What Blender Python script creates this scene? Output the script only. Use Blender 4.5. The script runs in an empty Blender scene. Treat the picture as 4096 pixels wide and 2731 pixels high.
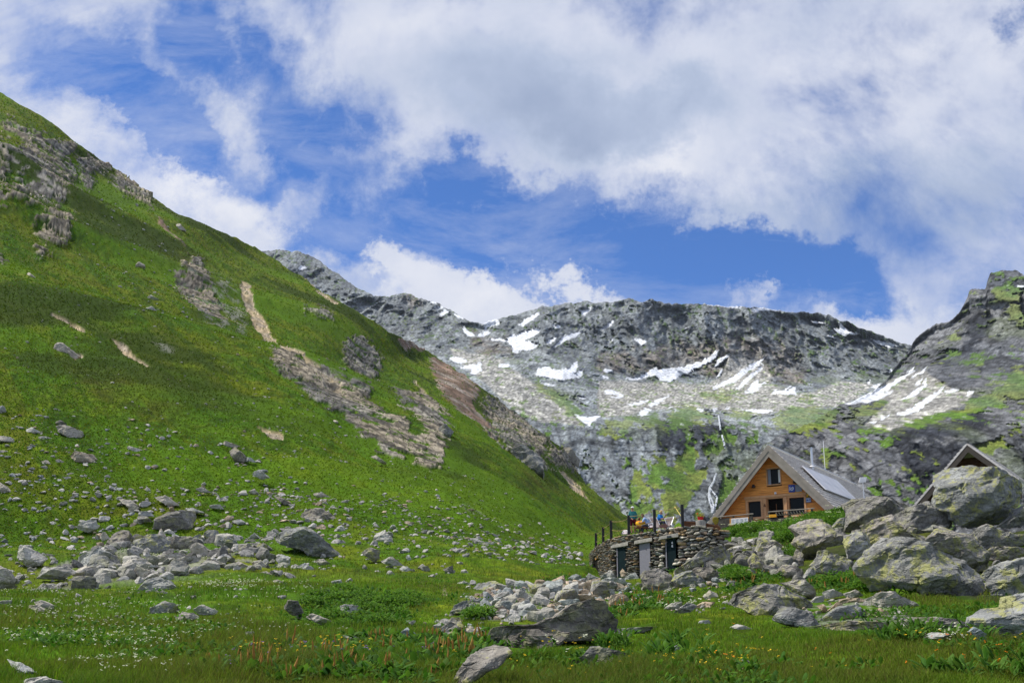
import bpy, bmesh, math, random
import numpy as np
from mathutils import Vector, Matrix
C = bpy.context.scene.collection
R = math.radians
rng = np.random.default_rng(7)
random.seed(7)

# ---------------------------------------------------------------- camera
F_PX, CX, CY, PITCH = 1000.0, 512.0, 427.0, R(12)
EYE = np.array([0.0, 0.0, 1.7])
cp_, sp_ = math.cos(PITCH), math.sin(PITCH)

def rays(u, v):
    """world direction per unit of forward (Y) distance through a point of the photograph"""
    x = (np.asarray(u, float) - CX) / F_PX
    y = -(np.asarray(v, float) - CY) / F_PX
    Y = cp_ - sp_ * y
    Z = sp_ + cp_ * y
    return np.stack([x / Y, np.ones_like(Y), Z / Y], -1)

def P3(u, v, Y):
    return EYE + rays(u, v) * np.asarray(Y, float)[..., None]

def at(u, v, Y):
    p = P3(np.array(u), np.array(v), np.array(Y, float))
    return Vector(p.tolist())

def project(p):
    p = np.asarray(p, float) - EYE
    d = p[..., 1] * cp_ + p[..., 2] * sp_
    h = -p[..., 1] * sp_ + p[..., 2] * cp_
    return CX + F_PX * p[..., 0] / d, CY - F_PX * h / d, d

cam_d = bpy.data.cameras.new('camera')
cam = bpy.data.objects.new('camera', cam_d)
C.objects.link(cam)
cam.location = EYE
cam.rotation_euler = (R(90) + PITCH, 0, 0)
cam_d.sensor_width = 36.0
cam_d.lens = 36.0 * F_PX / 1024.0
cam_d.shift_y = (CY - 341.0) / 1024.0
cam_d.clip_start = 0.1
cam_d.clip_end = 60000
bpy.context.scene.camera = cam

# frames of the photograph that outlines were measured in: (x0, y0, scale) -> 1024 wide
FR = dict(F=(0, 0, 1.7415), Z1=(2250, 1700, .41463), Z2=(2750, 1750, .31888), Z3=(2900, 1750, .5085),
          Z4=(1700, 2200, .55272), Z5=(2800, 2200, .55102), Z6=(0, 1900, .59524), Z7=(900, 1900, .63776),
          A1=(1000, 950, .68027), A2=(2400, 950, .72109), A3=(0, 350, .60578), A4=(0, 1200, .59524),
          A5=(1000, 1300, .63776), G1=(1900, 1650, .46769), T1=(2480, 1980, .17007), T2=(2800, 1980, .21259),
          T3=(2350, 2050, .17219), H1=(3050, 1780, .19133))

def px(fr, pts):
    a = np.asarray(pts, float)
    x0, y0, s = FR[fr]
    return np.stack([(x0 + a[..., 0] * s) / 4, (y0 + a[..., 1] * s) / 4], -1)

# ---------------------------------------------------------------- noise
_perm = np.random.default_rng(3).permutation(256)
_perm = np.concatenate([_perm, _perm, _perm])
_g = np.random.default_rng(4).normal(size=(256, 3))
_g /= np.linalg.norm(_g, axis=1)[:, None]

def perlin(p):
    p = np.asarray(p, float)
    i = np.floor(p).astype(np.int64)
    f = p - i
    i &= 255
    w = f * f * f * (f * (f * 6 - 15) + 10)
    out = 0
    for dx in (0, 1):
        wx = w[..., 0] if dx else 1 - w[..., 0]
        a = _perm[i[..., 0] + dx]
        for dy in (0, 1):
            wy = w[..., 1] if dy else 1 - w[..., 1]
            b = _perm[a + i[..., 1] + dy]
            for dz in (0, 1):
                wz = w[..., 2] if dz else 1 - w[..., 2]
                g = _g[_perm[b + i[..., 2] + dz] & 255]
                d = g[..., 0] * (f[..., 0] - dx) + g[..., 1] * (f[..., 1] - dy) + g[..., 2] * (f[..., 2] - dz)
                out = out + wx * wy * wz * d
    return out * 1.5

def fbm(p, octv=5, gain=.5, lac=2.03):
    s, a = 0, 1.0
    p = np.asarray(p, float)
    for k in range(octv):
        s = s + a * perlin(p + 17.3 * k)
        p = p * lac
        a *= gain
    return s

def ridged(p, octv=5, gain=.55, lac=2.1):
    s, a, w = 0, 1.0, 1.0
    p = np.asarray(p, float)
    for k in range(octv):
        n = 1 - np.abs(perlin(p + 9.1 * k)) * 2
        n = np.clip(n, 0, 1) ** 1.6
        s = s + a * n * w
        w = np.clip(n * 1.3, 0, 1)
        p = p * lac
        a *= gain
    return s

def sstep(a, b, x):
    t = np.clip((x - a) / (b - a), 0, 1)
    return t * t * (3 - 2 * t)

def mix(a, b, t):
    a, b = np.asarray(a, float), np.asarray(b, float)
    t = np.asarray(t)[..., None]
    return a * (1 - t) + b * t

# ---------------------------------------------------------------- outlines -> soft masks over the view
MW, MH = 2048, 1366
def blur(m, s):
    r = max(1, int(s * 2.5))
    k = np.exp(-.5 * (np.arange(-r, r + 1) / s) ** 2)
    k /= k.sum()
    for ax in (0, 1):
        m = np.apply_along_axis(lambda q: np.convolve(q, k, 'same'), ax, m)
    return m

def raster(polys):
    m = np.zeros((MH, MW))
    for q in polys:
        q = np.asarray(q, float) * 2
        x0, y0 = np.floor(q.min(0)).astype(int)
        x1, y1 = np.ceil(q.max(0)).astype(int)
        x0, y0, x1, y1 = max(x0, 0), max(y0, 0), min(x1, MW - 1), min(y1, MH - 1)
        if x1 <= x0 or y1 <= y0:
            continue
        gx, gy = np.meshgrid(np.arange(x0, x1 + 1) + .5, np.arange(y0, y1 + 1) + .5)
        ins = np.zeros(gx.shape, bool)
        for k in range(len(q)):
            a, b = q[k], q[k - 1]
            c = (a[1] > gy) != (b[1] > gy)
            with np.errstate(divide='ignore', invalid='ignore'):
                t = (b[0] - a[0]) * (gy - a[1]) / (b[1] - a[1]) + a[0]
            ins ^= c & (gx < t)
        m[y0:y1 + 1, x0:x1 + 1] = np.maximum(m[y0:y1 + 1, x0:x1 + 1], ins)
    return m

def sample(m, u, v):
    x = np.clip(np.asarray(u) * 2 - .5, 0, MW - 1.001)
    y = np.clip(np.asarray(v) * 2 - .5, 0, MH - 1.001)
    xi, yi = x.astype(int), y.astype(int)
    fx, fy = x - xi, y - yi
    return (m[yi, xi] * (1 - fx) + m[yi, xi + 1] * fx) * (1 - fy) + (m[yi + 1, xi] * (1 - fx) + m[yi + 1, xi + 1] * fx) * fy

# ---------------------------------------------------------------- objects
def tag(o, label=None, cat=None, group=None, kind=None):
    if label: o['label'] = label
    if cat: o['category'] = cat
    if group: o['group'] = group
    if kind: o['kind'] = kind
    return o

def np_mesh(name, V, faces, mat=None, col=None, smooth=True, uv=None):
    """faces: (n,k) int array, or a list of such arrays"""
    me = bpy.data.meshes.new(name)
    V = np.asarray(V, np.float32)
    fl = faces if isinstance(faces, list) else [faces]
    fl = [np.asarray(f, np.int32) for f in fl if len(f)]
    nl = sum(f.size for f in fl)
    nf = sum(len(f) for f in fl)
    me.vertices.add(len(V)); me.vertices.foreach_set('co', V.ravel())
    me.loops.add(nl); me.loops.foreach_set('vertex_index', np.concatenate([f.ravel() for f in fl]))
    me.polygons.add(nf)
    tot = np.concatenate([np.full(len(f), f.shape[1], np.int32) for f in fl])
    st = np.concatenate([[0], np.cumsum(tot)[:-1]]).astype(np.int32)
    me.polygons.foreach_set('loop_start', st)
    me.polygons.foreach_set('loop_total', tot)
    me.polygons.foreach_set('use_smooth', np.full(nf, bool(smooth)))
    me.update(calc_edges=True)
    if col is not None:
        c = np.ones((len(V), 4), np.float32)
        c[:, :3] = np.clip(col, 0, 1)
        at_ = me.color_attributes.new('Col', 'FLOAT_COLOR', 'POINT')
        at_.data.foreach_set('color', c.ravel())
    if mat: me.materials.append(mat)
    return me

def link(name, me, parent=None):
    o = bpy.data.objects.new(name, me)
    C.objects.link(o)
    if parent: o.parent = parent
    return o

def grid_faces(nr, nc):
    i = np.arange(nr - 1)[:, None] * nc + np.arange(nc - 1)[None]
    i = i.ravel()
    return np.stack([i, i + 1, i + nc + 1, i + nc], 1)

# ---------------------------------------------------------------- materials
class NT:
    def __init__(s, nt):
        s.nt = nt
    def n(s, typ, **kw):
        x = s.nt.nodes.new(typ)
        for k, val in kw.items():
            setattr(x, k, val)
        return x
    def l(s, a, b):
        s.nt.links.new(a, b)
    def math(s, op, a, b=None, c=None, clamp=False):
        x = s.n('ShaderNodeMath', operation=op, use_clamp=clamp)
        for k, q in enumerate((a, b, c)):
            if q is None: continue
            if isinstance(q, (int, float)): x.inputs[k].default_value = q
            else: s.l(q, x.inputs[k])
        return x.outputs[0]
    def ramp(s, f, stops, interp='LINEAR'):
        x = s.n('ShaderNodeValToRGB')
        x.color_ramp.interpolation = interp
        e = x.color_ramp.elements
        while len(e) < len(stops): e.new(.5)
        for k, (p, c) in enumerate(stops):
            e[k].position = p
            e[k].color = (*c, 1) if not isinstance(c, (int, float)) else (c, c, c, 1)
        s.l(f, x.inputs[0])
        return x.outputs[0]
    def mixc(s, f, a, b, blend='MIX'):
        x = s.n('ShaderNodeMix', data_type='RGBA', blend_type=blend)
        for k, q in ((0, f), (6, a), (7, b)):
            if isinstance(q, (int, float)): x.inputs[k].default_value = q
            elif isinstance(q, tuple): x.inputs[k].default_value = (*q, 1)
            else: s.l(q, x.inputs[k])
        return x.outputs[2]
    def noise(s, vec, scale, detail=4, rough=.55, dist=0, out=0):
        x = s.n('ShaderNodeTexNoise')
        x.inputs['Scale'].default_value = scale
        x.inputs['Detail'].default_value = detail
        x.inputs['Roughness'].default_value = rough
        x.inputs['Distortion'].default_value = dist
        if vec is not None: s.l(vec, x.inputs['Vector'])
        return x.outputs[out]
    def bump(s, h, strength=.5, dist=.1, normal=None):
        x = s.n('ShaderNodeBump')
        x.inputs['Strength'].default_value = strength
        x.inputs['Distance'].default_value = dist
        s.l(h, x.inputs['Height'])
        if normal is not None: s.l(normal, x.inputs['Normal'])
        return x.outputs[0]

def new_mat(name, rough=.8, spec=.3):
    m = bpy.data.materials.new(name)
    m.use_nodes = True
    t = NT(m.node_tree)
    b = m.node_tree.nodes['Principled BSDF']
    b.inputs['Roughness'].default_value = rough
    b.inputs['Specular IOR Level'].default_value = spec
    return m, t, b

def plain(name, col, rough=.7, spec=.3, metal=0, var=.12, scale=6.0, bump=.0, stretch=None):
    """one colour with a little procedural variation"""
    m, t, b = new_mat(name, rough, spec)
    tc = t.n('ShaderNodeTexCoord')
    vec = tc.outputs['Object']
    if stretch:
        mp = t.n('ShaderNodeMapping'); mp.inputs['Scale'].default_value = stretch
        t.l(vec, mp.inputs['Vector']); vec = mp.outputs[0]
    nz = t.noise(vec, scale, 5, .6)
    c0 = tuple(max(0, x * (1 - var * 1.6)) for x in col)
    c1 = tuple(min(1, x * (1 + var * 1.6)) for x in col)
    t.l(t.ramp(nz, [(.3, c0), (.7, c1)]), b.inputs['Base Color'])
    b.inputs['Metallic'].default_value = metal
    if bump:
        t.l(t.bump(nz, bump, .02), b.inputs['Normal'])
    return m
# ---------------------------------------------------------------- light, sky
SUN_EL, SUN_AZ = R(57), R(-80)          # azimuth from the view direction (+Y), negative = from the left
sun_d = bpy.data.lights.new('sun', 'SUN')
sun_d.energy = 5.0
sun_d.angle = R(.55)
sun_d.color = (1.0, .95, .86)
sun = bpy.data.objects.new('sun', sun_d)
C.objects.link(sun)
sdir = Vector((math.sin(SUN_AZ) * math.cos(SUN_EL), math.cos(SUN_AZ) * math.cos(SUN_EL), math.sin(SUN_EL)))
sun.rotation_euler = sdir.to_track_quat('Z', 'Y').to_euler()

w = bpy.data.worlds.new('World')
bpy.context.scene.world = w
w.use_nodes = True
t = NT(w.node_tree)
bg = w.node_tree.nodes['Background']
sky = t.n('ShaderNodeTexSky', sky_type='NISHITA')
sky.sun_disc = False
sky.sun_elevation = SUN_EL
sky.sun_rotation = SUN_AZ
sky.altitude = 2300
sky.air_density = 1.0
sky.dust_density = .3
sky.ozone_density = 3.0
STR = .10
tc = t.n('ShaderNodeTexCoord')
sep = t.n('ShaderNodeSeparateXYZ'); t.l(tc.outputs['Generated'], sep.inputs[0])
dx, dy, dz = sep.outputs
dyc = t.math('MAXIMUM', dy, .12)
p = t.math('DIVIDE', dx, dyc)
q = t.math('DIVIDE', dz, dyc)
cmb = t.n('ShaderNodeCombineXYZ'); t.l(p, cmb.inputs[0]); t.l(q, cmb.inputs[1])
pv = cmb.outputs[0]
# ragged edges: push the lookup about with noise
wn = t.n('ShaderNodeTexNoise'); wn.inputs['Scale'].default_value = 4.2; wn.inputs['Detail'].default_value = 8; wn.inputs['Roughness'].default_value = .66
t.l(pv, wn.inputs['Vector'])
vs = t.n('ShaderNodeVectorMath', operation='SUBTRACT'); t.l(wn.outputs['Color'], vs.inputs[0]); vs.inputs[1].default_value = (.5, .5, .5)
vm = t.n('ShaderNodeVectorMath', operation='MULTIPLY_ADD'); t.l(vs.outputs[0], vm.inputs[0]); vm.inputs[1].default_value = (.34, .34, 0); t.l(pv, vm.inputs[2])
wp = vm.outputs[0]
def qp(F):
    d = rays(np.array(F[0] * .43537), np.array(F[1] * .43537))
    return d[0], d[2]
def blobs(lst):
    acc = None
    for (cx, cy, rx, ry, ang, amp) in lst:
        c = qp((cx, cy)); ex = qp((cx + rx, cy)); ey = qp((cx, cy - ry))
        mp = t.n('ShaderNodeMapping', vector_type='TEXTURE')
        mp.inputs['Location'].default_value = (c[0], c[1], 0)
        mp.inputs['Rotation'].default_value = (0, 0, R(-ang))
        mp.inputs['Scale'].default_value = (abs(ex[0] - c[0]), abs(ey[1] - c[1]), 1)
        t.l(wp, mp.inputs['Vector'])
        g = t.n('ShaderNodeTexGradient', gradient_type='SPHERICAL'); t.l(mp.outputs[0], g.inputs[0])
        acc = t.math('MULTIPLY_ADD', g.outputs['Fac'], amp * (.7 if amp < 0 else 1), acc if acc is not None else 0.0)
    return acc
GAPS = [(200, 140, 330, 150, 38, -1.5), (350, 235, 260, 100, 32, -1.3), (500, 75, 130, 220, -20, -1.3), (470, 290, 200, 85, 38, -1.0),
        (640, 130, 160, 110, 25, -.75), (740, 250, 200, 130, 15, -1.1), (730, 350, 130, 130, 0, -.9), (620, 405, 120, 80, 20, -.7),
        (680, 545, 170, 110, 10, -1.1), (880, 520, 330, 120, 5, -1.3), (1060, 460, 260, 110, 8, -1.2), (1240, 500, 300, 130, 5, -1.35),
        (1420, 600, 460, 130, 2, -1.6), (1700, 620, 420, 130, 3, -1.6), (1900, 590, 220, 90, 10, -1.0), (1980, 690, 200, 90, 15, -1.1),
        (1500, 430, 130, 70, 20, -.6), (1560, 520, 260, 70, 15, -.8), (1060, 30, 120, 70, 30, -.6), (2330, 60, 60, 60, 0, -.8), (1200, 600, 300, 80, 0, -.5),
        (860, 590, 60, 70, -20, 1.5), (1000, 640, 190, 110, -10, 1.5), (1160, 650, 230, 110, 8, 1.6), (1340, 690, 130, 70, 0, 1.0), (1100, 715, 200, 60, 0, 1.0),
        (1680, 690, 60, 40, 0, .9), (420, 420, 420, 170, 36, .8), (600, 260, 160, 110, 0, .5), (1500, 200, 900, 300, 8, 1.0), (2050, 760, 280, 90, -12, 1.2),
        (700, 480, 120, 60, 20, .35)]
dens = blobs(GAPS)
n1 = t.noise(pv, 3.0, 10, .64, .4)
n1s = t.math('MULTIPLY_ADD', n1, 2.0, -1.0)
n3 = t.noise(pv, 11.0, 6, .6, .3)
base = t.math('ADD', t.math('MULTIPLY_ADD', n3, 1.5, -.75), t.math('ADD', dens, .62))
d1 = t.math('MULTIPLY_ADD', n1s, 2.0, base)
mr = t.n('ShaderNodeMapRange', interpolation_type='SMOOTHSTEP')
mr.inputs['From Min'].default_value = -.35; mr.inputs['From Max'].default_value = 1.12
t.l(d1, mr.inputs['Value'])
mpw = t.n('ShaderNodeMapping'); mpw.inputs['Scale'].default_value = (2.2, 6.5, 1); mpw.inputs['Rotation'].default_value = (0, 0, -.35); t.l(pv, mpw.inputs[0])
wsp = t.ramp(t.noise(mpw.outputs[0], 1.6, 9, .66, .5), [(.45, 0), (.74, .5)])
cover = t.math('MAXIMUM', mr.outputs[0], wsp)
# cloud brightness: thick parts have grey bellies
GREY = [(1180, 190, 520, 200, 5, 1.0), (1980, 430, 560, 170, -4, 1.1), (1500, 235, 420, 110, -6, .7), (1250, 320, 300, 120, 10, .5), (300, 460, 200, 60, 30, .3),
        (1560, 390, 260, 80, 5, -1.0), (430, 400, 320, 120, 34, -.9), (150, 300, 260, 110, 30, -.5), (2100, 120, 420, 140, -10, -.5), (700, 90, 200, 120, 0, -.3), (1100, 640, 300, 120, 0, -.7)]
gr = blobs(GREY)
n2 = t.noise(pv, 3.4, 6, .55)
g2 = t.math('MULTIPLY_ADD', n3, 1.1, t.math('MULTIPLY_ADD', n2, 1.3, t.math('SUBTRACT', gr, .75)))
ccol = t.ramp(t.math('MULTIPLY_ADD', g2, .5, .12, clamp=True), [(0, (.80, .81, .86)), (.35, (.61, .65, .77)), (.65, (.44, .51, .665)), (1, (.33, .40, .56))])
skm = t.n('ShaderNodeVectorMath', operation='MULTIPLY'); t.l(sky.outputs[0], skm.inputs[0]); skm.inputs[1].default_value = (STR * .62, STR * 1.0, STR * 1.50)
allc = t.mixc(cover, skm.outputs[0], ccol)
t.l(allc, bg.inputs['Color'])
bg.inputs['Strength'].default_value = 1.0
vset = bpy.context.scene.view_settings
vset.view_transform = 'Standard'; vset.look = 'None'; vset.exposure = .12; vset.gamma = 1; vset.use_curve_mapping = False
sc = bpy.context.scene
sc.cycles.max_bounces = 5
sc.cycles.diffuse_bounces = 3
sc.cycles.glossy_bounces = 2
sc.cycles.transparent_max_bounces = 4
# ---------------------------------------------------------------- the valley floor and the green spur: one sheet of ground
SKY_F = [(-640, 60), (-200, 150), (0, 215), (60, 245), (120, 280), (180, 330), (250, 378), (340, 440), (410, 490), (470, 512), (530, 538), (590, 570),
         (640, 600), (700, 640), (760, 685), (830, 722), (900, 762), (950, 790), (1000, 815), (1050, 850), (1100, 887), (1130, 908), (1175, 945),
         (1210, 968), (1250, 1003), (1290, 1030), (1320, 1068), (1345, 1110), (1385, 1150), (1440, 1192), (1500, 1222), (1640, 1204), (1720, 1208),
         (1815, 1205), (1850, 1190), (1906, 1177), (1952, 1174), (1995, 1222), (2100, 1228), (2352, 1228), (3000, 1220)]
sky_u = np.array([a * .43537 for a, b in SKY_F]); sky_v = np.array([b * .43537 for a, b in SKY_F])
NEAR = [(960, 2.6), (760, 5.6), (690, 8.6), (650, 13), (620, 20), (600, 28), (580, 38), (560, 52), (540, 68)]
def tabl(l): return l
COLS = {
    -280: NEAR + [(20, 240)], 0: NEAR + [(94, 300)], 150: NEAR + [(192, 340)], 300: NEAR + [(265, 420)], 450: NEAR + [(365, 480)],
    520: [(960, 2.6), (760, 5.6), (690, 8.6), (650, 13), (620, 20), (600, 29), (580, 42), (560, 60), (540, 80), (415, 510)],
    590: [(960, 2.6), (760, 5.6), (690, 8.6), (650, 13), (620, 20), (600, 30), (585, 44), (575, 56), (560, 74), (540, 120), (480, 535)],
    640: [(960, 2.6), (760, 5.6), (690, 8.6), (650, 13), (620, 19), (600, 27), (585, 38), (573, 54), (560, 75), (545, 150), (532, 480)],
    720: [(960, 2.6), (760, 5.5), (690, 8.4), (650, 12.5), (620, 18), (600, 24), (585, 30), (570, 38), (555, 46), (540, 54), (525, 64), (519, 72), (512, 100)],
    800: [(960, 2.6), (760, 5.4), (690, 8.3), (650, 12), (620, 17), (600, 21.5), (580, 28), (560, 36), (540, 46), (520, 60), (505, 76)],
    900: [(960, 2.6), (760, 5.3), (690, 8.2), (650, 11.5), (620, 16), (600, 20), (580, 25), (560, 30), (540, 36), (520, 46), (507, 60)],
    1040: [(960, 2.6), (760, 5.3), (690, 8.0), (650, 11), (620, 15), (600, 19), (580, 23), (560, 28), (540, 34), (520, 43), (500, 58)],
    1310: [(960, 2.6), (760, 5.3), (690, 8.0), (650, 11), (620, 15), (600, 19), (580, 23), (560, 28), (540, 34), (520, 43), (495, 60)],
}
def _far(y): return float(y * np.interp(math.log(y), [math.log(q) for q in (2.6, 5.6, 8.6, 13, 20, 28, 38, 52, 68, 105, 300, 550)], [1.9, 1.8, 1.63, 1.5, 1.4, 1.35, 1.32, 1.29, 1.27, 1.2, 1.1, 1.0]))
COLS = {k: [(a, _far(b)) for a, b in l] for k, l in COLS.items()}
def depth_fn(cols, su=5.5):
    ku = np.array(sorted(cols), float)
    vs = np.arange(-40, 1000, 2.0)
    tab = []
    for k in sorted(cols):
        l = sorted(cols[k])
        lv = np.array([a for a, b in l], float); li = np.array([1 / b for a, b in l])
        sl = (li[1] - li[0]) / (lv[1] - lv[0])
        y = np.interp(vs, lv, li)
        y = np.where(vs < lv[0], np.maximum(li[0] + sl * (vs - lv[0]), li[0] * .8), y)
        kk = np.exp(-.5 * (np.arange(-8, 9) / 3.2) ** 2); kk /= kk.sum()
        y = np.exp(np.convolve(np.pad(np.log(y), 8, 'edge'), kk, 'valid'))
        tab.append(y)
    tab = np.array(tab)
    fine_u = np.arange(ku[0], ku[-1] + 1, 4.0)
    ft = np.stack([np.interp(fine_u, ku, tab[:, j]) for j in range(len(vs))], 1)
    hw = int(su * 2.6)
    kk = np.exp(-.5 * (np.arange(-hw, hw + 1) / su) ** 2); kk /= kk.sum()
    ft = np.stack([np.convolve(np.pad(ft[:, j], hw, 'edge'), kk, 'valid') for j in range(len(vs))], 1)
    def fn(u, v):
        x = np.clip((np.asarray(u) - fine_u[0]) / 4.0, 0, len(fine_u) - 1.001)
        y = np.clip((np.asarray(v) - vs[0]) / 2.0, 0, len(vs) - 1.001)
        xi, yi = x.astype(int), y.astype(int); fx, fy = x - xi, y - yi
        return 1 / ((ft[xi, yi] * (1 - fy) + ft[xi, yi + 1] * fy) * (1 - fx) + (ft[xi + 1, yi] * (1 - fy) + ft[xi + 1, yi + 1] * fy) * fx)
    return fn
gY = depth_fn(COLS)

gu = np.concatenate([np.arange(-280, -24, 8.0), np.arange(-24, 1048, 1.12), np.arange(1048, 1308, 8.0)])
NROW = 520
tt = np.linspace(0, 1, NROW)
tt = np.concatenate([-np.array([.9, .6, .42, .3, .22, .16, .11, .07, .035])[:], tt]) if False else tt
vb = 960.0
vsk = np.interp(gu, sky_u, sky_v)
# rows: a few below the picture, then even in v up to the skyline
vlow = np.array([960, 900, 850, 810, 780, 760, 745, 732, 722, 714, 707, 701, 696.0])
def row_v(u):
    s = np.interp(u, sky_u, sky_v)
    return np.concatenate([np.repeat(vlow[:, None], len(u), 1), 692 + (s - 692)[None] * tt[:, None]], 0)
GV = row_v(gu)
GU = np.repeat(gu[None], len(GV), 0)
GY = gY(GU, GV)
GP = P3(GU, GV, GY)

# ---- outlines of what lies bare on the spur
ROCK = [('A3', [(0, 200), (120, 225), (230, 280), (330, 330), (420, 340), (500, 390), (480, 440), (500, 560), (470, 640), (430, 700), (400, 710), (330, 670), (250, 640), (130, 620), (0, 610)]),
        ('A3', [(520, 460), (640, 460), (720, 510), (720, 540), (640, 570), (600, 640), (560, 650), (510, 600), (540, 560)]),
        ('A3', [(715, 575), (780, 550), (980, 660), (1020, 800), (960, 770), (880, 720), (790, 680)]),
        ('A3', [(0, 700), (100, 720), (290, 780), (280, 790), (150, 750), (0, 720)]),
        ('A3', [(240, 850), (370, 800), (500, 790), (480, 880), (440, 940), (380, 950), (320, 920), (250, 890)]),
        ('A3', [(210, 1010), (300, 990), (340, 1020), (280, 1040)]), ('A3', [(0, 1050), (30, 1070), (40, 1130), (0, 1130)]),
        ('A3', [(1250, 1100), (1320, 1120), (1370, 1220), (1390, 1300), (1450, 1380), (1500, 1480), (1420, 1490), (1300, 1420), (1270, 1350), (1180, 1290), (1170, 1200)]),
        ('A5', [(140, 190), (240, 190), (330, 260), (480, 320), (500, 350), (600, 370), (730, 430), (740, 470), (800, 540), (870, 600), (920, 620), (990, 660), (1000, 720), (960, 800), (900, 800), (840, 770), (760, 710), (650, 640), (560, 590), (470, 530), (380, 480), (290, 400), (230, 350), (150, 280)]),
        ('A5', [(830, 390), (900, 380), (1000, 440), (1080, 520), (1150, 550), (1200, 600), (1260, 650), (1240, 700), (1220, 780), (1220, 830), (1110, 860), (1040, 820), (1000, 770), (1000, 700), (1050, 720), (1080, 690), (1060, 620), (980, 560), (900, 480)]),
        ('A5', [(590, 100), (700, 60), (790, 150), (820, 240), (790, 300), (700, 260), (620, 220)]),
        ('A5', [(1450, 470), (1560, 460), (1640, 520), (1720, 540), (1760, 640), (1850, 720), (1870, 770), (1830, 800), (1840, 880), (1820, 950), (1720, 890), (1640, 820), (1590, 800), (1560, 740), (1480, 690), (1540, 650), (1500, 560)]),
        ('A5', [(1900, 760), (2000, 810), (2060, 860), (2060, 920), (1960, 880), (1900, 870), (1860, 800)]),
        ('A1', [(330, 400), (390, 400), (470, 450), (470, 480), (400, 460), (350, 440)])]
BROWN = [('A5', [(920, 80), (970, 80), (1110, 160), (1080, 180), (960, 140)]),
         ('A5', [(1120, 210), (1220, 220), (1300, 290), (1420, 380), (1440, 440), (1400, 470), (1430, 540), (1520, 620), (1480, 690), (1420, 640), (1330, 560), (1270, 480), (1210, 400), (1150, 310)]),
         ('A3', [(1040, 830), (1100, 890), (1200, 1000), (1250, 1080), (1200, 1030), (1120, 960), (1060, 890)])]
TAN = [('F', [(554, 634), (572, 652), (594, 700), (618, 742), (652, 796), (690, 832), (658, 828), (628, 790), (596, 744), (570, 692)]), ('F', [(690, 825), (760, 880), (800, 930), (770, 920), (700, 850)]),
       ('A3', [(1590, 1240), (1650, 1280), (1680, 1380), (1750, 1500), (1780, 1568), (1740, 1568), (1660, 1450), (1600, 1350)]),
       ('A4', [(1650, 0), (1740, 10), (1800, 100), (1850, 200), (1900, 290), (1960, 350), (2050, 410), (1990, 430), (1900, 350), (1870, 280), (1800, 160), (1700, 40)]),
       ('A4', [(330, 120), (400, 150), (560, 240), (560, 270), (460, 210), (380, 160)]), ('A4', [(740, 315), (830, 340), (960, 430), (1030, 500), (900, 420), (800, 360)]),
       ('A4', [(460, 390), (540, 385), (560, 410), (500, 420)]), ('A4', [(1720, 850), (1880, 880), (1900, 940), (1800, 920)]),
       ('A5', [(1920, 880), (1980, 930), (2060, 1010), (2140, 1090), (2220, 1150), (2130, 1110), (2030, 1020), (1950, 930)]),
       ('A5', [(1030, 330), (1060, 350), (1130, 430), (1090, 410)]), ('A1', [(310, 225), (390, 290), (540, 400), (500, 390), (400, 320)]),
       ('A5', [(1430, 640), (1500, 690), (1560, 760), (1500, 730)]),
       ('Z1', [(1400, 1000), (1530, 1030), (1560, 1130), (1500, 1150), (1420, 1060)]), ('Z7', [(1370, 755), (1400, 760), (1380, 785), (1360, 775)])]
SCREE = [('A4', [(1040, 330), (1100, 330), (1200, 420), (1100, 390)]), ('A5', [(1320, 1070), (1440, 1080), (1480, 1140), (1400, 1140)]),
         ('A3', [(1170, 1180), (1240, 1130), (1520, 1250), (1620, 1400), (1640, 1560), (1450, 1560), (1300, 1420)]), ('A5', [(480, 330), (720, 420), (740, 470), (560, 400)]),
         ('Z4', [(330, 330), (1100, 190), (1400, 250), (1400, 400), (900, 480), (500, 540), (200, 480)]), ('Z5', [(600, 350), (900, 290), (1560, 460), (1500, 560), (900, 580)]),
         ('Z6', [(250, 640), (700, 480), (1300, 480), (1800, 620), (1300, 680), (300, 730)])]
HOLES = [('A3', [(0, 260), (120, 310), (240, 390), (100, 380), (0, 350)]), ('A3', [(90, 480), (230, 530), (300, 560), (250, 570), (120, 570), (70, 580), (0, 575), (0, 520)])]
HEATH = [('A4', [(460, 500), (700, 480), (1000, 620), (1250, 720), (1300, 850), (1000, 800), (800, 740), (560, 600)]), ('A5', [(1000, 1050), (1900, 950), (2050, 1150), (1500, 1000)]),
         ('A5', [(560, 200), (820, 330), (1000, 450), (900, 480), (700, 380)]), ('A3', [(850, 900), (1250, 1000), (1400, 1200), (1150, 1150), (900, 1000)]),
         ('Z6', [(0, 700), (800, 740), (900, 860), (300, 900), (0, 860)]), ('Z7', [(1050, 620), (1700, 640), (1500, 760), (1100, 720)])]
def mask(l, s, holes=()):
    m = raster([px(f, q) for f, q in l])
    if holes: m *= 1 - raster([px(f, q) for f, q in holes])
    return blur(m, s)
wob = np.stack([fbm(GP * .06, 4), fbm(GP * .06 + 40, 4)], -1)
wu, wv = GU + wob[..., 0] * 6, GV + wob[..., 1] * 5
m_rock = sstep(.30, .46, .66 * sample(mask(ROCK, 2.2, HOLES), wu, wv) + .35 * fbm(GP * np.array([.2, .1, .3]) + 5, 5, .62) + .8 * fbm(GP * np.array([.35, .2, .75]) + 15, 4, .6))
m_rock *= sample(mask(ROCK, 5), GU, GV) > .02
m_brown = sstep(.3, .65, sample(mask(BROWN, 2.5), wu, wv) + .22 * fbm(GP * .12 + 8, 3))
m_tan = sstep(.3, .6, sample(mask(TAN, 1.2), GU + wob[..., 0] * 3, GV + wob[..., 1] * 3) + .3 * fbm(GP * .45, 4, .65))
m_tan *= sample(mask(TAN, 3), GU, GV) > .05
far = sstep(18, 70, GY)
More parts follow.
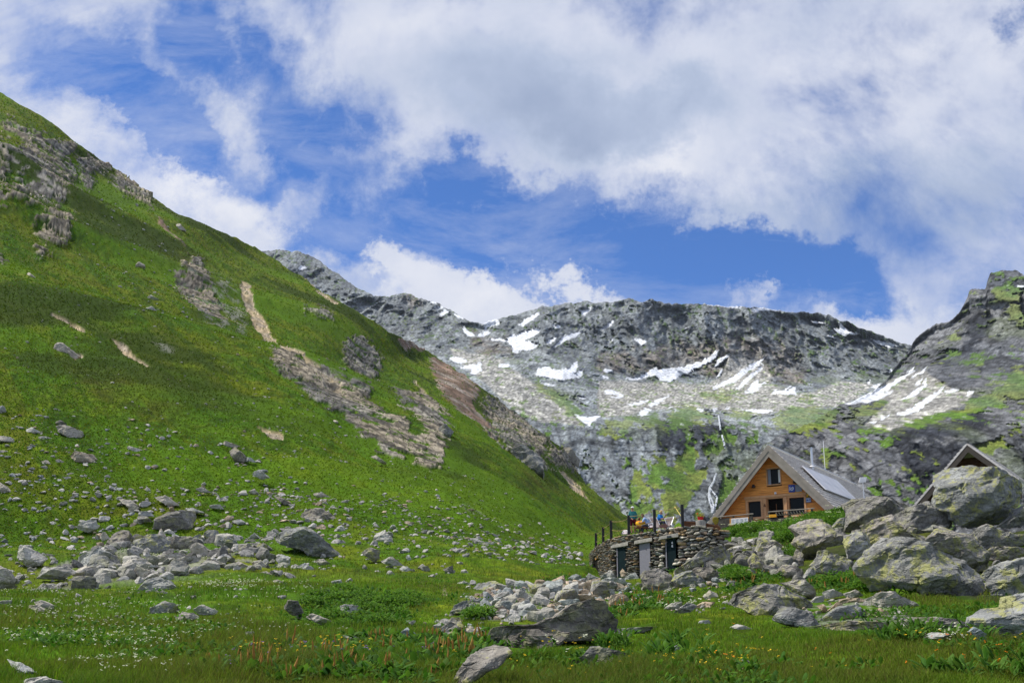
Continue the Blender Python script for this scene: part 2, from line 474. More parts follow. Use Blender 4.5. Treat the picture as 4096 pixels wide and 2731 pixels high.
m_scree = sample(mask(SCREE, 4), wu, wv) * sstep(.0, .35, fbm(GP * np.where(GY < 50, 1.6, .35)[..., None] + 3, 4) + .05)
m_heath = sample(mask(HEATH, 14), wu, wv)

# ---- relief
dz = .10 * fbm(GP * .55, 4) * sstep(3, 12, GY) + .28 * fbm(GP * .12 + 2, 3) * sstep(10, 40, GY) + far * (.17 * fbm(GP * np.array([.22, .22, .1]) + 9, 4) + 1.1 * fbm(GP * .035 + 4, 3))
sn = np.array([.5, -.5, .7])
GPd = GP.copy()
GPd[..., 2] += dz * (1 - .5 * m_rock)
# spur gullies that run down the slope
gul = ridged(np.stack([GP[..., 0] * .012 - GP[..., 1] * .012, GP[..., 2] * .004, GP[..., 1] * 0], -1) + 6, 3)
GPd[..., 2] += sstep(90, 220, GY) * (gul - .8) * 3.2 * sstep(4, 70, GV - np.interp(GU, sky_u, sky_v))
strata = np.stack([GP[..., 0] * .05 + GP[..., 2] * .02, GP[..., 1] * .03, GP[..., 2] * .17 + GP[..., 0] * .05], -1)
rk = ridged(strata + 3, 5) * .6 + .5 * ridged(GP * .11, 5)
lv = rk * 3.2; rk = (np.floor(lv) + sstep(.25, .75, lv - np.floor(lv))) / 3.2 * .7 + rk * .3
mr_ = np.maximum(m_rock, .55 * m_brown)
GPd += sn * (mr_ * (.2 + .8 * (rk - .45)) * sstep(60, 250, GY) * (.55 + GY / 600))[..., None]
GPd[..., 2] -= m_tan * .5 * sstep(60, 150, GY)

# ---- colour
nA, nB, nC = fbm(GP * .045, 4), fbm(GP * .22 + 30, 4), fbm(GP * np.array([.5, .3, .3]) + 60, 4)
hgt = sstep(40, 190, GP[..., 2])
rel = (GV - np.interp(GU, sky_u, sky_v))
gcol = mix((.066, .128, .005), (.108, .140, .006), sstep(-.35, .5, nA + .35 * nB))
gcol = mix(gcol, (.135, .135, .012), .75 * sstep(.1, .6, nB + .5 * nA) * .8)
gcol = mix(gcol, (.12, .13, .012), .6 * sstep(70, 5, rel) * sstep(60, 200, GY))
dn = GP[..., 0] * .66 - GP[..., 1] * .75; cr = GP[..., 0] * .75 + GP[..., 1] * .66
stk = fbm(np.stack([dn * .03, cr * .30, dn * 0], -1) + 70, 5, .6)
gcol = mix(gcol, (.030, .062, .005), .7 * sstep(.12, .5, nC - .2 * nA))
gcol = mix(gcol, (.125, .125, .010), .5 * far * sstep(.1, .5, stk)); gcol = mix(gcol, (.034, .075, .004), .55 * far * sstep(-.1, -.5, stk))
gcol = mix(gcol, (.062, .056, .012), np.clip(m_heath * (.55 + .6 * nB), 0, .9))
gcol = gcol * ((1 + .5 * fbm(GP * 1.1 + 2, 3)) * np.exp(rng.normal(0, .13, GU.shape)))[..., None]
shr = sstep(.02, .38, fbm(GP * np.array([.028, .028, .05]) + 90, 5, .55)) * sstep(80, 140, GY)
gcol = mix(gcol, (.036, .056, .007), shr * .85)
gcol = mix(gcol, (.105, .185, .006), .6 * sstep(.05, .4, fbm(GP * np.array([.02, .02, .03]) + 120, 4)) * sstep(60, 120, GY))
gcol = gcol * np.array([.82, .95, .5])
rcol = mix((.34, .315, .26), (.135, .132, .12), sstep(-.25, .35, fbm(strata * 1.7 + 2, 4)))
rcol = mix(rcol, (.42, .35, .24), .65 * sstep(.0, .45, fbm(GP * .035 + 12, 3) + .15))
rcol = mix(rcol, (.075, .07, .06), sstep(.1, .4, fbm(strata * 5.1 + 7, 4, .65)) * .85)
rcol = rcol * (.45 + .75 * sstep(.03, .22, np.abs(perlin(strata * 7.5 + 1))) * sstep(.02, .15, np.abs(perlin(GP * .5 + 1))))[..., None] * np.exp(rng.normal(0, .12, GU.shape))[..., None]
bcol = mix((.19, .125, .095), (.24, .2, .17), sstep(-.2, .4, fbm(GP * .1, 4)))
bcol = bcol * np.exp(.9 * fbm(strata * 4 + 3, 4, .65))[..., None]
tcol = mix((.42, .32, .2), (.36, .29, .22), sstep(-.3, .3, nB))
scol = mix((.33, .32, .28), (.2, .195, .175), sstep(-.2, .3, fbm(GP * .8 + 9, 3)))
rcol = rcol * .82
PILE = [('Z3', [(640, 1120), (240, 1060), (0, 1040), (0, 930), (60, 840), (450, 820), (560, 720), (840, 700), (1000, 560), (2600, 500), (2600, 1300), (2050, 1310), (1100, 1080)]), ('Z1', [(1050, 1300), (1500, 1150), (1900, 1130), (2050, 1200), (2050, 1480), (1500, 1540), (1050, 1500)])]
m_pile_shade = np.clip(sample(mask(PILE, 4), wu, wv) * (.75 + .6 * fbm(GP * .5 + 33, 3)), 0, 1)
gcol = mix(gcol, (.035, .036, .018), m_pile_shade * .85)  # shade of the gaps between boulders, put into the dark soil colour
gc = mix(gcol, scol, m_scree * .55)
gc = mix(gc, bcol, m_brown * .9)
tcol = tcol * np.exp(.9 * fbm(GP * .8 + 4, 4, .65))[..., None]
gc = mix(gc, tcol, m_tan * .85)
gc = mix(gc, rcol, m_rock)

# ---- carry on behind the skyline
last, lc = GPd[-1], gc[-1]
ext, extc = [], []
side = sstep(640, 700, gu)
for k, (dy, dzr) in enumerate([(2, 0), (6, -.1), (14, -.25), (30, -.4), (70, -.5), (160, -.5)]):
    e = last.copy()
    d = dy * np.where(gu > 670, 1, last[:, 1] / 160)
    e[:, 1] += d
    e[:, 0] += d * last[:, 0] / last[:, 1]
    e[:, 2] += np.where(gu > 670, -.02 * dy - (dy > 60) * 12, dzr * d)
    ext.append(e); extc.append(lc)
GA = np.concatenate([GPd, np.array(ext)], 0)
gca = np.concatenate([gc, np.array(extc)], 0)

m_ground, t, b = new_mat('alpine_ground', .95, .08)
ca = t.n('ShaderNodeVertexColor'); ca.layer_name = 'Col'
tc = t.n('ShaderNodeTexCoord')
nz1 = t.noise(tc.outputs['Object'], 7.0, 6, .7)
nz2 = t.noise(tc.outputs['Object'], 2.4, 6, .72)
f = t.ramp(t.math('MULTIPLY_ADD', nz2, .6, t.math('MULTIPLY', nz1, .4)), [(.32, .5), (.5, .95), (.66, 1.45)])
t.l(t.mixc(1.0, ca.outputs['Color'], f, 'MULTIPLY'), b.inputs['Base Color'])
t.l(t.bump(nz2, .35, .3, t.bump(nz1, .6, .1)), b.inputs['Normal'])
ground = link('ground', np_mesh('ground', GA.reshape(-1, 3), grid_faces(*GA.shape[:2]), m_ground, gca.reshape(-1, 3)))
tag(ground, 'green alpine meadow rising to a steep grassy spur with rock outcrops', 'ground', kind='structure')
_tgrid = np.concatenate([vlow * 0, tt])
def ground_pt(u, v):
    """a point of the finished ground seen at (u, v)"""
    u = np.asarray(u, float); v = np.asarray(v, float)
    s = np.interp(u, sky_u, sky_v)
    n0 = len(vlow)
    r = np.where(v < 692, n0 + (v - 692) / (s - 692) * (NROW - 1), np.interp(-v, -vlow, np.arange(n0)) if True else 0)
    r = np.where((v >= 692) & (v < 696), n0 - (v - 692) / 4.0, r)
    r = np.clip(r, 0, len(GPd) - 1.001)
    c = np.clip(np.interp(u, gu, np.arange(len(gu))), 0, len(gu) - 1.001)
    ri, ci = r.astype(int), c.astype(int); fr, fc = (r - ri)[..., None], (c - ci)[..., None]
    return (GPd[ri, ci] * (1 - fc) + GPd[ri, ci + 1] * fc) * (1 - fr) + (GPd[ri + 1, ci] * (1 - fc) + GPd[ri + 1, ci + 1] * fc) * fr
# ---------------------------------------------------------------- the far head wall, its hanging valley and the crag
M1_F = [(300, 600), (480, 585), (600, 575), (640, 573), (690, 578), (720, 590), (750, 610), (790, 640), (830, 665), (870, 680), (895, 681), (905, 674), (935, 672), (960, 683), (1000, 692),
        (1040, 715), (1075, 735), (1110, 742), (1150, 730), (1200, 718), (1240, 705), (1300, 695), (1350, 693), (1400, 692), (1450, 686), (1475, 692), (1500, 686), (1530, 697),
        (1600, 696), (1680, 703), (1740, 705), (1800, 713), (1870, 718), (1900, 722), (1960, 745), (2000, 760), (2060, 783), (2120, 800), (2352, 830), (3000, 850)]
M1_C = {150: [(560, 900), (300, 1700), (250, 2000)], 262: [(560, 800), (400, 1200), (300, 1700), (250, 1950)], 340: [(560, 700), (400, 900), (340, 1450), (276, 1850)],
        420: [(560, 640), (450, 700), (380, 900), (340, 1400), (298, 1700)], 500: [(560, 600), (450, 660), (400, 760), (368, 930), (356, 1300), (330, 1460), (318, 1560)],
        560: [(560, 600), (480, 650), (430, 700), (392, 830), (366, 1200), (345, 1430), (303, 1620)], 620: [(560, 620), (500, 650), (465, 700), (440, 725), (422, 740), (398, 1050), (380, 1400), (350, 1500), (300, 1600)],
        700: [(560, 600), (500, 640), (455, 710), (440, 725), (422, 740), (400, 1020), (386, 1380), (370, 1460), (330, 1540), (303, 1600)], 800: [(560, 640), (500, 660), (455, 690), (422, 730), (405, 1000), (392, 1300), (375, 1440), (335, 1540), (310, 1600)],
        900: [(560, 640), (500, 660), (450, 700), (420, 780), (400, 1050), (390, 1250), (370, 1420), (340, 1520)], 1310: [(560, 640), (500, 660), (450, 720), (400, 1000), (370, 1600)]}
M2_F = [(700, 1800), (785, 1560), (832, 1270), (900, 1150), (1000, 1095), (1100, 1055), (1190, 1012), (1330, 925), (1400, 905), (1480, 870), (1560, 815), (1600, 770), (1660, 690), (1720, 620), (1735, 585), (1770, 540), (1850, 482),
        (1930, 465), (1990, 420), (2040, 330), (2050, 290), (2140, 275), (2150, 235), (2165, 195), (2230, 180), (2310, 180), (2352, 205), (2600, 120), (3000, 0)]
M2_C = {700: [(560, 600), (400, 690)], 800: [(560, 600), (480, 625), (440, 670), (400, 760)], 880: [(560, 560), (490, 580), (432, 615), (405, 740), (385, 830)],
        940: [(560, 530), (490, 550), (432, 580), (410, 660), (380, 760), (340, 830)], 1000: [(560, 510), (480, 530), (427, 560), (400, 640), (370, 710), (330, 760), (270, 810)],
        1100: [(560, 490), (480, 510), (410, 550), (370, 640), (330, 700), (260, 760)], 1310: [(560, 470), (470, 490), (390, 550), (250, 720)]}
SNOW1 = [('A1', q) for q in [
    [(1500, 600), (1540, 560), (1560, 575), (1590, 550), (1700, 530), (1690, 560), (1600, 600), (1690, 620), (1680, 640), (1620, 660), (1590, 650), (1570, 675), (1550, 670), (1530, 630), (1510, 610)],
    [(1255, 520), (1290, 550), (1330, 575), (1290, 580), (1265, 550)], [(1380, 490), (1450, 460), (1475, 510), (1400, 530), (1390, 545)], [(1570, 510), (1620, 480), (1690, 440), (1685, 460), (1600, 520)],
    [(1690, 770), (1740, 755), (1800, 775), (1880, 765), (1925, 720), (1925, 760), (1905, 805), (1960, 770), (1950, 815), (1840, 825), (1690, 805)],
    [(1740, 600), (1805, 570), (1780, 605), (1745, 620)], [(1780, 640), (1850, 580), (1970, 545), (1940, 570), (1860, 600), (1800, 635)], [(1950, 430), (2010, 405), (1980, 440), (1960, 455)],
    [(2065, 530), (2140, 480), (2120, 515), (2080, 535)], [(2250, 590), (2290, 590), (2330, 610), (2300, 620)], [(2095, 622), (2140, 595), (2112, 622)], [(1780, 505), (1840, 520), (1800, 530)],
    [(1090, 410), (1130, 390), (1140, 410), (1100, 420)], [(1120, 465), (1145, 420), (1180, 440), (1150, 455)], [(1060, 370), (1115, 375), (1080, 387)], [(1205, 450), (1260, 475), (1230, 478)],
    [(290, 170), (340, 165), (300, 192)], [(1165, 705), (1220, 700), (1280, 720), (1220, 735)], [(1230, 755), (1330, 740), (1350, 720), (1355, 780), (1310, 805), (1290, 795), (1310, 770), (1240, 765)],
    [(1460, 746), (1530, 746), (1530, 757), (1460, 757)], [(2080, 780), (2100, 770), (2140, 780), (2100, 795)], [(2065, 820), (2090, 810), (2115, 828)], [(1715, 843), (1815, 865), (1740, 862)],
    [(1900, 1042), (1980, 1062), (2070, 1045), (2010, 1080), (1990, 1110), (1950, 1085)], [(2090, 900), (2130, 893), (2210, 930), (2100, 917)], [(2290, 1040), (2352, 1010), (2352, 1040)],
    [(2230, 985), (2352, 960), (2260, 990)], [(1410, 590), (1490, 590), (1500, 605), (1430, 600)], [(1340, 575), (1400, 545), (1420, 560), (1370, 580)], [(1930, 930), (1990, 935), (1960, 948)], [(2120, 940), (2200, 930), (2210, 945)]]]
SNOW1 += [('A2', q) for q in [
    [(140, 782), (260, 745), (320, 715), (330, 735), (400, 725), (500, 705), (600, 660), (660, 615), (640, 660), (600, 685), (540, 715), (440, 770), (390, 800), (330, 790), (310, 755), (200, 785)],
    [(625, 710), (640, 680), (725, 635), (700, 665)], [(630, 775), (680, 710), (650, 765)], [(625, 840), (680, 800), (750, 760), (830, 710), (910, 660), (880, 700), (760, 790), (660, 835)],
    [(745, 845), (830, 770), (870, 740), (900, 690), (890, 730), (850, 775), (790, 830)], [(800, 860), (850, 815), (880, 785), (885, 815), (930, 800), (870, 850), (830, 865)],
    [(960, 865), (980, 840), (1010, 850), (1060, 815), (1030, 850), (1080, 820), (1095, 865), (1020, 865)], [(1170, 460), (1220, 466), (1260, 480), (1190, 477)],
    [(1295, 505), (1335, 510), (1330, 475), (1360, 500), (1380, 520), (1465, 535), (1400, 535), (1370, 530), (1370, 550), (1330, 530)], [(1505, 560), (1580, 575), (1600, 570), (1660, 600), (1590, 600), (1540, 585)],
    [(1255, 543), (1320, 560), (1290, 560)], [(555, 355), (680, 365), (795, 385), (740, 392), (620, 374)], [(830, 395), (870, 380), (930, 380), (1010, 405), (960, 404), (890, 400), (850, 410)],
    [(1595, 735), (1635, 730), (1610, 755)], [(5, 500), (80, 455), (60, 490), (15, 505)], [(180, 558), (260, 570), (235, 587)], [(30, 590), (75, 560), (50, 587)], [(470, 502), (500, 485), (482, 505)],
    [(275, 930), (390, 870), (340, 910), (290, 942)], [(215, 985), (260, 950), (295, 955), (250, 987)], [(540, 948), (590, 955), (560, 965)], [(610, 955), (660, 948), (640, 964)], [(150, 925), (280, 910), (200, 932)],
    [(785, 952), (970, 965), (880, 975)], [(1480, 800), (1500, 790), (1495, 815)], [(1500, 830), (1560, 805), (1540, 835)], [(20, 740), (70, 730), (50, 750)], [(0, 768), (50, 775), (20, 782)], [(380, 945), (410, 935), (390, 950)], [(690, 945), (720, 938), (715, 952)], [(225, 348), (262, 362), (245, 364)]]]
SNOW2 = [('A2', q) for q in [
    [(1280, 905), (1420, 890), (1500, 855), (1760, 725), (1700, 762), (1600, 832), (1480, 907), (1380, 927), (1340, 917)], [(1450, 915), (1530, 870), (1630, 840), (1560, 890), (1480, 920)],
    [(1725, 775), (1825, 703), (1790, 745)], [(1670, 897), (1730, 850), (1790, 810), (1815, 770), (1805, 820), (1740, 872)], [(1735, 812), (1800, 770), (1770, 802)],
    [(1640, 982), (1720, 950), (1830, 870), (1920, 808), (1860, 872), (1760, 962), (1690, 982)], [(1910, 850), (1950, 825), (1995, 835), (1940, 852)], [(2025, 872), (2040, 838), (2070, 845)],
    [(1490, 1027), (1540, 1016), (1520, 1028)], [(1545, 1007), (1610, 983), (1570, 1008)], [(2310, 268), (2360, 266), (2360, 277)], [(1700, 745), (1750, 708), (1730, 735)]]]
GRASS1 = [('A2', [(380, 1000), (460, 930), (540, 930), (650, 990), (600, 1030), (400, 1035)]), ('A2', [(690, 1000), (760, 950), (860, 970), (850, 1010), (720, 1015)]), ('A2', [(960, 1000), (1080, 940), (1320, 950), (1320, 1010), (1180, 1080), (1050, 1080), (960, 1060)]),
          ('A2', [(1080, 880), (1180, 850), (1220, 890), (1140, 905)]), ('A2', [(0, 1040), (150, 1020), (160, 1060), (60, 1110), (0, 1110)]), ('A2', [(520, 860), (700, 850), (820, 870), (760, 900), (560, 890)]), ('A2', [(180, 1030), (350, 990), (340, 1040), (230, 1050)]),
          ('A1', [(1640, 840), (1700, 830), (1850, 930), (1920, 1010), (1960, 1130), (1870, 1060), (1740, 920)]), ('A1', [(2060, 1130), (2220, 1060), (2352, 1090), (2150, 1180)]),
          ('G1', [(1300, 640), (1400, 440), (1440, 500), (1500, 640), (1510, 760), (1420, 900), (1360, 800)]), ('G1', [(1510, 380), (1580, 340), (1640, 410), (1620, 500), (1550, 640), (1510, 560), (1500, 450)]),
          ('G1', [(1540, 890), (1600, 640), (1680, 400), (1800, 290), (1920, 290), (1870, 400), (1880, 500), (2000, 440), (1960, 560), (1880, 660), (1820, 760), (1720, 920), (1600, 980)]),
          ('G1', [(2040, 800), (2150, 560), (2230, 560), (2200, 700), (2080, 800)]), ('G1', [(2000, 190), (2080, 160), (2250, 220), (2200, 260), (2040, 240)]), ('G1', [(1930, 280), (2100, 280), (2130, 330), (1950, 340)]), ('G1', [(1100, 170), (1140, 120), (1210, 210), (1120, 210)]), ('G1', [(1220, 740), (1340, 800), (1420, 900), (1480, 1000), (1400, 960)])]
GRASS2 = [('A2', [(1320, 1000), (1480, 930), (1620, 900), (1560, 960), (1400, 1020)]), ('A2', [(1620, 1070), (1760, 1010), (1960, 960), (2150, 860), (2352, 680), (2352, 860), (2100, 960), (1900, 1010), (1700, 1060)]),
          ('A2', [(2150, 300), (2352, 290), (2352, 500), (2250, 440), (2300, 380), (2200, 340)]), ('A2', [(1940, 540), (2010, 500), (2000, 570), (1950, 580)]), ('A2', [(1480, 1060), (1600, 1040), (1620, 1070), (1500, 1080)]),
          ('A2', [(960, 1010), (1100, 960), (1320, 960), (1310, 1030), (1180, 1090), (1060, 1090)]), ('A2', [(2080, 1190), (2220, 1090), (2300, 1080), (2180, 1200)]), ('A2', [(1240, 1160), (1290, 1140), (1280, 1280), (1240, 1260)])]
SCR1 = [('A1', [(1150, 640), (1350, 690), (1600, 780), (1820, 950), (1960, 1130), (1700, 1080), (1500, 960), (1350, 850)]), ('A2', [(0, 790), (300, 800), (700, 840), (1000, 880), (1300, 810), (1560, 800), (1320, 930), (900, 990), (500, 940), (0, 1000)]),
        ('A2', [(600, 840), (720, 640), (900, 690), (940, 800), (1100, 860), (800, 880)])]
SCR2 = [('A2', [(1300, 910), (1600, 780), (1800, 720), (1930, 810), (2060, 850), (2000, 930), (1750, 1020), (1600, 1070), (1450, 1030), (1620, 910)])]
TAN1 = [('A1', [(820, 340), (960, 330), (1070, 390), (1000, 405), (880, 390)]), ('A2', [(0, 640), (700, 560), (1000, 560), (1140, 700), (1100, 830), (940, 780), (700, 760), (300, 720), (0, 760)]), ('A1', [(1280, 560), (1500, 600), (1600, 740), (1300, 660)])]

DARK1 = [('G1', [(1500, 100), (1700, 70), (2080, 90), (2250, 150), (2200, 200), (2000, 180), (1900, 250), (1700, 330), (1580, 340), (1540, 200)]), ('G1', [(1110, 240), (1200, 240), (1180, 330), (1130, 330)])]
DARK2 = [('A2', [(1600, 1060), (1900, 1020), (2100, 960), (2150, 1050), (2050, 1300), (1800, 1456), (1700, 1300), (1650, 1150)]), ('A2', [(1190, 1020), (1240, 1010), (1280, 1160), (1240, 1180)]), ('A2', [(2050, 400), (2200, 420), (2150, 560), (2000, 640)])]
def mountain(name, label, u0, u1, sky, cols, v0, amp, seed, snow, grass, scree, tan, pal, pitch_noise=1.0, dark=()):
    us = np.concatenate([np.arange(u0, -4 + max(u0, 4), 6.0), np.arange(max(u0, -4), 1032, 1.0), np.arange(1032, u1, 6.0)])
    su = np.array([a for a, b in sky]); sv = np.array([b for a, b in sky])
    nrow = 300
    s = np.interp(us, su, sv)
    rough = fbm(np.stack([us * .09, us * 0 + seed, us * 0], -1), 6, .65)
    s = s + rough * 1.9 * pitch_noise
    tv = np.linspace(0, 1, nrow)
    kk = np.exp(-.5 * (np.arange(-70, 71) / 26.0) ** 2); kk /= kk.sum()
    ss_ = np.convolve(np.pad(s, 70, 'edge'), kk, 'valid')
    V = v0 + (ss_ - v0)[None] * tv[:, None] + (s - ss_)[None] * tv[:, None] ** 5
    U = np.repeat(us[None], nrow, 0)
    Y = depth_fn(cols, 12.0)(U, V)
    P = P3(U, V, Y)
    PT, P = P, P * np.array([1, .2, .62])
    w1 = np.stack([fbm(P * .012 + seed, 4), fbm(P * .012 + seed + 50, 4)], -1)
    wu, wv = U + w1[..., 0] * 5, V + w1[..., 1] * 4
    jag = fbm(P * .05 + seed, 4)
    jg2 = fbm(P * .17 + seed, 4, .68)
    cut = lambda l, bl, lo, hi, k: sstep(lo, hi, sample(mask(l, bl), wu, wv) + k * jag) if l else U * 0
    msn = sstep(.17, .32, sample(mask(snow, .7), U + w1[..., 0] * 2.2 + jg2, V + w1[..., 1] * 1.6 + jg2) + .12 * jag + .13 * jg2)
    mgr = sstep(.32, .52, sample(mask(grass, 6), wu, wv) + .45 * jag + .8 * jg2)
    mgr = np.maximum(mgr, (.8 if seed < 5 else .22) * sstep(.32 if seed < 5 else .38, .5, jg2 + .8 * jag - .2) * (PT[..., 2] < 330) * (PT[..., 2] > 40))
    msc = cut(scree, 4, .25, .7, .3)
    mtn = cut(tan, 12, .2, .8, .4)
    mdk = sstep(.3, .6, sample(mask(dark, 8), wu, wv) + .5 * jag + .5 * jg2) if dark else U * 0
    # relief: strata-broken ridges, pushed along the line of sight so outlines stay put
    st = np.stack([P[..., 0] + .25 * P[..., 2], P[..., 1], P[..., 2] * 1.1 - .4 * P[..., 0]], -1)
    big = ridged(P * np.array([1, 1, .6]) / 230 + seed, 4)
    rib = ridged(np.stack([P[..., 0] + .55 * P[..., 2], P[..., 1], P[..., 2] * .42 - .2 * P[..., 0]], -1) / 46 + seed + 3, 5)
    med = ridged(st / 62 + seed + 3, 5)
    lv = med * 3.0
    ter = (np.floor(lv) + sstep(.3, .7, lv - np.floor(lv))) / 3.0
    bed = np.abs(perlin(np.stack([P[..., 0] / 190, P[..., 1] / 190, (P[..., 2] - .22 * P[..., 0] + 14 * w1[..., 0]) / 19], -1)))
    dia = ridged(np.stack([P[..., 0] + .8 * P[..., 2], P[..., 1], P[..., 2] * .7 - .5 * P[..., 0]], -1) / 120 + seed + 1, 3)
    low = sstep(200, 140, PT[..., 2])
    soft = np.clip(msn * .8 + mgr * .72 + msc * .72, 0, .88)
    h = amp * (.9 * (big - .8) + (1 - soft) * ((.30 - .2 * low) * (dia - .8) + (.09 + .18 * low) * (rib - .8) + (.10 * low) * (ter - .8) + (.07 * low) * (.4 - bed) + .10 * ridged(P / 17 + seed, 4)) + soft * .04 * fbm(P / 14, 4))
    h *= 1 - (.5 if seed < 5 else .0) * low
    h *= sstep(0, .03, 1 - tv)[:, None] * .6 + .4
    Pd = PT - rays(U, V) * (h * np.clip(Y / 900, .55, 2.2))[..., None]
    # colours
    a, b2, c = pal
    col = mix(a, b2, sstep(-.3, .35, fbm(st / 55 + seed, 5)))
    col = mix(col, c, .65 * sstep(.05, .5, fbm(st / 28 + seed + 9, 4)))
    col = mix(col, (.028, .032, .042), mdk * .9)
    col = mix(col, (.27, .225, .185), mtn * np.clip(.55 + .5 * jag, 0, .9))
    col = mix(col, mix((.36, .352, .32), (.225, .222, .205), sstep(-.25, .3, fbm(P / 9 + 4, 4))), msc * .9)
    col = mix(col, mix((.17, .21, .035), (.085, .165, .016), sstep(-.3, .35, jag)), mgr * np.where(PT[..., 2] > 150, .7, .95))
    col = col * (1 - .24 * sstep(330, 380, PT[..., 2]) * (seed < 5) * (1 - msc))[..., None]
    stv = np.stack([P[..., 0] + .4 * P[..., 2], P[..., 1], P[..., 2] * .45 - .3 * P[..., 0]], -1)
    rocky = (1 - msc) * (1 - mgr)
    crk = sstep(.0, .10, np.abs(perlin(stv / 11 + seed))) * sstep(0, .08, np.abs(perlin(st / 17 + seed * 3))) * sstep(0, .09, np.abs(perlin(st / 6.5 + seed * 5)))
    col = col * (1 - rocky * (.48 if seed < 5 else .62) * (1 - crk))[..., None]  # cracks, darkened so painted shade stands in for deeper relief
    col = col * np.exp(rocky * (.42 * fbm(st / 8.5 + 3, 4, .7) + .3 * fbm(stv / 26 + 8, 3)))[..., None]
    col = col * np.exp(msc * (.8 * fbm(P / 3.4 + 8, 3, .7)))[..., None]
    bdl = sstep(.0, .16, np.abs(perlin(np.stack([P[..., 0] / 150, P[..., 1] / 60, (PT[..., 2] - .12 * PT[..., 0] + 16 * w1[..., 0]) / 9.5], -1))))
    bzone = np.clip(low + sstep(.1, .6, mtn), 0, 1) * (1 if seed < 5 else .5)
    col = col * (1 - .55 * rocky * bzone * (1 - bdl))[..., None]
    lich = sstep(.15, .5, fbm(P / 40 + 31, 4)) * (1 - msc) * .35 * (PT[..., 2] < 380)
    col = mix(col, (.11, .14, .05), lich)
    col = col * np.exp(rng.normal(0, .16, U.shape))[..., None]
    col = mix(col, (.72, .75, .80), msn * (.9 + .1 * np.clip(jg2 * 3, -1, 1)))
    ext, ec = [], []
    lastp = Pd[-1]
    for dy, dzz in ((20, -3), (80, -30), (260, -140)):
        e = lastp + np.array([0, 1, 0]) * dy + np.stack([lastp[:, 0] / lastp[:, 1] * dy, lastp[:, 0] * 0, lastp[:, 0] * 0 + dzz], -1)
        ext.append(e); ec.append(col[-1])
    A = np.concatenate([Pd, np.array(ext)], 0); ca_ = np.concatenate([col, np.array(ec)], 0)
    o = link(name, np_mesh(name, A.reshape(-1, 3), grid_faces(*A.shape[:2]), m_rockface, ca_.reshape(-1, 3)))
    tag(o, label, 'mountain', kind='structure')
    return U, V, Pd

m_rockface, t, b = new_mat('mountain_rock', .9, .15)
ca = t.n('ShaderNodeVertexColor'); ca.layer_name = 'Col'
tc = t.n('ShaderNodeTexCoord')
mp = t.n('ShaderNodeMapping'); mp.inputs['Scale'].default_value = (1, .7, 1.6); mp.inputs['Rotation'].default_value = (0, .25, 0); t.l(tc.outputs['Object'], mp.inputs[0])
nz = t.noise(mp.outputs[0], .22, 7, .68)
nl = t.noise(tc.outputs['Object'], .06, 4, .6)
f = t.ramp(nz, [(.34, .5), (.5, 1.0), (.66, 1.5)])
t.l(t.mixc(.95, ca.outputs['Color'], t.mixc(1.0, ca.outputs['Color'], f, 'MULTIPLY')), b.inputs['Base Color'])
t.l(t.bump(nz, .8, 3.2), b.inputs['Normal'])
sk = lambda l, fr: [tuple(px(fr, q)) for q in l]
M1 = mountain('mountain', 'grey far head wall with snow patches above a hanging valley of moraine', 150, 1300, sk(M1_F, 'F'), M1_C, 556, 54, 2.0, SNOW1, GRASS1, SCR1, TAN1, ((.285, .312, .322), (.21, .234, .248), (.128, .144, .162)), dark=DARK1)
M2 = mountain('mountain', 'dark crag and cliffs with snow streaks on scree, rising right of the huts', 735, 1300, sk(M2_F, 'A2'), M2_C, 556, 46, 11.0, SNOW2, GRASS2, SCR2, [], ((.165, .17, .178), (.105, .112, .124), (.05, .057, .072)), dark=DARK2)  # dark rock palette, deepened so cloud shadow is put into the colour
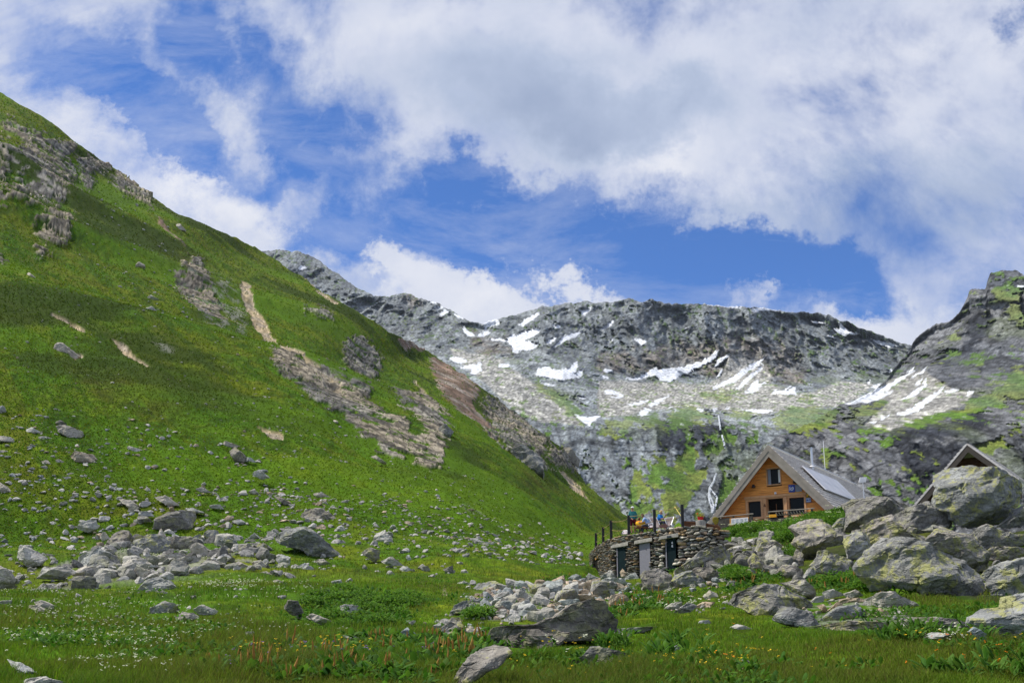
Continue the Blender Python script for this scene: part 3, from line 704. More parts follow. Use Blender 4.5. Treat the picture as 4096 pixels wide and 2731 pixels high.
# ---------------------------------------------------------------- stone
def stone_mat(name, c_lo, c_mid, c_hi, lichen, dark, crack=.6, bumpd=.05):
    m, t, b = new_mat(name, .9, .2)
    tc = t.n('ShaderNodeTexCoord'); geo = t.n('ShaderNodeNewGeometry'); oi = t.n('ShaderNodeObjectInfo')
    pos = geo.outputs['Position']
    n1 = t.noise(pos, .9, 6, .62); n2 = t.noise(pos, 5.0, 6, .7); n3 = t.noise(pos, 1.9, 5, .6, .6); n4 = t.noise(pos, 14.0, 4, .7)
    mp = t.n('ShaderNodeMapping'); mp.inputs['Scale'].default_value = (.7, .7, 3.2); mp.inputs['Rotation'].default_value = (.35, .45, 0); t.l(pos, mp.inputs[0])
    n5 = t.noise(mp.outputs[0], 1.6, 6, .65, .4)
    base = t.ramp(t.math('ADD', t.math('MULTIPLY', n1, .5), t.math('MULTIPLY', n2, .5)), [(.38, c_lo), (.5, c_mid), (.61, c_hi)])
    base = t.mixc(1.0, base, oi.outputs['Color'], 'MULTIPLY')
    base = t.mixc(t.math('MULTIPLY', t.ramp(n5, [(.55, 0), (.68, 1)]), dark), base, (.035, .034, .032))
    li = t.math('MULTIPLY', t.ramp(t.math('ADD', t.math('MULTIPLY', n3, .55), t.math('MULTIPLY', n2, .45)), [(.505, 0), (.565, 1)]), lichen)
    base = t.mixc(li, base, (.36, .36, .09))
    pale = t.math('MULTIPLY', t.ramp(n4, [(.6, 0), (.7, 1)]), .55)
    base = t.mixc(pale, base, (.46, .45, .41))
    base = t.mixc(t.math('MULTIPLY', t.ramp(n4, [(.30, 1), (.40, 0)]), .75), base, (.03, .03, .028))
    vo = t.n('ShaderNodeTexVoronoi', feature='DISTANCE_TO_EDGE'); vo.inputs['Scale'].default_value = 1.1
    vd = t.n('ShaderNodeVectorMath', operation='MULTIPLY_ADD'); nzc = t.n('ShaderNodeTexNoise'); nzc.inputs['Scale'].default_value = 1.6; nzc.inputs['Detail'].default_value = 5; t.l(pos, nzc.inputs['Vector']); t.l(nzc.outputs['Color'], vd.inputs[0]); vd.inputs[1].default_value = (1.3, 1.3, 1.3); t.l(mp.outputs[0], vd.inputs[2]); t.l(vd.outputs[0], vo.inputs['Vector'])
    crk = t.ramp(vo.outputs['Distance'], [(0, 0), (.035, 1)])
    base = t.mixc(t.math('MULTIPLY', t.math('MULTIPLY', t.math('SUBTRACT', 1.0, crk), t.ramp(n1, [(.48, 0), (.6, 1)])), crack), base, (.022, .021, .02))
    t.l(base, b.inputs['Base Color'])
    hh = t.math('ADD', t.math('MULTIPLY', crk, .15),  t.math('MULTIPLY', n2, .7), t.math('ADD', t.math('MULTIPLY', n5, .9), t.math('MULTIPLY', n4, .25)))
    t.l(t.bump(hh, 1.0, bumpd * 3), b.inputs['Normal'])
    return m
S_LICH = stone_mat('lichen_granite', (.15, .145, .13), (.26, .25, .225), (.40, .385, .35), .7, .55)
S_DARK = stone_mat('dark_granite', (.11, .107, .098), (.19, .182, .166), (.33, .32, .295), .25, .55)
S_PALE = stone_mat('pale_gneiss', (.25, .24, .21), (.38, .365, .325), (.55, .53, .48), .15, .35, bumpd=.03)
S_TAN = stone_mat('rusty_gneiss', (.24, .18, .12), (.38, .30, .21), (.50, .43, .34), .05, .35, bumpd=.03)
S_BLUE = stone_mat('blue_schist', (.16, .18, .175), (.27, .295, .285), (.42, .44, .42), .05, .4, bumpd=.03)
SM = dict(L=S_LICH, D=S_DARK, P=S_PALE, T=S_TAN, B=S_BLUE)
WORD = dict(L='lichen-spotted grey', D='dark grey', P='pale grey', T='rusty tan', B='bluish grey')

_ico = {}
def ico(sub):
    if sub not in _ico:
        bm = bmesh.new(); bmesh.ops.create_icosphere(bm, subdivisions=sub, radius=1)
        V = np.array([v.co[:] for v in bm.verts]); V /= np.linalg.norm(V, axis=1)[:, None]
        Fc = np.array([[v.index for v in f.verts] for f in bm.faces]); bm.free()
        _ico[sub] = (V, Fc)
    return _ico[sub]

def chop(V, r, n, lo, hi, front=False):
    """cut flat faces into a body of radius ~r"""
    for _ in range(n):
        d = r.normal(size=3)
        if front: d[1] = -abs(d[1]) - .3
        d /= np.linalg.norm(d)
        s = V @ d
        top = s.max(); h = top * r.uniform(lo, hi)
        k = s > h
        V[k] -= d * ((s[k] - h) * .9)[:, None]
    return V

def rock_proto(seed, sub=3, flat=.75):
    r = np.random.default_rng(seed)
    V, Fc = ico(sub); V = V.copy()
    V = np.sign(V) * np.abs(V) ** .82
    V = chop(V, r, 14, .42, .82)
    V += (V / np.linalg.norm(V, axis=1)[:, None]) * (.06 * fbm(V * 1.7 + seed * 3.1, 4) + .04 * ridged(V * 2.6 + seed, 3))[:, None]
    V -= (V.max(0) + V.min(0)) / 2
    V /= np.abs(V).max(0)
    return V, Fc

def body_from_outline(q, Yc, seed, sub=4, depth=None, rough=1.0):
    """a solid boulder whose silhouette from the path is outline q; returns centre, vertices (relative), faces"""
    r = np.random.default_rng(seed)
    W = P3(q[:, 0], q[:, 1], np.full(len(q), Yc))[:, [0, 2]]
    c = (W.max(0) + W.min(0)) / 2
    # centroid of area is a safer star centre
    x, z = W[:, 0], W[:, 1]; x1, z1 = np.roll(x, -1), np.roll(z, -1); cr = x * z1 - x1 * z; a = cr.sum() / 2
    c = np.array([((x + x1) * cr).sum(), ((z + z1) * cr).sum()]) / (6 * a)
    S = W - c
    size = S.max(0) - S.min(0)
    V, Fc = ico(sub); V = V.copy()
    th = np.arctan2(V[:, 2], V[:, 0])
    ct, st = np.cos(th), np.sin(th)
    rad = np.zeros(len(V))
    for k in range(len(S)):
        A_, B_ = S[k - 1], S[k]; e = B_ - A_
        den = ct * e[1] - st * e[0]
        with np.errstate(divide='ignore', invalid='ignore'):
            tt_ = (A_[0] * e[1] - A_[1] * e[0]) / den
            ss = (A_[0] * st - A_[1] * ct) / den
        ok = (tt_ > 0) & (ss >= -1e-6) & (ss <= 1 + 1e-6) & np.isfinite(tt_)
        rad = np.where(ok, np.maximum(rad, tt_), rad)
    rad = np.where(rad <= 0, size.min() * .3, rad)
    m = np.hypot(V[:, 0], V[:, 2])
    dep = depth or (.30 * size.min() + .18 * size.max())
    body = np.stack([ct * rad * m ** .5, dep * np.sign(V[:, 1]) * np.abs(V[:, 1]) ** .75, st * rad * m ** .5], 1)
    sz = math.sqrt(size[0] * size[1])
    # flat broken faces towards and away from the path; the rim keeps its outline
    for _ in range(9):
        d = r.normal(size=3) * np.array([.8, 1, .8]); d[1] = -abs(d[1]) - .35
        d /= np.linalg.norm(d)
        s_ = body @ d; h_ = s_.max() * r.uniform(.45, .8)
        k = s_ > h_
        body[k] -= np.array([0, 1, 0]) * (np.sign(d[1]) * np.minimum((s_[k] - h_) / abs(d[1]), dep * 1.1) * .85)[:, None]
    world = body / sz
    st_ = np.stack([world[:, 0] + .5 * world[:, 2], world[:, 1], world[:, 2] * 2.4 - world[:, 0]], -1)
    rg = ridged(st_ * 1.5 + seed, 5)
    lvv = rg * 2.6; rg = .5 * rg + .5 * (np.floor(lvv) + sstep(.2, .8, lvv - np.floor(lvv))) / 2.6
    amp = sz * rough * (.045 * fbm(world * 2.4 + seed, 3) + .035 * (rg - .8) + .012 * fbm(world * 9 + seed, 4, .6) - .03 * sstep(.06, .0, np.abs(perlin(st_ * 1.3 + seed * 2.7))))
    nrm = V * np.array([.75, 1, .75])
    body = body + nrm * amp[:, None]
    for ax, q_ in ((0, 0), (2, 1)):
        lo, hi = body[:, ax].min(), body[:, ax].max()
        body[:, ax] = (body[:, ax] - lo) / (hi - lo) * size[q_] * 1.04 + S[:, q_].min() - .02 * size[q_]
    return np.array([c[0], Yc, c[1]]), body, Fc, size, dep

ROCKS = []          # (object, u, v, area px, word)
BIG = []            # landmarks (u, v, short name)
def add_outline(fr, pts, kind, name=None, lab=None, short=None, Y=None, tint=1.0, sub=None, depth=None):
    q = px(fr, pts)
    if (q.max(0) - q.min(0)).prod() < 3500: q = q.mean(0) + (q - q.mean(0)) * 1.10
    wpx, hpx = q.max(0) - q.min(0)
    cu = q[:, 0].mean(); vb_ = q[:, 1].max()
    if Y is None:
        g = ground_pt(min(max(cu, -200), 1200), min(vb_ - .12 * hpx - .8, 900))
        Y = g[1] * (1 + .38 * (.30 * min(wpx, hpx) + .18 * max(wpx, hpx)) / F_PX)
    area = wpx * hpx
    sub = sub or (6 if area > 1500 else 5 if area > 300 else 4 if area > 60 else 3)
    ctr, Vb, Fc, size, dep = body_from_outline(q, Y, int(cu * 7 + vb_ * 13) % 9973, sub, depth)
    nm = name or ('boulder' if area > 250 else 'rock')
    o = link(nm, np_mesh(nm, Vb, Fc, SM[kind], smooth=False))
    o.location = ctr
    tv = tint * (1 + .12 * math.sin(cu * 3.7 + vb_))
    hv = .06 * math.sin(cu * 1.3 + vb_ * 2.1); o.color = (tv * (1 + hv), tv, tv * (1 - hv), 1)
    ROCKS.append([o, cu, q[:, 1].mean(), area, kind, lab, wpx / max(hpx, .1)])
    if short: BIG.append((cu, q[:, 1].mean(), short, o))
    return o
# (frame, outline, stone, label, short name)
OUT = [
 ('Z3', [(1700,500),(1730,300),(1760,240),(1830,205),(1960,205),(2040,240),(2180,258),(2300,310),(2360,360),(2360,500),(2300,560),(2240,640),(2150,690),(2080,685),(1980,690),(1860,660),(1800,620),(1790,560)], 'L', 'huge blocky grey boulder split by an upright crack, topmost of the pile', 'huge cracked block'),
 ('Z3', [(2170,690),(2230,640),(2300,560),(2400,520),(2400,640),(2330,690),(2250,700)], 'D', 'dark wedge of rock tucked under the huge cracked block', None),
 ('Z3', [(985,520),(1050,480),(1200,470),(1340,465),(1420,480),(1520,520),(1430,580),(1330,620),(1200,640),(1110,690),(1050,720),(990,720),(1000,640)], 'D', 'long dark flat-topped boulder beside the hut roof end', 'long dark flat-topped boulder'),
 ('Z3', [(1330,680),(1380,610),(1480,540),(1620,505),(1730,540),(1790,590),(1790,680),(1740,720),(1640,740),(1480,770),(1390,750)], 'D', 'smooth dark dome-shaped boulder leaning under the huge cracked block', 'dark dome boulder'),
 ('Z3', [(1120,690),(1200,640),(1370,615),(1400,740),(1600,760),(1640,840),(1350,800),(1200,870),(1150,890),(1140,780)], 'L', 'light sloping slab wedged beneath the dark dome boulder', None),
 ('Z3', [(1100,1000),(1120,960),(1230,850),(1300,770),(1480,790),(1620,850),(1780,910),(1900,990),(2000,1080),(2010,1200),(1980,1300),(1930,1330),(1840,1290),(1750,1240),(1600,1230),(1400,1180),(1230,1190),(1150,1130),(1100,1080)], 'L', 'largest sloping slab, covered in yellow lichen, filling the foot of the pile', 'great lichen slab'),
 ('Z3', [(1630,800),(1700,730),(1760,705),(1830,720),(1900,750),(1980,830),(2080,920),(2120,1000),(2080,1080),(2000,1070),(1900,980),(1780,900),(1660,850)], 'L', 'peaked boulder with bright lichen crest behind the great lichen slab', 'lichen-crested boulder'),
 ('Z3', [(1970,780),(2000,730),(2070,690),(2150,740),(2250,765),(2400,760),(2400,860),(2180,880),(2070,890),(2000,830)], 'L', 'flat lichen slab lying below the huge cracked block at the picture edge', None),
 ('Z3', [(2080,890),(2130,860),(2400,870),(2400,920),(2250,960),(2160,975),(2100,940)], 'L', 'lichen block with red moss beside it at the right end of the pile', None),
 ('Z3', [(2090,1080),(2110,1040),(2220,990),(2450,940),(2500,1290),(2250,1310),(2200,1290),(2140,1200)], 'L', 'tall block right of the dark gap at the end of the pile', 'tall end block'),
 ('Z5', [(1970,520),(2010,480),(2120,410),(2230,400),(2300,330),(2450,300),(2600,400),(2600,680),(2352,650),(2150,620),(2080,580),(1990,560)], 'L', 'big lichen boulder bulging from the grass at the bottom right corner', 'corner boulder'),
 ('Z3', [(540,710),(570,690),(630,660),(720,640),(790,650),(850,710),(840,780),(790,830),(770,880),(740,980),(680,990),(620,930),(600,870),(560,820),(590,770)], 'L', 'upright knobbly lichen boulder just below the leafy green clump', 'upright lichen boulder'),
 ('Z3', [(850,700),(900,640),(990,615),(1010,695),(940,725),(880,725)], 'L', 'smaller boulder between the leafy clump and the long dark boulder', None),
 ('Z3', [(815,830),(850,750),(880,720),(960,760),(970,800),(930,860),(860,870)], 'D', 'rounded dark boulder right of the upright lichen boulder', None),
 ('Z3', [(950,820),(980,770),(1060,740),(1130,750),(1150,830),(1140,900),(1080,950),(980,940)], 'L', 'blocky boulder with yellow-green lichen face standing mid pile', 'yellow-faced block'),
 ('Z3', [(700,1000),(750,900),(800,890),(930,940),(1060,1010),(1100,1060),(1010,1090),(900,1080),(800,1060),(720,1050)], 'L', 'wide wedge boulder left of the great lichen slab with pink flowers behind', 'wide wedge boulder'),
 ('Z3', [(270,890),(300,830),(390,820),(440,850),(430,950),(400,1000),(330,1000),(280,950)], 'L', 'rounded lichen block under the left edge of the leafy clump', None),
 ('Z3', [(40,870),(110,830),(190,830),(215,880),(200,910),(120,910),(40,890)], 'L', 'small flat-based lichen boulder on top of the row below the hut', None),
 ('Z3', [(60,960),(100,910),(190,920),(200,980),(180,1010),(100,1020)], 'D', 'dark round boulder in the row below the hut', None),
 ('Z3', [(190,970),(230,910),(270,960),(330,1030),(340,1080),(260,1080),(200,1020)], 'L', 'leaning egg-shaped boulder in the row below the hut', None),
 ('Z3', [(420,1040),(470,1000),(530,1000),(600,1030),(620,1080),(590,1110),(500,1100),(430,1070)], 'L', 'low loaf-shaped boulder lying below the upright lichen boulder', None),
 ('Z3', [(530,990),(570,880),(620,940),(640,1000),(580,1020)], 'D', 'narrow dark boulder jammed behind the loaf-shaped boulder', None),
 ('Z3', [(430,990),(470,930),(530,930),(520,990)], 'L', 'little boulder above the loaf-shaped boulder', None),
 ('Z3', [(610,1110),(660,1030),(710,1000),(700,1100),(640,1130)], 'L', 'slim boulder right of the loaf-shaped boulder', None),
 ('Z3', [(345,1010),(370,990),(405,1000),(400,1075),(350,1080)], 'L', 'two-lobed small boulder between egg-shaped and loaf-shaped boulders', None),
 ('Z1', [(1330,1230),(1450,1180),(1560,1170),(1600,1240),(1590,1300),(1500,1330),(1400,1300),(1250,1420),(1130,1440),(1150,1370),(1270,1280)], 'L', 'sloping grey boulder leaning right of the dark toilet door', 'door-side sloping boulder'),
 ('Z1', [(1400,1150),(1480,1110),(1560,1160),(1540,1190),(1420,1190)], 'P', 'pale boulder capping the door-side sloping boulder', None),
 ('Z4', [(1785,240),(1830,170),(1930,150),(2010,210),(2000,280),(1850,290)], 'L', 'ridge-backed boulder right of the square lichen boulder below the doors', None),
 ('Z4', [(1930,150),(2000,125),(2100,140),(2195,190),(2180,240),(2080,260),(2000,220)], 'D', 'broad dark-topped boulder above the reddish dock spikes', None),
 ('Z4', [(1570,180),(1600,150),(1680,130),(1760,150),(1790,210),(1770,290),(1680,320),(1600,290)], 'D', 'square grey lichen boulder in front of the stone building doors', 'square boulder below the doors'),
 ('Z4', [(460,640),(480,570),(530,540),(640,540),(790,535),(860,500),(960,450),(1060,390),(1180,350),(1280,360),(1310,430),(1390,500),(1380,580),(1300,600),(1200,650),(1000,660),(870,720),(700,750),(600,750),(520,710),(465,690)], 'D', 'long black-faced boulder in the middle foreground, high at one end', 'long black-faced boulder'),
 ('Z4', [(180,1030),(260,880),(340,790),(420,720),(500,700),(570,720),(610,760),(560,800),(520,850),(450,890),(330,960),(280,1030)], 'L', 'pale speckled slanting boulder cut by the bottom edge of the photo', 'speckled slanting boulder'),
 ('Z4', [(1040,840),(1060,800),(1140,760),(1210,700),(1300,705),(1440,740),(1450,780),(1350,800),(1280,840),(1160,850),(1080,860)], 'D', 'craggy low boulder sunk in grass in front of the long black-faced boulder', 'craggy low boulder'),
 ('Z4', [(80,610),(130,560),(190,500),(240,490),(260,540),(270,600),(200,630),(110,630)], 'L', 'pointed grey boulder standing left of the long black-faced boulder', 'pointed grey boulder'),
 ('Z4', [(170,480),(220,390),(300,365),(310,400),(270,450),(180,495)], 'L', 'leaning lichen slab at the left end of the rubble heap', 'leaning slab'),
 ('Z4', [(345,290),(400,235),(500,225),(590,270),(640,300),(560,330),(430,330),(370,310)], 'L', 'yellow lichen-topped boulder on the crest of the rubble heap', 'lichen-topped heap boulder'),
 ('Z4', [(1140,240),(1190,170),(1250,200),(1290,230),(1250,270),(1180,270)], 'B', 'bluish angular block on the rubble crest below the curved wall', 'bluish crest block'),
 ('Z4', [(1270,190),(1370,120),(1395,190),(1300,200)], 'B', 'upright pointed stone against the first dark door', None),
 ('Z4', [(1420,160),(1450,110),(1500,100),(1560,140),(1580,180),(1540,190),(1430,190)], 'T', 'orange-streaked block between the two left doors', 'orange-streaked block'),
 ('Z4', [(1440,200),(1520,160),(1550,210),(1480,225)], 'B', 'bluish stone right below the orange-streaked block', None),
 ('Z4', [(1250,270),(1290,210),(1440,200),(1460,240),(1380,290),(1270,300)], 'B', 'flat bluish slab at the top of the rubble heap', None),
 ('Z4', [(1335,370),(1350,330),(1420,315),(1470,350),(1440,400),(1350,405)], 'T', 'round purplish-brown boulder at the right foot of the rubble heap', 'purplish round boulder'),
 ('Z4', [(1280,310),(1310,280),(1370,280),(1370,330),(1310,340)], 'P', None, None), ('Z4', [(1370,290),(1430,275),(1450,310),(1390,320)], 'B', None, None),
 ('Z4', [(690,320),(720,280),(790,255),(830,290),(770,330)], 'P', None, None), ('Z4', [(830,270),(900,230),(960,225),(950,260),(860,290)], 'B', None, None),
 ('Z4', [(1010,330),(1040,270),(1120,240),(1150,250),(1090,310),(1040,350)], 'T', 'brown slab tilted on the rubble heap', 'tilted brown slab'),
 ('Z4', [(660,490),(690,390),(750,360),(800,420),(830,450),(780,490),(700,505)], 'P', 'large pale boulder in the middle of the rubble heap', 'pale heap boulder'),
 ('Z4', [(810,450),(850,415),(890,440),(880,475),(830,475)], 'B', None, None), ('Z4', [(490,430),(530,370),(620,310),(660,340),(640,390),(560,440)], 'P', None, None),
 ('Z4', [(1090,380),(1130,330),(1190,330),(1180,370)], 'P', None, None), ('Z4', [(1180,310),(1230,290),(1280,320),(1250,345)], 'P', None, None),
 ('Z4', [(470,490),(500,450),(590,430),(560,490),(500,510)], 'P', None, None), ('Z4', [(790,350),(830,335),(900,345),(890,380),(800,380)], 'B', None, None),
 ('Z4', [(940,240),(1010,235),(1000,280),(950,280)], 'T', None, None), ('Z4', [(1040,200),(1090,170),(1130,190),(1100,230),(1050,230)], 'B', None, None),
 ('Z4', [(280,575),(330,545),(380,590),(400,620),(300,610)], 'P', None, None), ('Z4', [(60,545),(100,525),(130,550),(90,570)], 'P', None, None),
 ('Z4', [(380,420),(430,395),(480,400),(450,450),(400,450)], 'P', None, None), ('Z4', [(320,360),(400,345),(450,360),(400,400),(340,400)], 'B', None, None), ('Z4', [(640,370),(690,340),(720,350),(690,390),(650,400)], 'T', None, None),
 ('Z4', [(930,380),(980,370),(1020,390),(970,410)], 'T', None, None), ('Z4', [(890,410),(930,390),(940,420),(900,440)], 'T', None, None), ('Z4', [(830,330),(850,295),(930,290),(900,330)], 'T', None, None), ('Z4', [(940,340),(970,310),(1020,320),(1010,350),(960,370)], 'P', None, None),
 ('Z5', [(265,380),(300,310),(430,250),(560,250),(700,310),(820,380),(800,420),(600,460),(480,480),(380,430)], 'L', 'broad lichen-crusted dome in front of the boulder row', 'lichen-crusted dome'),
 ('Z5', [(560,500),(640,405),(720,420),(850,490),(890,570),(760,560),(600,520)], 'D', 'dark wedge at the foot of the lichen-crusted dome', 'dark wedge'),
 ('Z5', [(620,230),(740,215),(860,310),(820,350),(700,300)], 'L', None, None),
 ('Z5', [(900,500),(1000,420),(1130,400),(1220,450),(1200,510),(1100,530),(920,520)], 'L', 'grey boulder in the middle of the bare stony patch', 'stony patch boulder'),
 ('Z5', [(900,300),(960,280),(1040,320),(920,345)], 'P', None, None), ('Z5', [(1060,310),(1130,285),(1190,325),(1080,345)], 'P', None, None),
 ('Z5', [(1260,350),(1310,310),(1400,300),(1500,350),(1620,420),(1600,440),(1450,400),(1330,410)], 'P', 'flat khaki slab lying before the great lichen slab', 'flat khaki slab'),
 ('Z5', [(1265,450),(1310,420),(1380,450),(1370,495),(1290,490)], 'T', None, None), ('Z5', [(1560,530),(1600,485),(1700,490),(1850,500),(1960,545),(1950,575),(1850,580),(1700,560)], 'D', 'long low grey rock at the edge of the stony patch', 'long low rock'),
 ('Z5', [(1960,590),(2000,560),(2060,600),(2100,670),(2080,690),(2010,640)], 'B', 'pale bluish slanting rock below the corner boulder', None), ('Z5', [(1440,520),(1490,475),(1540,500),(1540,540),(1470,545)], 'D', None, None),
 ('Z5', [(930,440),(1000,375),(1040,400),(960,460)], 'T', None, None), ('Z5', [(1030,385),(1060,350),(1160,345),(1240,380),(1250,415),(1130,400)], 'T', None, None), ('Z5', [(800,380),(850,335),(900,330),(890,370),(820,400)], 'P', None, None),
 ('Z5', [(860,400),(900,390),(930,430),(900,450)], 'T', None, None), ('Z5', [(910,560),(1080,510),(1350,520),(1390,550),(1250,590),(1100,600),(950,590)], 'L', 'flat slab edging the stony patch along the grass', 'flat edging slab'), ('Z5', [(1390,450),(1430,430),(1500,470),(1440,490)], 'P', None, None),
 ('Z5', [(-40,560),(10,510),(60,505),(105,550),(40,565)], 'P', 'small pale rock alone in the grass below the lichen-crusted dome', None), ('Z5', [(230,560),(280,535),(370,570),(350,590),(270,590)], 'P', None, None),
 ('Z5', [(240,880),(300,800),(340,795),(400,830),(460,880),(440,905),(360,895)], 'L', 'lone grey rock poking out of the grass near the bottom edge', 'lone grass rock'), ('Z5', [(1610,640),(1700,595),(1900,610),(1760,655)], 'P', None, None),
 ('Z4', [(1310,600),(1340,575),(1600,555),(1680,550),(1590,590),(1450,605)], 'P', 'thin flat slab right of the long black-faced boulder', None), ('Z4', [(1400,625),(1430,590),(1480,600),(1460,630)], 'P', None, None), ('Z4', [(1750,735),(1820,685),(1860,710),(1780,745)], 'P', None, None),
 ('Z4', [(1740,420),(1790,385),(1850,370),(1870,410),(1800,440)], 'P', None, None), ('Z4', [(1820,440),(1900,380),(1960,400),(1900,465)], 'D', None, None), ('Z4', [(2020,330),(2060,290),(2110,310),(2120,350),(2050,370)], 'P', None, None), ('Z4', [(1950,420),(2010,370),(2100,370),(2050,420)], 'T', None, None),
 ('Z6', [(1045,360),(1060,290),(1130,250),(1270,235),(1285,290),(1270,365),(1180,365)], 'D', 'big square dark boulder standing highest in the boulder field', 'square dark boulder'),
 ('Z6', [(700,500),(720,430),(800,370),(855,375),(880,420),(885,525),(800,530)], 'D', 'tall dark upright boulder at the back of the boulder field', 'tall dark boulder'),
 ('Z6', [(885,520),(890,460),(960,440),(1040,400),(1110,440),(1110,520),(1030,550),(960,560)], 'L', 'knobbly lichen boulder in the middle of the boulder field', 'knobbly boulder'),
 ('Z6', [(1110,460),(1150,420),(1260,410),(1290,460),(1250,520),(1150,525)], 'D', None, None), ('Z6', [(490,590),(510,540),(600,510),(660,490),(760,540),(740,595),(600,615)], 'P', 'broad grey boulder left of the tall dark boulder', 'broad grey boulder'),
 ('Z6', [(980,580),(1060,545),(1180,515),(1225,540),(1200,570),(1100,620),(1040,610)], 'P', 'smooth pale flat-topped boulder below the knobbly boulder', 'smooth pale boulder'), ('Z6', [(1150,600),(1210,560),(1290,540),(1310,590),(1250,635),(1180,635)], 'P', None, None), ('Z6', [(1260,490),(1330,455),(1400,500),(1430,560),(1350,560),(1280,540)], 'P', None, None),
 ('Z6', [(1830,400),(1950,360),(2060,350),(2130,390),(2190,440),(2260,520),(2250,560),(2100,535),(2000,485),(1900,450)], 'D', 'large dark brown boulder slanting down the meadow', 'large slanting boulder'), ('Z6', [(2020,270),(2080,225),(2160,235),(2230,270),(2290,320),(2270,355),(2160,325),(2050,300)], 'D', 'dark slanting boulder uphill of the large slanting boulder', 'upper slanting boulder'),
 ('Z6', [(105,500),(140,475),(240,510),(285,560),(260,600),(200,612),(130,570)], 'P', 'smooth pale oval slab at the left end of the boulder field', 'pale oval slab'), ('Z6', [(-60,600),(50,635),(80,690),(60,745),(-60,760)], 'P', 'pale crumbly boulder cut by the left edge of the photo', 'left edge boulder'),
 ('Z6', [(1905,880),(1940,840),(2000,850),(2030,910),(2025,955),(1960,925)], 'D', 'upright grey block alone in the flowery grass', 'upright grass block'), ('Z6', [(945,765),(990,710),(1050,685),(1120,710),(1195,772),(1100,780)], 'P', 'grey pyramid-shaped rock in front of the boulder field', 'pyramid rock'),
 ('Z6', [(1010,940),(1020,890),(1100,845),(1160,860),(1185,900),(1120,930)], 'L', 'arched pale boulder among white flowers', 'arched pale boulder'), ('Z6', [(1170,955),(1230,915),(1290,920),(1320,950),(1260,978)], 'P', None, None), ('Z6', [(1550,850),(1600,815),(1650,825),(1675,865),(1600,875)], 'B', None, None),
 ('Z6', [(520,355),(560,310),(630,300),(650,350),(590,378)], 'P', 'rounded pale boulder uphill of the broad grey boulder', 'rounded pale boulder'), ('Z6', [(1370,400),(1400,365),(1450,370),(1475,430),(1420,445)], 'L', None, None), ('Z6', [(1480,430),(1520,410),(1580,440),(1605,490),(1560,505)], 'L', None, None), ('Z6', [(1690,455),(1780,455),(1850,510),(1840,535),(1760,490)], 'L', None, None),
 ('Z6', [(1850,560),(1890,530),(1945,550),(1940,610),(1880,590)], 'P', None, None), ('Z6', [(1990,610),(2050,590),(2115,630),(2080,655)], 'P', None, None), ('Z6', [(1830,705),(1870,700),(1980,750),(1950,762),(1890,738)], 'P', None, None), ('Z6', [(2230,710),(2290,700),(2310,760),(2260,752)], 'P', None, None),
 ('Z6', [(1350,590),(1420,560),(1500,590),(1550,640),(1440,622)], 'D', None, None), ('Z6', [(1540,590),(1600,580),(1700,630),(1600,640)], 'P', None, None), ('Z6', [(890,650),(930,615),(1000,640),(1010,685),(940,700)], 'P', None, None), ('Z6', [(260,690),(300,620),(420,610),(480,650),(400,695)], 'P', 'wide crumbly grey rock at the foot of the boulder field', 'wide crumbly rock'),
 ('Z6', [(1310,900),(1360,870),(1450,910),(1430,938),(1340,930)], 'P', None, None), ('Z6', [(2050,950),(2110,930),(2220,978),(2150,998)], 'P', None, None), ('Z6', [(220,850),(290,840),(385,890),(330,905)], 'P', None, None), ('Z6', [(190,870),(250,870),(320,918),(250,912)], 'P', None, None), ('Z6', [(-20,850),(70,838),(60,880),(-20,885)], 'P', None, None),
 ('Z6', [(1640,1050),(1700,1045),(1700,1082),(1650,1078)], 'P', None, None), ('Z6', [(2145,1145),(2200,1110),(2245,1150),(2190,1170)], 'D', None, None), ('Z6', [(30,1240),(120,1260),(240,1330),(220,1352),(120,1305)], 'P', 'bare grey slab slanting through the grass in the bottom left corner', 'corner slab'), ('Z6', [(150,1400),(180,1365),(300,1352),(430,1396),(430,1420),(160,1420)], 'P', None, None),
 ('Z6', [(800,160),(860,160),(930,215),(860,218)], 'P', None, None), ('Z6', [(1050,145),(1110,135),(1190,195),(1120,198)], 'P', None, None), ('Z6', [(930,240),(1000,240),(1020,270),(950,278)], 'P', None, None), ('Z6', [(920,270),(980,275),(1015,308),(930,312)], 'D', None, None), ('Z6', [(1320,90),(1360,80),(1420,115),(1350,112)], 'P', None, None),
 ('Z6', [(1850,140),(1900,150),(1970,200),(1930,208)], 'D', None, None), ('Z6', [(2110,120),(2160,115),(2200,135),(2130,147)], 'P', None, None), ('Z6', [(-20,40),(40,80),(100,140),(60,145),(-20,90)], 'P', None, None), ('Z6', [(1600,115),(1640,95),(1660,130),(1610,132)], 'P', None, None), ('Z6', [(1670,110),(1710,90),(1725,122),(1690,127)], 'P', None, None), ('Z6', [(1410,200),(1480,195),(1490,222),(1430,217)], 'P', None, None), ('Z6', [(1230,215),(1290,220),(1360,250),(1290,253)], 'B', None, None),
 ('Z6', [(850,540),(900,535),(960,560),(900,580)], 'P', None, None), ('Z6', [(760,600),(850,560),(960,560),(1010,610),(900,630),(800,650)], 'P', None, None), ('Z6', [(600,600),(680,560),(760,590),(820,650),(720,660)], 'D', None, None), ('Z6', [(480,650),(560,600),(640,620),(620,660),(520,680)], 'P', None, None), ('Z6', [(1600,330),(1560,300),(1620,295),(1660,330)], 'P', None, None), ('Z6', [(1270,420),(1340,395),(1370,430),(1330,460)], 'L', None, None), ('Z6', [(670,410),(700,380),(730,420),(690,440)], 'P', None, None),
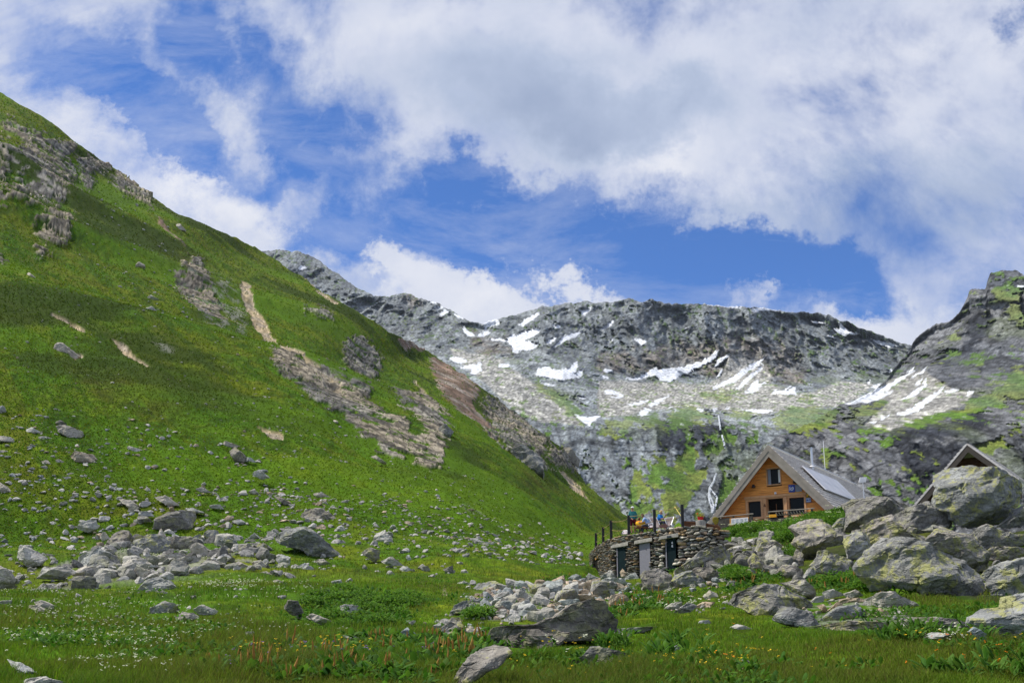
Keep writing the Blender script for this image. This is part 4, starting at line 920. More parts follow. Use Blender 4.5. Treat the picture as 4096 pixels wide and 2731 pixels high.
 ('Z6', [(960,440),(1000,395),(1060,400),(1040,440)], 'L', None, None), ('Z6', [(870,420),(920,395),(980,410),(950,450),(880,460)], 'L', None, None), ('Z6', [(1060,400),(1080,360),(1110,400),(1100,440)], 'P', None, None), ('Z6', [(1490,500),(1540,490),(1590,530),(1530,560)], 'L', None, None), ('Z6', [(1690,590),(1750,570),(1800,620),(1730,640)], 'P', None, None), ('Z6', [(1750,650),(1790,645),(1850,685),(1790,680)], 'P', None, None), ('Z6', [(2110,570),(2170,560),(2210,590),(2150,600)], 'P', None, None),
 ('Z7', [(925,410),(950,360),(1000,345),(1040,390),(1050,435),(990,458),(950,440)], 'P', 'white rounded boulder with dark pits, alone in mid meadow', 'white pitted boulder'), ('Z7', [(860,480),(910,455),(965,465),(960,520),(930,537),(880,500)], 'L', 'squarish lichen boulder below the white pitted boulder', 'squarish boulder'), ('Z7', [(980,535),(1050,510),(1110,560),(1040,565)], 'P', None, None),
 ('Z7', [(710,830),(760,810),(830,820),(880,870),(820,882),(740,862)], 'P', 'smooth pale boulder in the lush bushes', 'bushy pale boulder'), ('Z7', [(905,845),(960,815),(1020,840),(960,862)], 'P', None, None), ('Z7', [(1090,995),(1140,955),(1200,1000),(1140,1028)], 'B', 'small bluish rock in the grass left of the pointed grey boulder', 'small bluish rock'), ('Z7', [(740,1002),(800,1000),(860,1030),(780,1033)], 'P', None, None),
 ('Z7', [(1220,420),(1260,415),(1285,447),(1240,442)], 'P', None, None), ('Z7', [(1115,290),(1150,285),(1200,322),(1150,317)], 'T', None, None), ('Z7', [(1345,470),(1400,465),(1405,492),(1350,492)], 'P', None, None), ('Z7', [(1340,500),(1390,490),(1405,522),(1360,522)], 'P', None, None), ('Z7', [(1370,585),(1425,565),(1430,607),(1390,597)], 'D', None, None), ('Z7', [(1460,672),(1500,660),(1540,685),(1480,692)], 'P', None, None),
 ('Z7', [(2100,567),(2180,570),(2250,597),(2140,588)], 'P', None, None), ('Z7', [(1995,590),(2060,593),(2050,603)], 'P', None, None), ('Z7', [(665,432),(700,410),(730,440),(690,452)], 'P', None, None), ('Z7', [(755,342),(800,320),(830,345),(800,362)], 'P', None, None), ('Z7', [(775,367),(830,377),(810,388)], 'P', None, None), ('Z7', [(1230,350),(1265,340),(1285,375),(1250,375)], 'D', None, None), ('Z7', [(990,300),(1010,283),(1022,315),(1000,320)], 'D', None, None), ('Z7', [(1135,510),(1150,495),(1168,525),(1145,532)], 'P', None, None), ('Z7', [(1600,425),(1640,415),(1670,435),(1630,440)], 'P', None, None), ('Z7', [(1815,490),(1845,485),(1855,510),(1830,512)], 'P', None, None), ('Z7', [(1435,490),(1450,455),(1465,480),(1505,500),(1460,508)], 'P', None, None), ('Z7', [(1100,580),(1140,570),(1175,595),(1130,600)], 'P', None, None), ('Z7', [(620,310),(650,300),(720,320),(690,335)], 'P', None, None),
 ('A4', [(355,320),(370,285),(420,290),(470,330),(525,370),(500,392),(430,362),(380,352)], 'P', 'large smooth grey block high on the slope above a patch of bare earth', 'high grey block'), ('A4', [(620,430),(690,445),(695,467),(640,452)], 'P', None, None), ('A4', [(590,395),(630,393),(630,417),(600,412)], 'P', None, None), ('A4', [(155,875),(200,850),(268,885),(200,902)], 'P', None, None), ('A4', [(380,850),(430,840),(520,870),(537,920),(470,922),(400,885)], 'P', 'flat olive-grey block on the slope right of another flat rock', 'olive-grey block'), ('A4', [(350,820),(400,805),(445,832),(400,842)], 'D', None, None),
 ('A4', [(-30,910),(60,920),(85,950),(-30,952)], 'P', None, None), ('A4', [(-30,1005),(40,1008),(50,1037),(-30,1037)], 'P', None, None), ('A4', [(460,1040),(530,1020),(600,1030),(630,1070),(620,1108),(550,1092),(490,1082)], 'T', 'pinkish boulder lying on the green slope', 'pinkish boulder'), ('A4', [(815,985),(870,980),(955,1000),(940,1028),(880,1012)], 'P', None, None), ('A4', [(1470,962),(1510,945),(1610,975),(1600,992),(1530,982)], 'P', 'white flat slab resting on a dark wedge on the slope', 'white flat slab'), ('A4', [(1540,1010),(1570,980),(1640,1040),(1640,1080),(1580,1078)], 'D', 'dark wedge boulder under the white flat slab', 'dark slope wedge'), ('A4', [(1640,1052),(1690,1060),(1712,1082),(1650,1078)], 'P', None, None),
 ('A4', [(1700,1167),(1760,1150),(1790,1180),(1760,1197)], 'P', None, None), ('A4', [(155,1155),(200,1140),(250,1170),(200,1172)], 'D', None, None), ('A4', [(270,1082),(310,1073),(345,1112),(310,1110)], 'P', None, None), ('A4', [(355,1077),(400,1068),(445,1095),(400,1093)], 'P', None, None), ('A4', [(340,1027),(375,1010),(395,1032),(360,1037)], 'P', None, None), ('A4', [(55,1035),(110,1020),(190,1045),(130,1050)], 'P', None, None), ('A4', [(240,920),(300,910),(330,930),(270,935)], 'P', None, None), ('A4', [(2205,812),(2240,803),(2268,820),(2230,827)], 'P', None, None), ('A4', [(785,778),(840,775),(905,800),(860,808)], 'P', None, None), ('A4', [(945,835),(985,828),(990,847),(960,845)], 'P', None, None), ('A4', [(220,770),(270,768),(280,782),(230,782)], 'P', None, None), ('A4', [(-20,715),(20,710),(32,745),(-20,750)], 'P', None, None), ('A4', [(360,1215),(400,1200),(428,1225),(380,1232)], 'P', None, None), ('A4', [(675,1240),(700,1228),(770,1250),(720,1253)], 'P', None, None),
 ('A5', [(760,820),(790,815),(852,862),(830,865)], 'P', 'thin white slab lying below the cliffy outcrop', 'thin white slab'), ('A5', [(490,600),(530,592),(550,605),(520,613)], 'P', None, None), ('A5', [(1580,770),(1620,760),(1640,800),(1620,820)], 'P', None, None), ('A5', [(1500,850),(1560,800),(1580,860)], 'P', None, None) if False else ('A5', [(20,930),(60,905),(108,945),(70,962)], 'P', None, None),
 ('A3', [(890,1175),(900,1145),(950,1165),(955,1185)], 'P', None, None), ('A3', [(965,1450),(1000,1440),(1030,1465),(990,1470)], 'P', None, None), ('A3', [(970,1378),(1000,1370),(1045,1398),(1010,1395)], 'P', None, None), ('A3', [(1155,890),(1185,895),(1222,940),(1180,935)], 'P', None, None), ('A3', [(370,1390),(400,1355),(412,1400),(385,1408)], 'P', None, None), ('A3', [(170,1220),(190,1215),(262,1278),(240,1285)], 'P', None, None),
 ('A1', [(1840,1235),(1880,1230),(1935,1300),(1930,1340),(1860,1300)], 'D', 'dark overhanging boulder on the lower end of the spur', 'spur-end boulder'), ('A1', [(1545,1250),(1620,1220),(1715,1290),(1720,1400),(1640,1360),(1570,1310)], 'D', 'layered dark grey outcrop block on the spur', 'layered outcrop block'), ('A1', [(1090,1120),(1150,1100),(1190,1135),(1155,1200),(1120,1170)], 'D', 'jutting dark block at the lip of the central outcrop', 'jutting dark block'),
]
for rec in OUT:
    add_outline(rec[0], rec[1], rec[2], lab=rec[3], short=rec[4])
# ---------------------------------------------------------------- stones nobody traced: the largest as things of their own, the rest as one mass
prng = np.random.default_rng(21)
def inside(q, u, v):
    c = np.zeros(len(u), bool)
    for k in range(len(q)):
        a, b = q[k], q[k - 1]
        cc = (a[1] > v) != (b[1] > v)
        with np.errstate(divide='ignore', invalid='ignore'):
            t_ = (b[0] - a[0]) * (v - a[1]) / (b[1] - a[1]) + a[0]
        c ^= cc & (u < t_)
    return c
def pick(q, n, dens=None):
    out = np.zeros((0, 2))
    lo, hi = q.min(0), q.max(0)
    while len(out) < n:
        p = prng.uniform(lo, hi, (n * 3, 2))
        p = p[inside(q, p[:, 0], p[:, 1])]
        out = np.concatenate([out, p])
    return out[:n]
FILL = [  # region, how many, width range px, stones
    ('Z4', [(180, 480), (330, 260), (640, 300), (900, 230), (1150, 200), (1420, 210), (1560, 300), (1460, 400), (1180, 380), (1000, 430), (850, 500), (560, 540), (300, 600)], 210, (3, 10), 'PPBBTTPL'),
    ('Z4', [(330, 300), (1100, 200), (1400, 250), (1300, 400), (900, 480), (500, 520)], 230, (6, 19), 'PPBTTB'),
    ('Z6', [(250, 640), (480, 560), (700, 440), (1050, 380), (1600, 400), (1900, 560), (1980, 680), (1500, 640), (1200, 660), (900, 700), (300, 730)], 300, (4.7, 17.6), 'PPPLPD'),
    ('Z6', [(480, 600), (700, 480), (1050, 400), (1600, 420), (1800, 580), (1200, 650), (900, 690), (500, 680)], 55, (10.8, 27.0), 'PPLPD'),
    ('Z6', [(0, 250), (1000, 150), (2300, 350), (2352, 760), (1900, 700), (1000, 420), (400, 500), (0, 520)], 130, (4, 13), 'PPPLPT'),
    ('Z7', [(300, 350), (1300, 300), (1900, 520), (1400, 640), (700, 560)], 60, (4, 12), 'PPPL'),
    ('Z4', [(330, 420), (900, 260), (1300, 230), (1480, 300), (1100, 380), (850, 490), (560, 530)], 40, (13, 26), 'PPBTL'),
    ('Z6', [(0, 560), (300, 540), (480, 600), (460, 690), (100, 730), (0, 700)], 81, (4.1, 10.8), 'PPL'),
    ('Z6', [(900, 60), (1900, 20), (2352, 300), (2352, 520), (1800, 380), (1300, 350), (900, 260)], 162, (3.0, 9.5), 'PPPPT'),
    ('Z6', [(0, 0), (900, 40), (900, 300), (600, 420), (0, 480)], 121, (3.0, 9.5), 'PPPB'),
    ('Z5', [(640, 430), (880, 330), (1200, 350), (1560, 470), (1500, 560), (900, 570)], 90, (3, 11), 'PTTPL'),
    ('Z5', [(1500, 540), (1960, 560), (1900, 640), (1600, 620)], 24, (3, 9), 'PL'),
    ('Z4', [(1700, 430), (1850, 350), (2250, 300), (2352, 400), (2000, 460)], 40, (3, 9), 'PTP'),
    ('Z4', [(1380, 230), (1800, 260), (2200, 200), (2200, 270), (1800, 330), (1560, 360), (1400, 330)], 60, (5, 13), 'PLTBP'),
    ('Z1', [(1100, 1290), (1500, 1140), (2000, 1150), (2050, 1480), (1600, 1560), (1100, 1500)], 130, (6, 18), 'LDLP'),
    ('Z3', [(0, 1000), (40, 860), (300, 800), (560, 900), (640, 1100), (420, 1110), (240, 1070)], 46, (9, 24), 'LLDP'),
    ('Z3', [(240, 1060), (450, 900), (1000, 640), (1450, 620), (1900, 700), (2352, 720), (2352, 1250), (2050, 1250), (1100, 1060), (640, 1120)], 60, (8, 20), 'LDLD'),
    ('Z7', [(500, 100), (1300, 60), (2250, 420), (2290, 600), (1800, 560), (900, 560), (600, 300)], 324, (2.0, 7.8), 'PPPPPT'),
    ('Z7', [(1500, 330), (2000, 380), (2280, 480), (2290, 600), (1900, 560), (1400, 520)], 148, (2.6, 8.5), 'PPPP'),
    ('A5', [(200, 900), (900, 1000), (2000, 1250), (1900, 1411), (0, 1411), (0, 950)], 338, (1.6, 5.2), 'PPPPPT'),
    ('A4', [(0, 700), (900, 800), (2000, 1100), (2200, 1344), (0, 1344)], 364, (1.9, 7.4), 'PPPPPBT'),
    ('A4', [(0, 0), (1600, 0), (2352, 900), (2000, 1100), (900, 780), (0, 700)], 182, (1.4, 4.3), 'PPPPT'),
    ('A3', [(600, 650), (1050, 800), (1350, 1150), (1500, 1500), (900, 1500), (500, 1000)], 180, (1.2, 4.3), 'PPPP'),
    ('A5', [(0, 350), (600, 640), (1000, 860), (1300, 850), (2050, 1200), (1000, 1050), (0, 800)], 156, (1.3, 4.2), 'PPPP'),
    ('Z6', [(0, 760), (1900, 760), (2352, 800), (2352, 1060), (1400, 1000), (0, 960)], 81, (3.4, 9.5), 'PPPL'),
    ('Z7', [(1100, 900), (1400, 860), (1650, 900), (1650, 1010), (1300, 1010)], 35, (3.9, 11.7), 'PPT'),
]
cand = []
for fr, q, n, (w0, w1), kinds in FILL:
    Q = px(fr, q)
    for (u, v) in pick(Q, n):
        wd = w0 + (w1 - w0) * prng.random() ** 2.2
        cand.append((wd, u, v, kinds[prng.integers(len(kinds))], wd * (prng.uniform(.5, .9) if w1 > 19 else prng.uniform(.38, .7) if w1 > 8 else prng.uniform(.28, .6))))
cand.sort(key=lambda c: -c[0])
N_SINGLE = max(0, 298 - len(ROCKS))
protos = [rock_proto(k, 4) for k in range(10)]
pm = {}
def proto_mesh(k, kind, sub=4):
    if (k, kind) not in pm:
        V, Fc = protos[k]
        pm[(k, kind)] = np_mesh('rock', V, Fc, SM[kind], smooth=False)
    return pm[(k, kind)]
for wd, u, v, kind, hd in cand[:N_SINGLE]:
    g = ground_pt(u, v + hd * .3)
    sx = wd * g[1] / F_PX / 2; sz_ = hd * g[1] / F_PX / 2
    o = link('boulder' if wd > 16 else 'rock', proto_mesh(int(prng.integers(10)), kind))
    o.location = (g[0], g[1] + sx * .5, g[2] + sz_ * .45)
    o.scale = (sx, sx * prng.uniform(.7, 1.0), sz_ * 1.25)
    o.rotation_euler = (prng.normal(0, .18), prng.normal(0, .18), prng.uniform(0, 6.28))
    tv = prng.uniform(.8, 1.15); o.color = (tv, tv, tv * .98, 1)
    ROCKS.append([o, u, v, wd * hd, kind, None, wd / hd])
# the mass of small stones
sV, sF, sC, off = [], [], [], 0
lo = [rock_proto(40 + k, 2) for k in range(14)]
mid = [rock_proto(140 + k, 3) for k in range(12)]
COLR = dict(P=(.40, .385, .35), L=(.25, .25, .2), D=(.16, .155, .145), T=(.42, .33, .24), B=(.30, .32, .31))
extra = []
for wd, u, v, kind, hd in cand[N_SINGLE:]:
    extra.append((wd, u, v, kind, hd))
for wd, u, v, kind, hd in extra:
    V, Fc = lo[prng.integers(14)] if wd < 5 else mid[prng.integers(12)]
    g = ground_pt(u, v + hd * .3)
    sx = wd * g[1] / F_PX / 2; sz_ = hd * g[1] / F_PX / 2
    a = prng.uniform(0, 6.28); ca_, sa_ = math.cos(a), math.sin(a)
    W = V * np.array([1, prng.uniform(.6, 1), 1])
    W = np.stack([W[:, 0] * ca_ - W[:, 1] * sa_, W[:, 0] * sa_ + W[:, 1] * ca_, W[:, 2] + .15 * W[:, 0] * prng.normal()], 1) * np.array([sx, sx, sz_ * 1.2])
    sV.append(W + np.array([g[0], g[1] + sx * .3, g[2] + sz_ * .4])); sF.append(Fc + off); off += len(V)
    sC.append(np.repeat(np.array([COLR[kind]]) * prng.uniform(.7, 1.2), len(V), 0))
m_small, t, b = new_mat('small_stone', .92, .2)
ca = t.n('ShaderNodeVertexColor'); ca.layer_name = 'Col'
tc = t.n('ShaderNodeTexCoord')
nz = t.noise(tc.outputs['Object'], 6.0, 5, .7)
t.l(t.mixc(1.0, ca.outputs['Color'], t.ramp(nz, [(.35, .45), (.5, 1.0), (.65, 1.35)]), 'MULTIPLY'), b.inputs['Base Color'])
t.l(t.bump(nz, .8, .15), b.inputs['Normal'])
st = link('rubble', np_mesh('rubble', np.concatenate(sV), np.concatenate(sF), m_small, np.concatenate(sC), smooth=False))
tag(st, 'countless small pale stones scattered over the meadow and rubble heaps', 'rubble', kind='stuff')
# ---------------------------------------------------------------- grass, herbs and flowers of the meadow
vr = np.random.default_rng(5)
def leaf_mat(name, rough=.75, trans=.42):
    m = bpy.data.materials.new(name); m.use_nodes = True
    t = NT(m.node_tree); nt = m.node_tree
    b = nt.nodes['Principled BSDF']; out = nt.nodes['Material Output']
    ca = t.n('ShaderNodeVertexColor'); ca.layer_name = 'Col'
    t.l(ca.outputs['Color'], b.inputs['Base Color'])
    b.inputs['Roughness'].default_value = rough; b.inputs['Specular IOR Level'].default_value = .2
    tr = t.n('ShaderNodeBsdfTranslucent'); t.l(ca.outputs['Color'], tr.inputs['Color'])
    mx = t.n('ShaderNodeMixShader'); mx.inputs[0].default_value = trans
    t.l(b.outputs[0], mx.inputs[1]); t.l(tr.outputs[0], mx.inputs[2]); t.l(mx.outputs[0], out.inputs[0])
    return m
M_LEAF = leaf_mat('leaf')
M_FLOWER = leaf_mat('petal', .8, .25)

def blades(base, h, w, ang, lean, col, tipc):
    """curved tapering blades: arrays over n"""
    n = len(base)
    d = np.stack([np.cos(ang), np.sin(ang), ang * 0], 1)          # lean direction
    f = vr.uniform(0, math.pi, n)
    s = np.stack([np.cos(f), np.sin(f), f * 0], 1) * w[:, None] / 2
    up = np.array([0, 0, 1.0])
    p0 = base
    p1 = base + up * (h * .55)[:, None] + d * (h * lean * .3)[:, None]
    p2 = base + up * (h * (1 - .25 * lean))[:, None] + d * (h * lean * .95)[:, None]
    V = np.stack([p0 - s, p0 + s, p1 - s * .75, p1 + s * .75, p2], 1).reshape(-1, 3)
    o = (np.arange(n) * 5)[:, None]
    q = np.concatenate([o, o + 1, o + 3, o + 2], 1); t3 = np.concatenate([o + 2, o + 3, o + 4], 1)
    Cc = np.stack([col, col, (col + tipc) / 2, (col + tipc) / 2, tipc], 1).reshape(-1, 3)
    return V, q, t3, Cc

def join(parts):
    V, Q, T, Cc, o = [], [], [], [], 0
    for v, q, t3, c in parts:
        V.append(v); Cc.append(c)
        if len(q): Q.append(q + o)
        if len(t3): T.append(t3 + o)
        o += len(v)
    f = ([np.concatenate(Q)] if Q else []) + ([np.concatenate(T)] if T else [])
    return np.concatenate(V), f, np.concatenate(Cc)

# -- grass: even over the picture of the meadow, so nearer ground carries finer blades
N = 400000
u = vr.uniform(-170, 1190, N); v = 556 + (735 - 556) * vr.random(N) ** .85
sk = np.interp(u, sky_u, sky_v)
ok = v > sk + 3
u, v = u[ok], v[ok]
b0 = ground_pt(u, v)
dist = b0[:, 1]
lush = fbm(b0 * np.array([.16, .16, .1]) + 21, 4)
seed_ = fbm(b0 * np.array([.11, .11, .1]) + 77, 4)
right = sstep(600, 760, u) * sstep(600, 640, v)
tall = sstep(-.1, .35, seed_ + .25 * right)
h = vr.uniform(.10, .24, len(u)) * (1 + .5 * tall) * np.clip(.75 + .8 * lush, .45, 1.5)
stm = raster([px(r_[0], r_[1]) for r_ in OUT])
h = h * (1 - .6 * np.maximum(sample(stm, u, v - 3), sample(stm, u, v - 8) * (dist < 30))) * (1 - .25 * right)
h = np.maximum(h, dist * .0015)
w = np.maximum(vr.uniform(.006, .012, len(u)), dist * .00062)
gA = mix((.085, .205, .005), (.155, .26, .008), vr.random(len(u)))
gA = mix(gA, (.05, .155, .004), sstep(.1, .5, lush) * .75)
gA = mix(gA, (.13, .14, .016), tall * .42)
gA = mix(gA, (.15, .14, .03), (vr.random(len(u)) < .12) * .8)
gA = mix(gA, (.14, .085, .03), (vr.random(len(u)) < .06 + .12 * tall) * .7 * tall)
gA *= np.exp(vr.normal(0, .22, len(u)))[:, None]
# tussocks on the slope beyond
N2 = 200000
u2 = vr.uniform(-40, 690, N2); v2 = vr.uniform(90, 562, N2)
o2 = v2 > np.interp(u2, sky_u, sky_v) + 1.5; u2, v2 = u2[o2], v2[o2]
rk2 = (sample(mask(ROCK, 1.5, HOLES), u2, v2) > .4) | (sample(mask(TAN, 1), u2, v2) > .4) | (sample(mask(BROWN, 1), u2, v2) > .4)
o2 = ~rk2 | (vr.random(len(u2)) < .12); u2, v2 = u2[o2], v2[o2]
b2 = ground_pt(u2, v2); d2 = b2[:, 1]
n2a = fbm(b2 * .09 + 5, 4); n2b = fbm(b2 * .4 + 9, 3)
c2 = mix((.055, .13, .003), (.10, .155, .004), sstep(-.3, .4, n2a + .4 * n2b))
c2 = mix(c2, (.13, .125, .015), .7 * (vr.random(len(u2)) < .25)); c2 = mix(c2, (.026, .06, .004), .6 * (vr.random(len(u2)) < .16))
hm_ = np.clip(sample(mask(HEATH, 10), u2, v2), 0, 1); c2 = mix(c2, (.05, .05, .012), hm_ * .6)
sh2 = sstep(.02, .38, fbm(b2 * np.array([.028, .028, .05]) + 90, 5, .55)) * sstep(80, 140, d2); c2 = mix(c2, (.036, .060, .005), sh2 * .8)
c2 = mix(c2, (.095, .17, .004), .6 * sstep(.05, .4, fbm(b2 * np.array([.02, .02, .03]) + 120, 4)) * sstep(60, 120, d2))
c2 = c2 * np.exp(vr.normal(0, .16, len(u2)))[:, None]
slope_b = blades(b2, d2 * vr.uniform(.0007, .0018, len(u2)), d2 * vr.uniform(.0007, .0016, len(u2)), vr.uniform(-1.2, .4, len(u2)), vr.uniform(.4, 1.0, len(u2)), c2, c2 * 1.1)
keep = vr.random(len(u)) < np.where(dist > 45, .55, 1) * (1 - .95 * sample(stm, u, v + 1)) * (1 - .93 * np.clip(sample(mask(SCREE, 2), u, v) + .75 * sample(mask(PILE, 3), u, v), 0, 1))
V, q, t3, Cc = blades(b0[keep], h[keep], w[keep], vr.uniform(0, 6.28, keep.sum()), vr.uniform(.15, .8, keep.sum()), gA[keep], mix(gA[keep], (.16, .18, .03), .35 * np.ones(keep.sum())))
V, f, Cc = join([(V, q, t3, Cc), slope_b])
g = link('grass', np_mesh('grass', V, f, M_LEAF, Cc))
tag(g, 'short alpine grass with brownish seed heads covering the meadow', 'grass', kind='stuff')

# -- broad leaves
def leaves(base, L, W, ang, pitch, col, fold=.25):
    n = len(base)
    d = np.stack([np.cos(ang) * np.cos(pitch), np.sin(ang) * np.cos(pitch), np.sin(pitch)], 1)
    s = np.stack([-np.sin(ang), np.cos(ang), ang * 0], 1)
    up = np.cross(d, s)
    P = []
    for a, ww, dr in ((0, .12, 0), (.35, .9, .06), (.7, .8, .02), (1, .04, -.12)):
        c = base + d * (L * a)[:, None] + np.array([0, 0, 1]) * (L * dr)[:, None]
        P += [c - s * (W * ww / 2)[:, None] - up * (W * ww * fold)[:, None], c, c + s * (W * ww / 2)[:, None] - up * (W * ww * fold)[:, None]]
    V = np.stack(P, 1).reshape(-1, 3)
    o = (np.arange(n) * 12)[:, None]
    q = []
    for r_ in range(3):
        for c_ in range(2):
            k = r_ * 3 + c_
            q.append(np.concatenate([o + k, o + k + 1, o + k + 4, o + k + 3], 1))
    return V, np.concatenate(q), np.zeros((0, 3), int), np.repeat(col, 12, 0)

def spikes(base, h, w, col):
    """knobbly flower spikes: a stem with a rough club of seeds"""
    parts = []
    n = len(base)
    for b_, hh, ww, cc in zip(base, h, w, col):
        k = 5; ring = []
        lean = vr.normal(0, .13, 2)
        zs = [0, .3, .42, .55, .7, .85, 1.0]; rs = [.16, .14, .7, 1.0, .85, .6, .1]
        for z_, r_ in zip(zs, rs):
            a = np.arange(k) / k * 6.283 + z_ * 3
            rr = ww / 2 * r_ * vr.uniform(.75, 1.25, k)
            ring.append(np.stack([b_[0] + np.cos(a) * rr + lean[0] * hh * z_, b_[1] + np.sin(a) * rr + lean[1] * hh * z_, b_[2] + hh * z_ + a * 0], 1))
        V = np.concatenate(ring)
        q = []
        for r_ in range(len(zs) - 1):
            for c_ in range(k):
                q.append([r_ * k + c_, r_ * k + (c_ + 1) % k, (r_ + 1) * k + (c_ + 1) % k, (r_ + 1) * k + c_])
        C_ = np.repeat(cc[None], len(V), 0) * vr.uniform(.7, 1.3, (len(V), 1)); C_[:2 * k] = (.08, .12, .02)
        parts.append((V, np.array(q), np.zeros((0, 3), int), C_))
    return parts

PLANTS = []
def scatter(fr, q, n):
    return pick(px(fr, q), n)
def leaf_tuft(n, rad, L0, L1, up0, up1, c0, c1, wr=(.45, .7), hgt=.0):
    a = vr.uniform(0, 6.283, n); r_ = rad * np.sqrt(vr.random(n))
    base = np.stack([np.cos(a) * r_, np.sin(a) * r_, hgt * vr.random(n)], 1)
    L = vr.uniform(L0, L1, n)
    col = mix(c0, c1, vr.random(n)) * np.exp(vr.normal(0, .15, n))[:, None]
    return leaves(base, L, L * vr.uniform(*wr, n), a + vr.normal(0, .5, n), vr.uniform(up0, up1, n), col)

# alpine dock: broad leaves and rusty spikes; a few leaf and spike meshes shared by all
dock_leaf, dock_spike = [], []
for k in range(4):
    V, f, c = join([leaf_tuft(14, .22, .14, .30, .25, 1.0, (.030, .10, .010), (.075, .17, .03))])
    dock_leaf.append(np_mesh('leaves', V, f, M_LEAF, c))
    sp = []
    nn = 1 + k % 3
    a = vr.uniform(0, 6.28, nn); r_ = vr.uniform(.02, .18, nn)
    sp = spikes(np.stack([np.cos(a) * r_, np.sin(a) * r_, a * 0], 1), vr.uniform(.22, .38, nn), vr.uniform(.028, .045, nn), mix((.40, .19, .05), (.50, .34, .09), vr.random(nn)))
    dock_spike.append([np_mesh('flower_spike', *(lambda j: (j[0], j[1], M_LEAF, j[2]))(join([one]))) for one in sp])
def plant(name, label, cat, group, uv, parts, s):
    g = ground_pt(*uv)
    o = bpy.data.objects.new(name, None); C.objects.link(o); o.empty_display_size = .1
    o.location = g; o.rotation_euler = (0, 0, vr.uniform(0, 6.28)); o.scale = (s, s, s * vr.uniform(.85, 1.2))
    tag(o, label, cat, group)
    for nm, me in parts: link(nm, me, o)
    PLANTS.append((o, *uv, name))
    return o
DOCKS = [('Z7', [(100, 1120), (900, 1010), (1650, 960), (1600, 1130), (1480, 1200), (1400, 1303), (150, 1303)], 52), ('Z6', [(1350, 1250), (1750, 1130), (2352, 1060), (2352, 1396), (1350, 1396)], 24),
         ('Z4', [(1330, 440), (1500, 330), (1760, 300), (1900, 330), (1850, 400), (1600, 440), (1420, 500)], 26), ('Z3', [(0, 1080), (430, 1060), (440, 1120), (250, 1160), (0, 1230)], 22),
         ('Z3', [(640, 1130), (900, 1080), (1100, 1070), (1230, 1210), (1000, 1190), (720, 1180)], 16), ('Z2', [(1500, 1000), (1700, 870), (2030, 830), (2030, 960), (1700, 1010)], 16), ('Z4', [(20, 650), (450, 630), (450, 800), (60, 850)], 18), ('Z7', [(2010, 640), (2290, 610), (2290, 640), (2020, 665)], 10)]
for fr, q, n in DOCKS:
    for (u, v) in scatter(fr, q, n):
        k = int(vr.integers(4))
        plant('dock_plant', None, 'dock plant', 'dock plants with rusty flower spikes', (u, v), [('leaves', dock_leaf[k])] + [('flower_spike', q_) for q_ in dock_spike[int(vr.integers(4))]], vr.uniform(.8, 1.2))
# false hellebore: upright pleated leaves
hel = []
for k in range(3):
    pr = []
    for st_ in range(5):
        pr.append(leaf_tuft(9, .07, .16, .30, .45, 1.2, (.045, .13, .012), (.10, .20, .025), (.22, .36), .22))
        v_, q_, t_, c_ = pr[-1]; pr[-1] = (v_ + np.array([*vr.normal(0, .17, 2), 0]), q_, t_, c_)
    V, f, c = join(pr); hel.append(np_mesh('leaves', V, f, M_LEAF, c))
HELS = [('Z5', 1340, 650), ('Z5', 1420, 665), ('Z5', 1490, 655), ('Z5', 1690, 590), ('Z5', 1650, 600), ('Z5', 1990, 650), ('Z5', 2230, 900), ('Z5', 2310, 910), ('Z5', 2180, 930), ('Z5', 1850, 900), ('Z5', 1800, 920), ('Z4', 1690, 800), ('Z4', 1780, 800), ('Z4', 1880, 720), ('Z4', 1390, 700), ('Z4', 1340, 700), ('Z5', 160, 800), ('Z3', 1380, 1240), ('Z3', 1050, 1080)]
for fr, x, y in HELS:
    p_ = px(fr, [[x, y]])[0]
    plant('hellebore_plant', None, 'hellebore', 'false hellebores with upright pleated leaves', p_, [('leaves', hel[int(vr.integers(3))])], vr.uniform(.8, 1.15))
# leafy clump that crowns the rocks below the hut, and the lush bushes left of the heap
bush_me = []
for k in range(4):
    pr = []
    n = 420
    a = vr.uniform(0, 6.283, n); r_ = .75 * np.sqrt(vr.random(n)); z_ = .62 * np.sqrt(np.clip(1 - (r_ / .8) ** 2, 0, 1)) * vr.uniform(.25, 1.05, n)
    base = np.stack([np.cos(a) * r_, np.sin(a) * r_, z_], 1)
    L = vr.uniform(.09, .2, n)
    col = mix((.035, .12, .008), (.13, .24, .02), vr.random(n)) * np.exp(vr.normal(0, .2, n))[:, None]
    V, f, c = join([leaves(base, L, L * .6, a + vr.normal(0, .9, n), vr.uniform(-.3, 1.0, n), col)])
    bush_me.append(np_mesh('foliage', V, f, M_LEAF, c))
umb = []
for k in range(3):
    pr = []
    for j in range(4):
        c0_ = np.array([*vr.normal(0, .3, 2), vr.uniform(.62, .9)])
        n = 26
        a = vr.uniform(0, 6.283, n); r_ = .12 * np.sqrt(vr.random(n))
        pr.append(leaves(c0_ + np.stack([np.cos(a) * r_, np.sin(a) * r_, .03 * vr.random(n)], 1), np.full(n, .045), np.full(n, .045), a, vr.uniform(-.2, .3, n), np.repeat([[.62, .66, .42]], n, 0)))
        V, f, c = join(pr[-1:]); umb.append(np_mesh('flower_head', V, f, M_FLOWER, c))
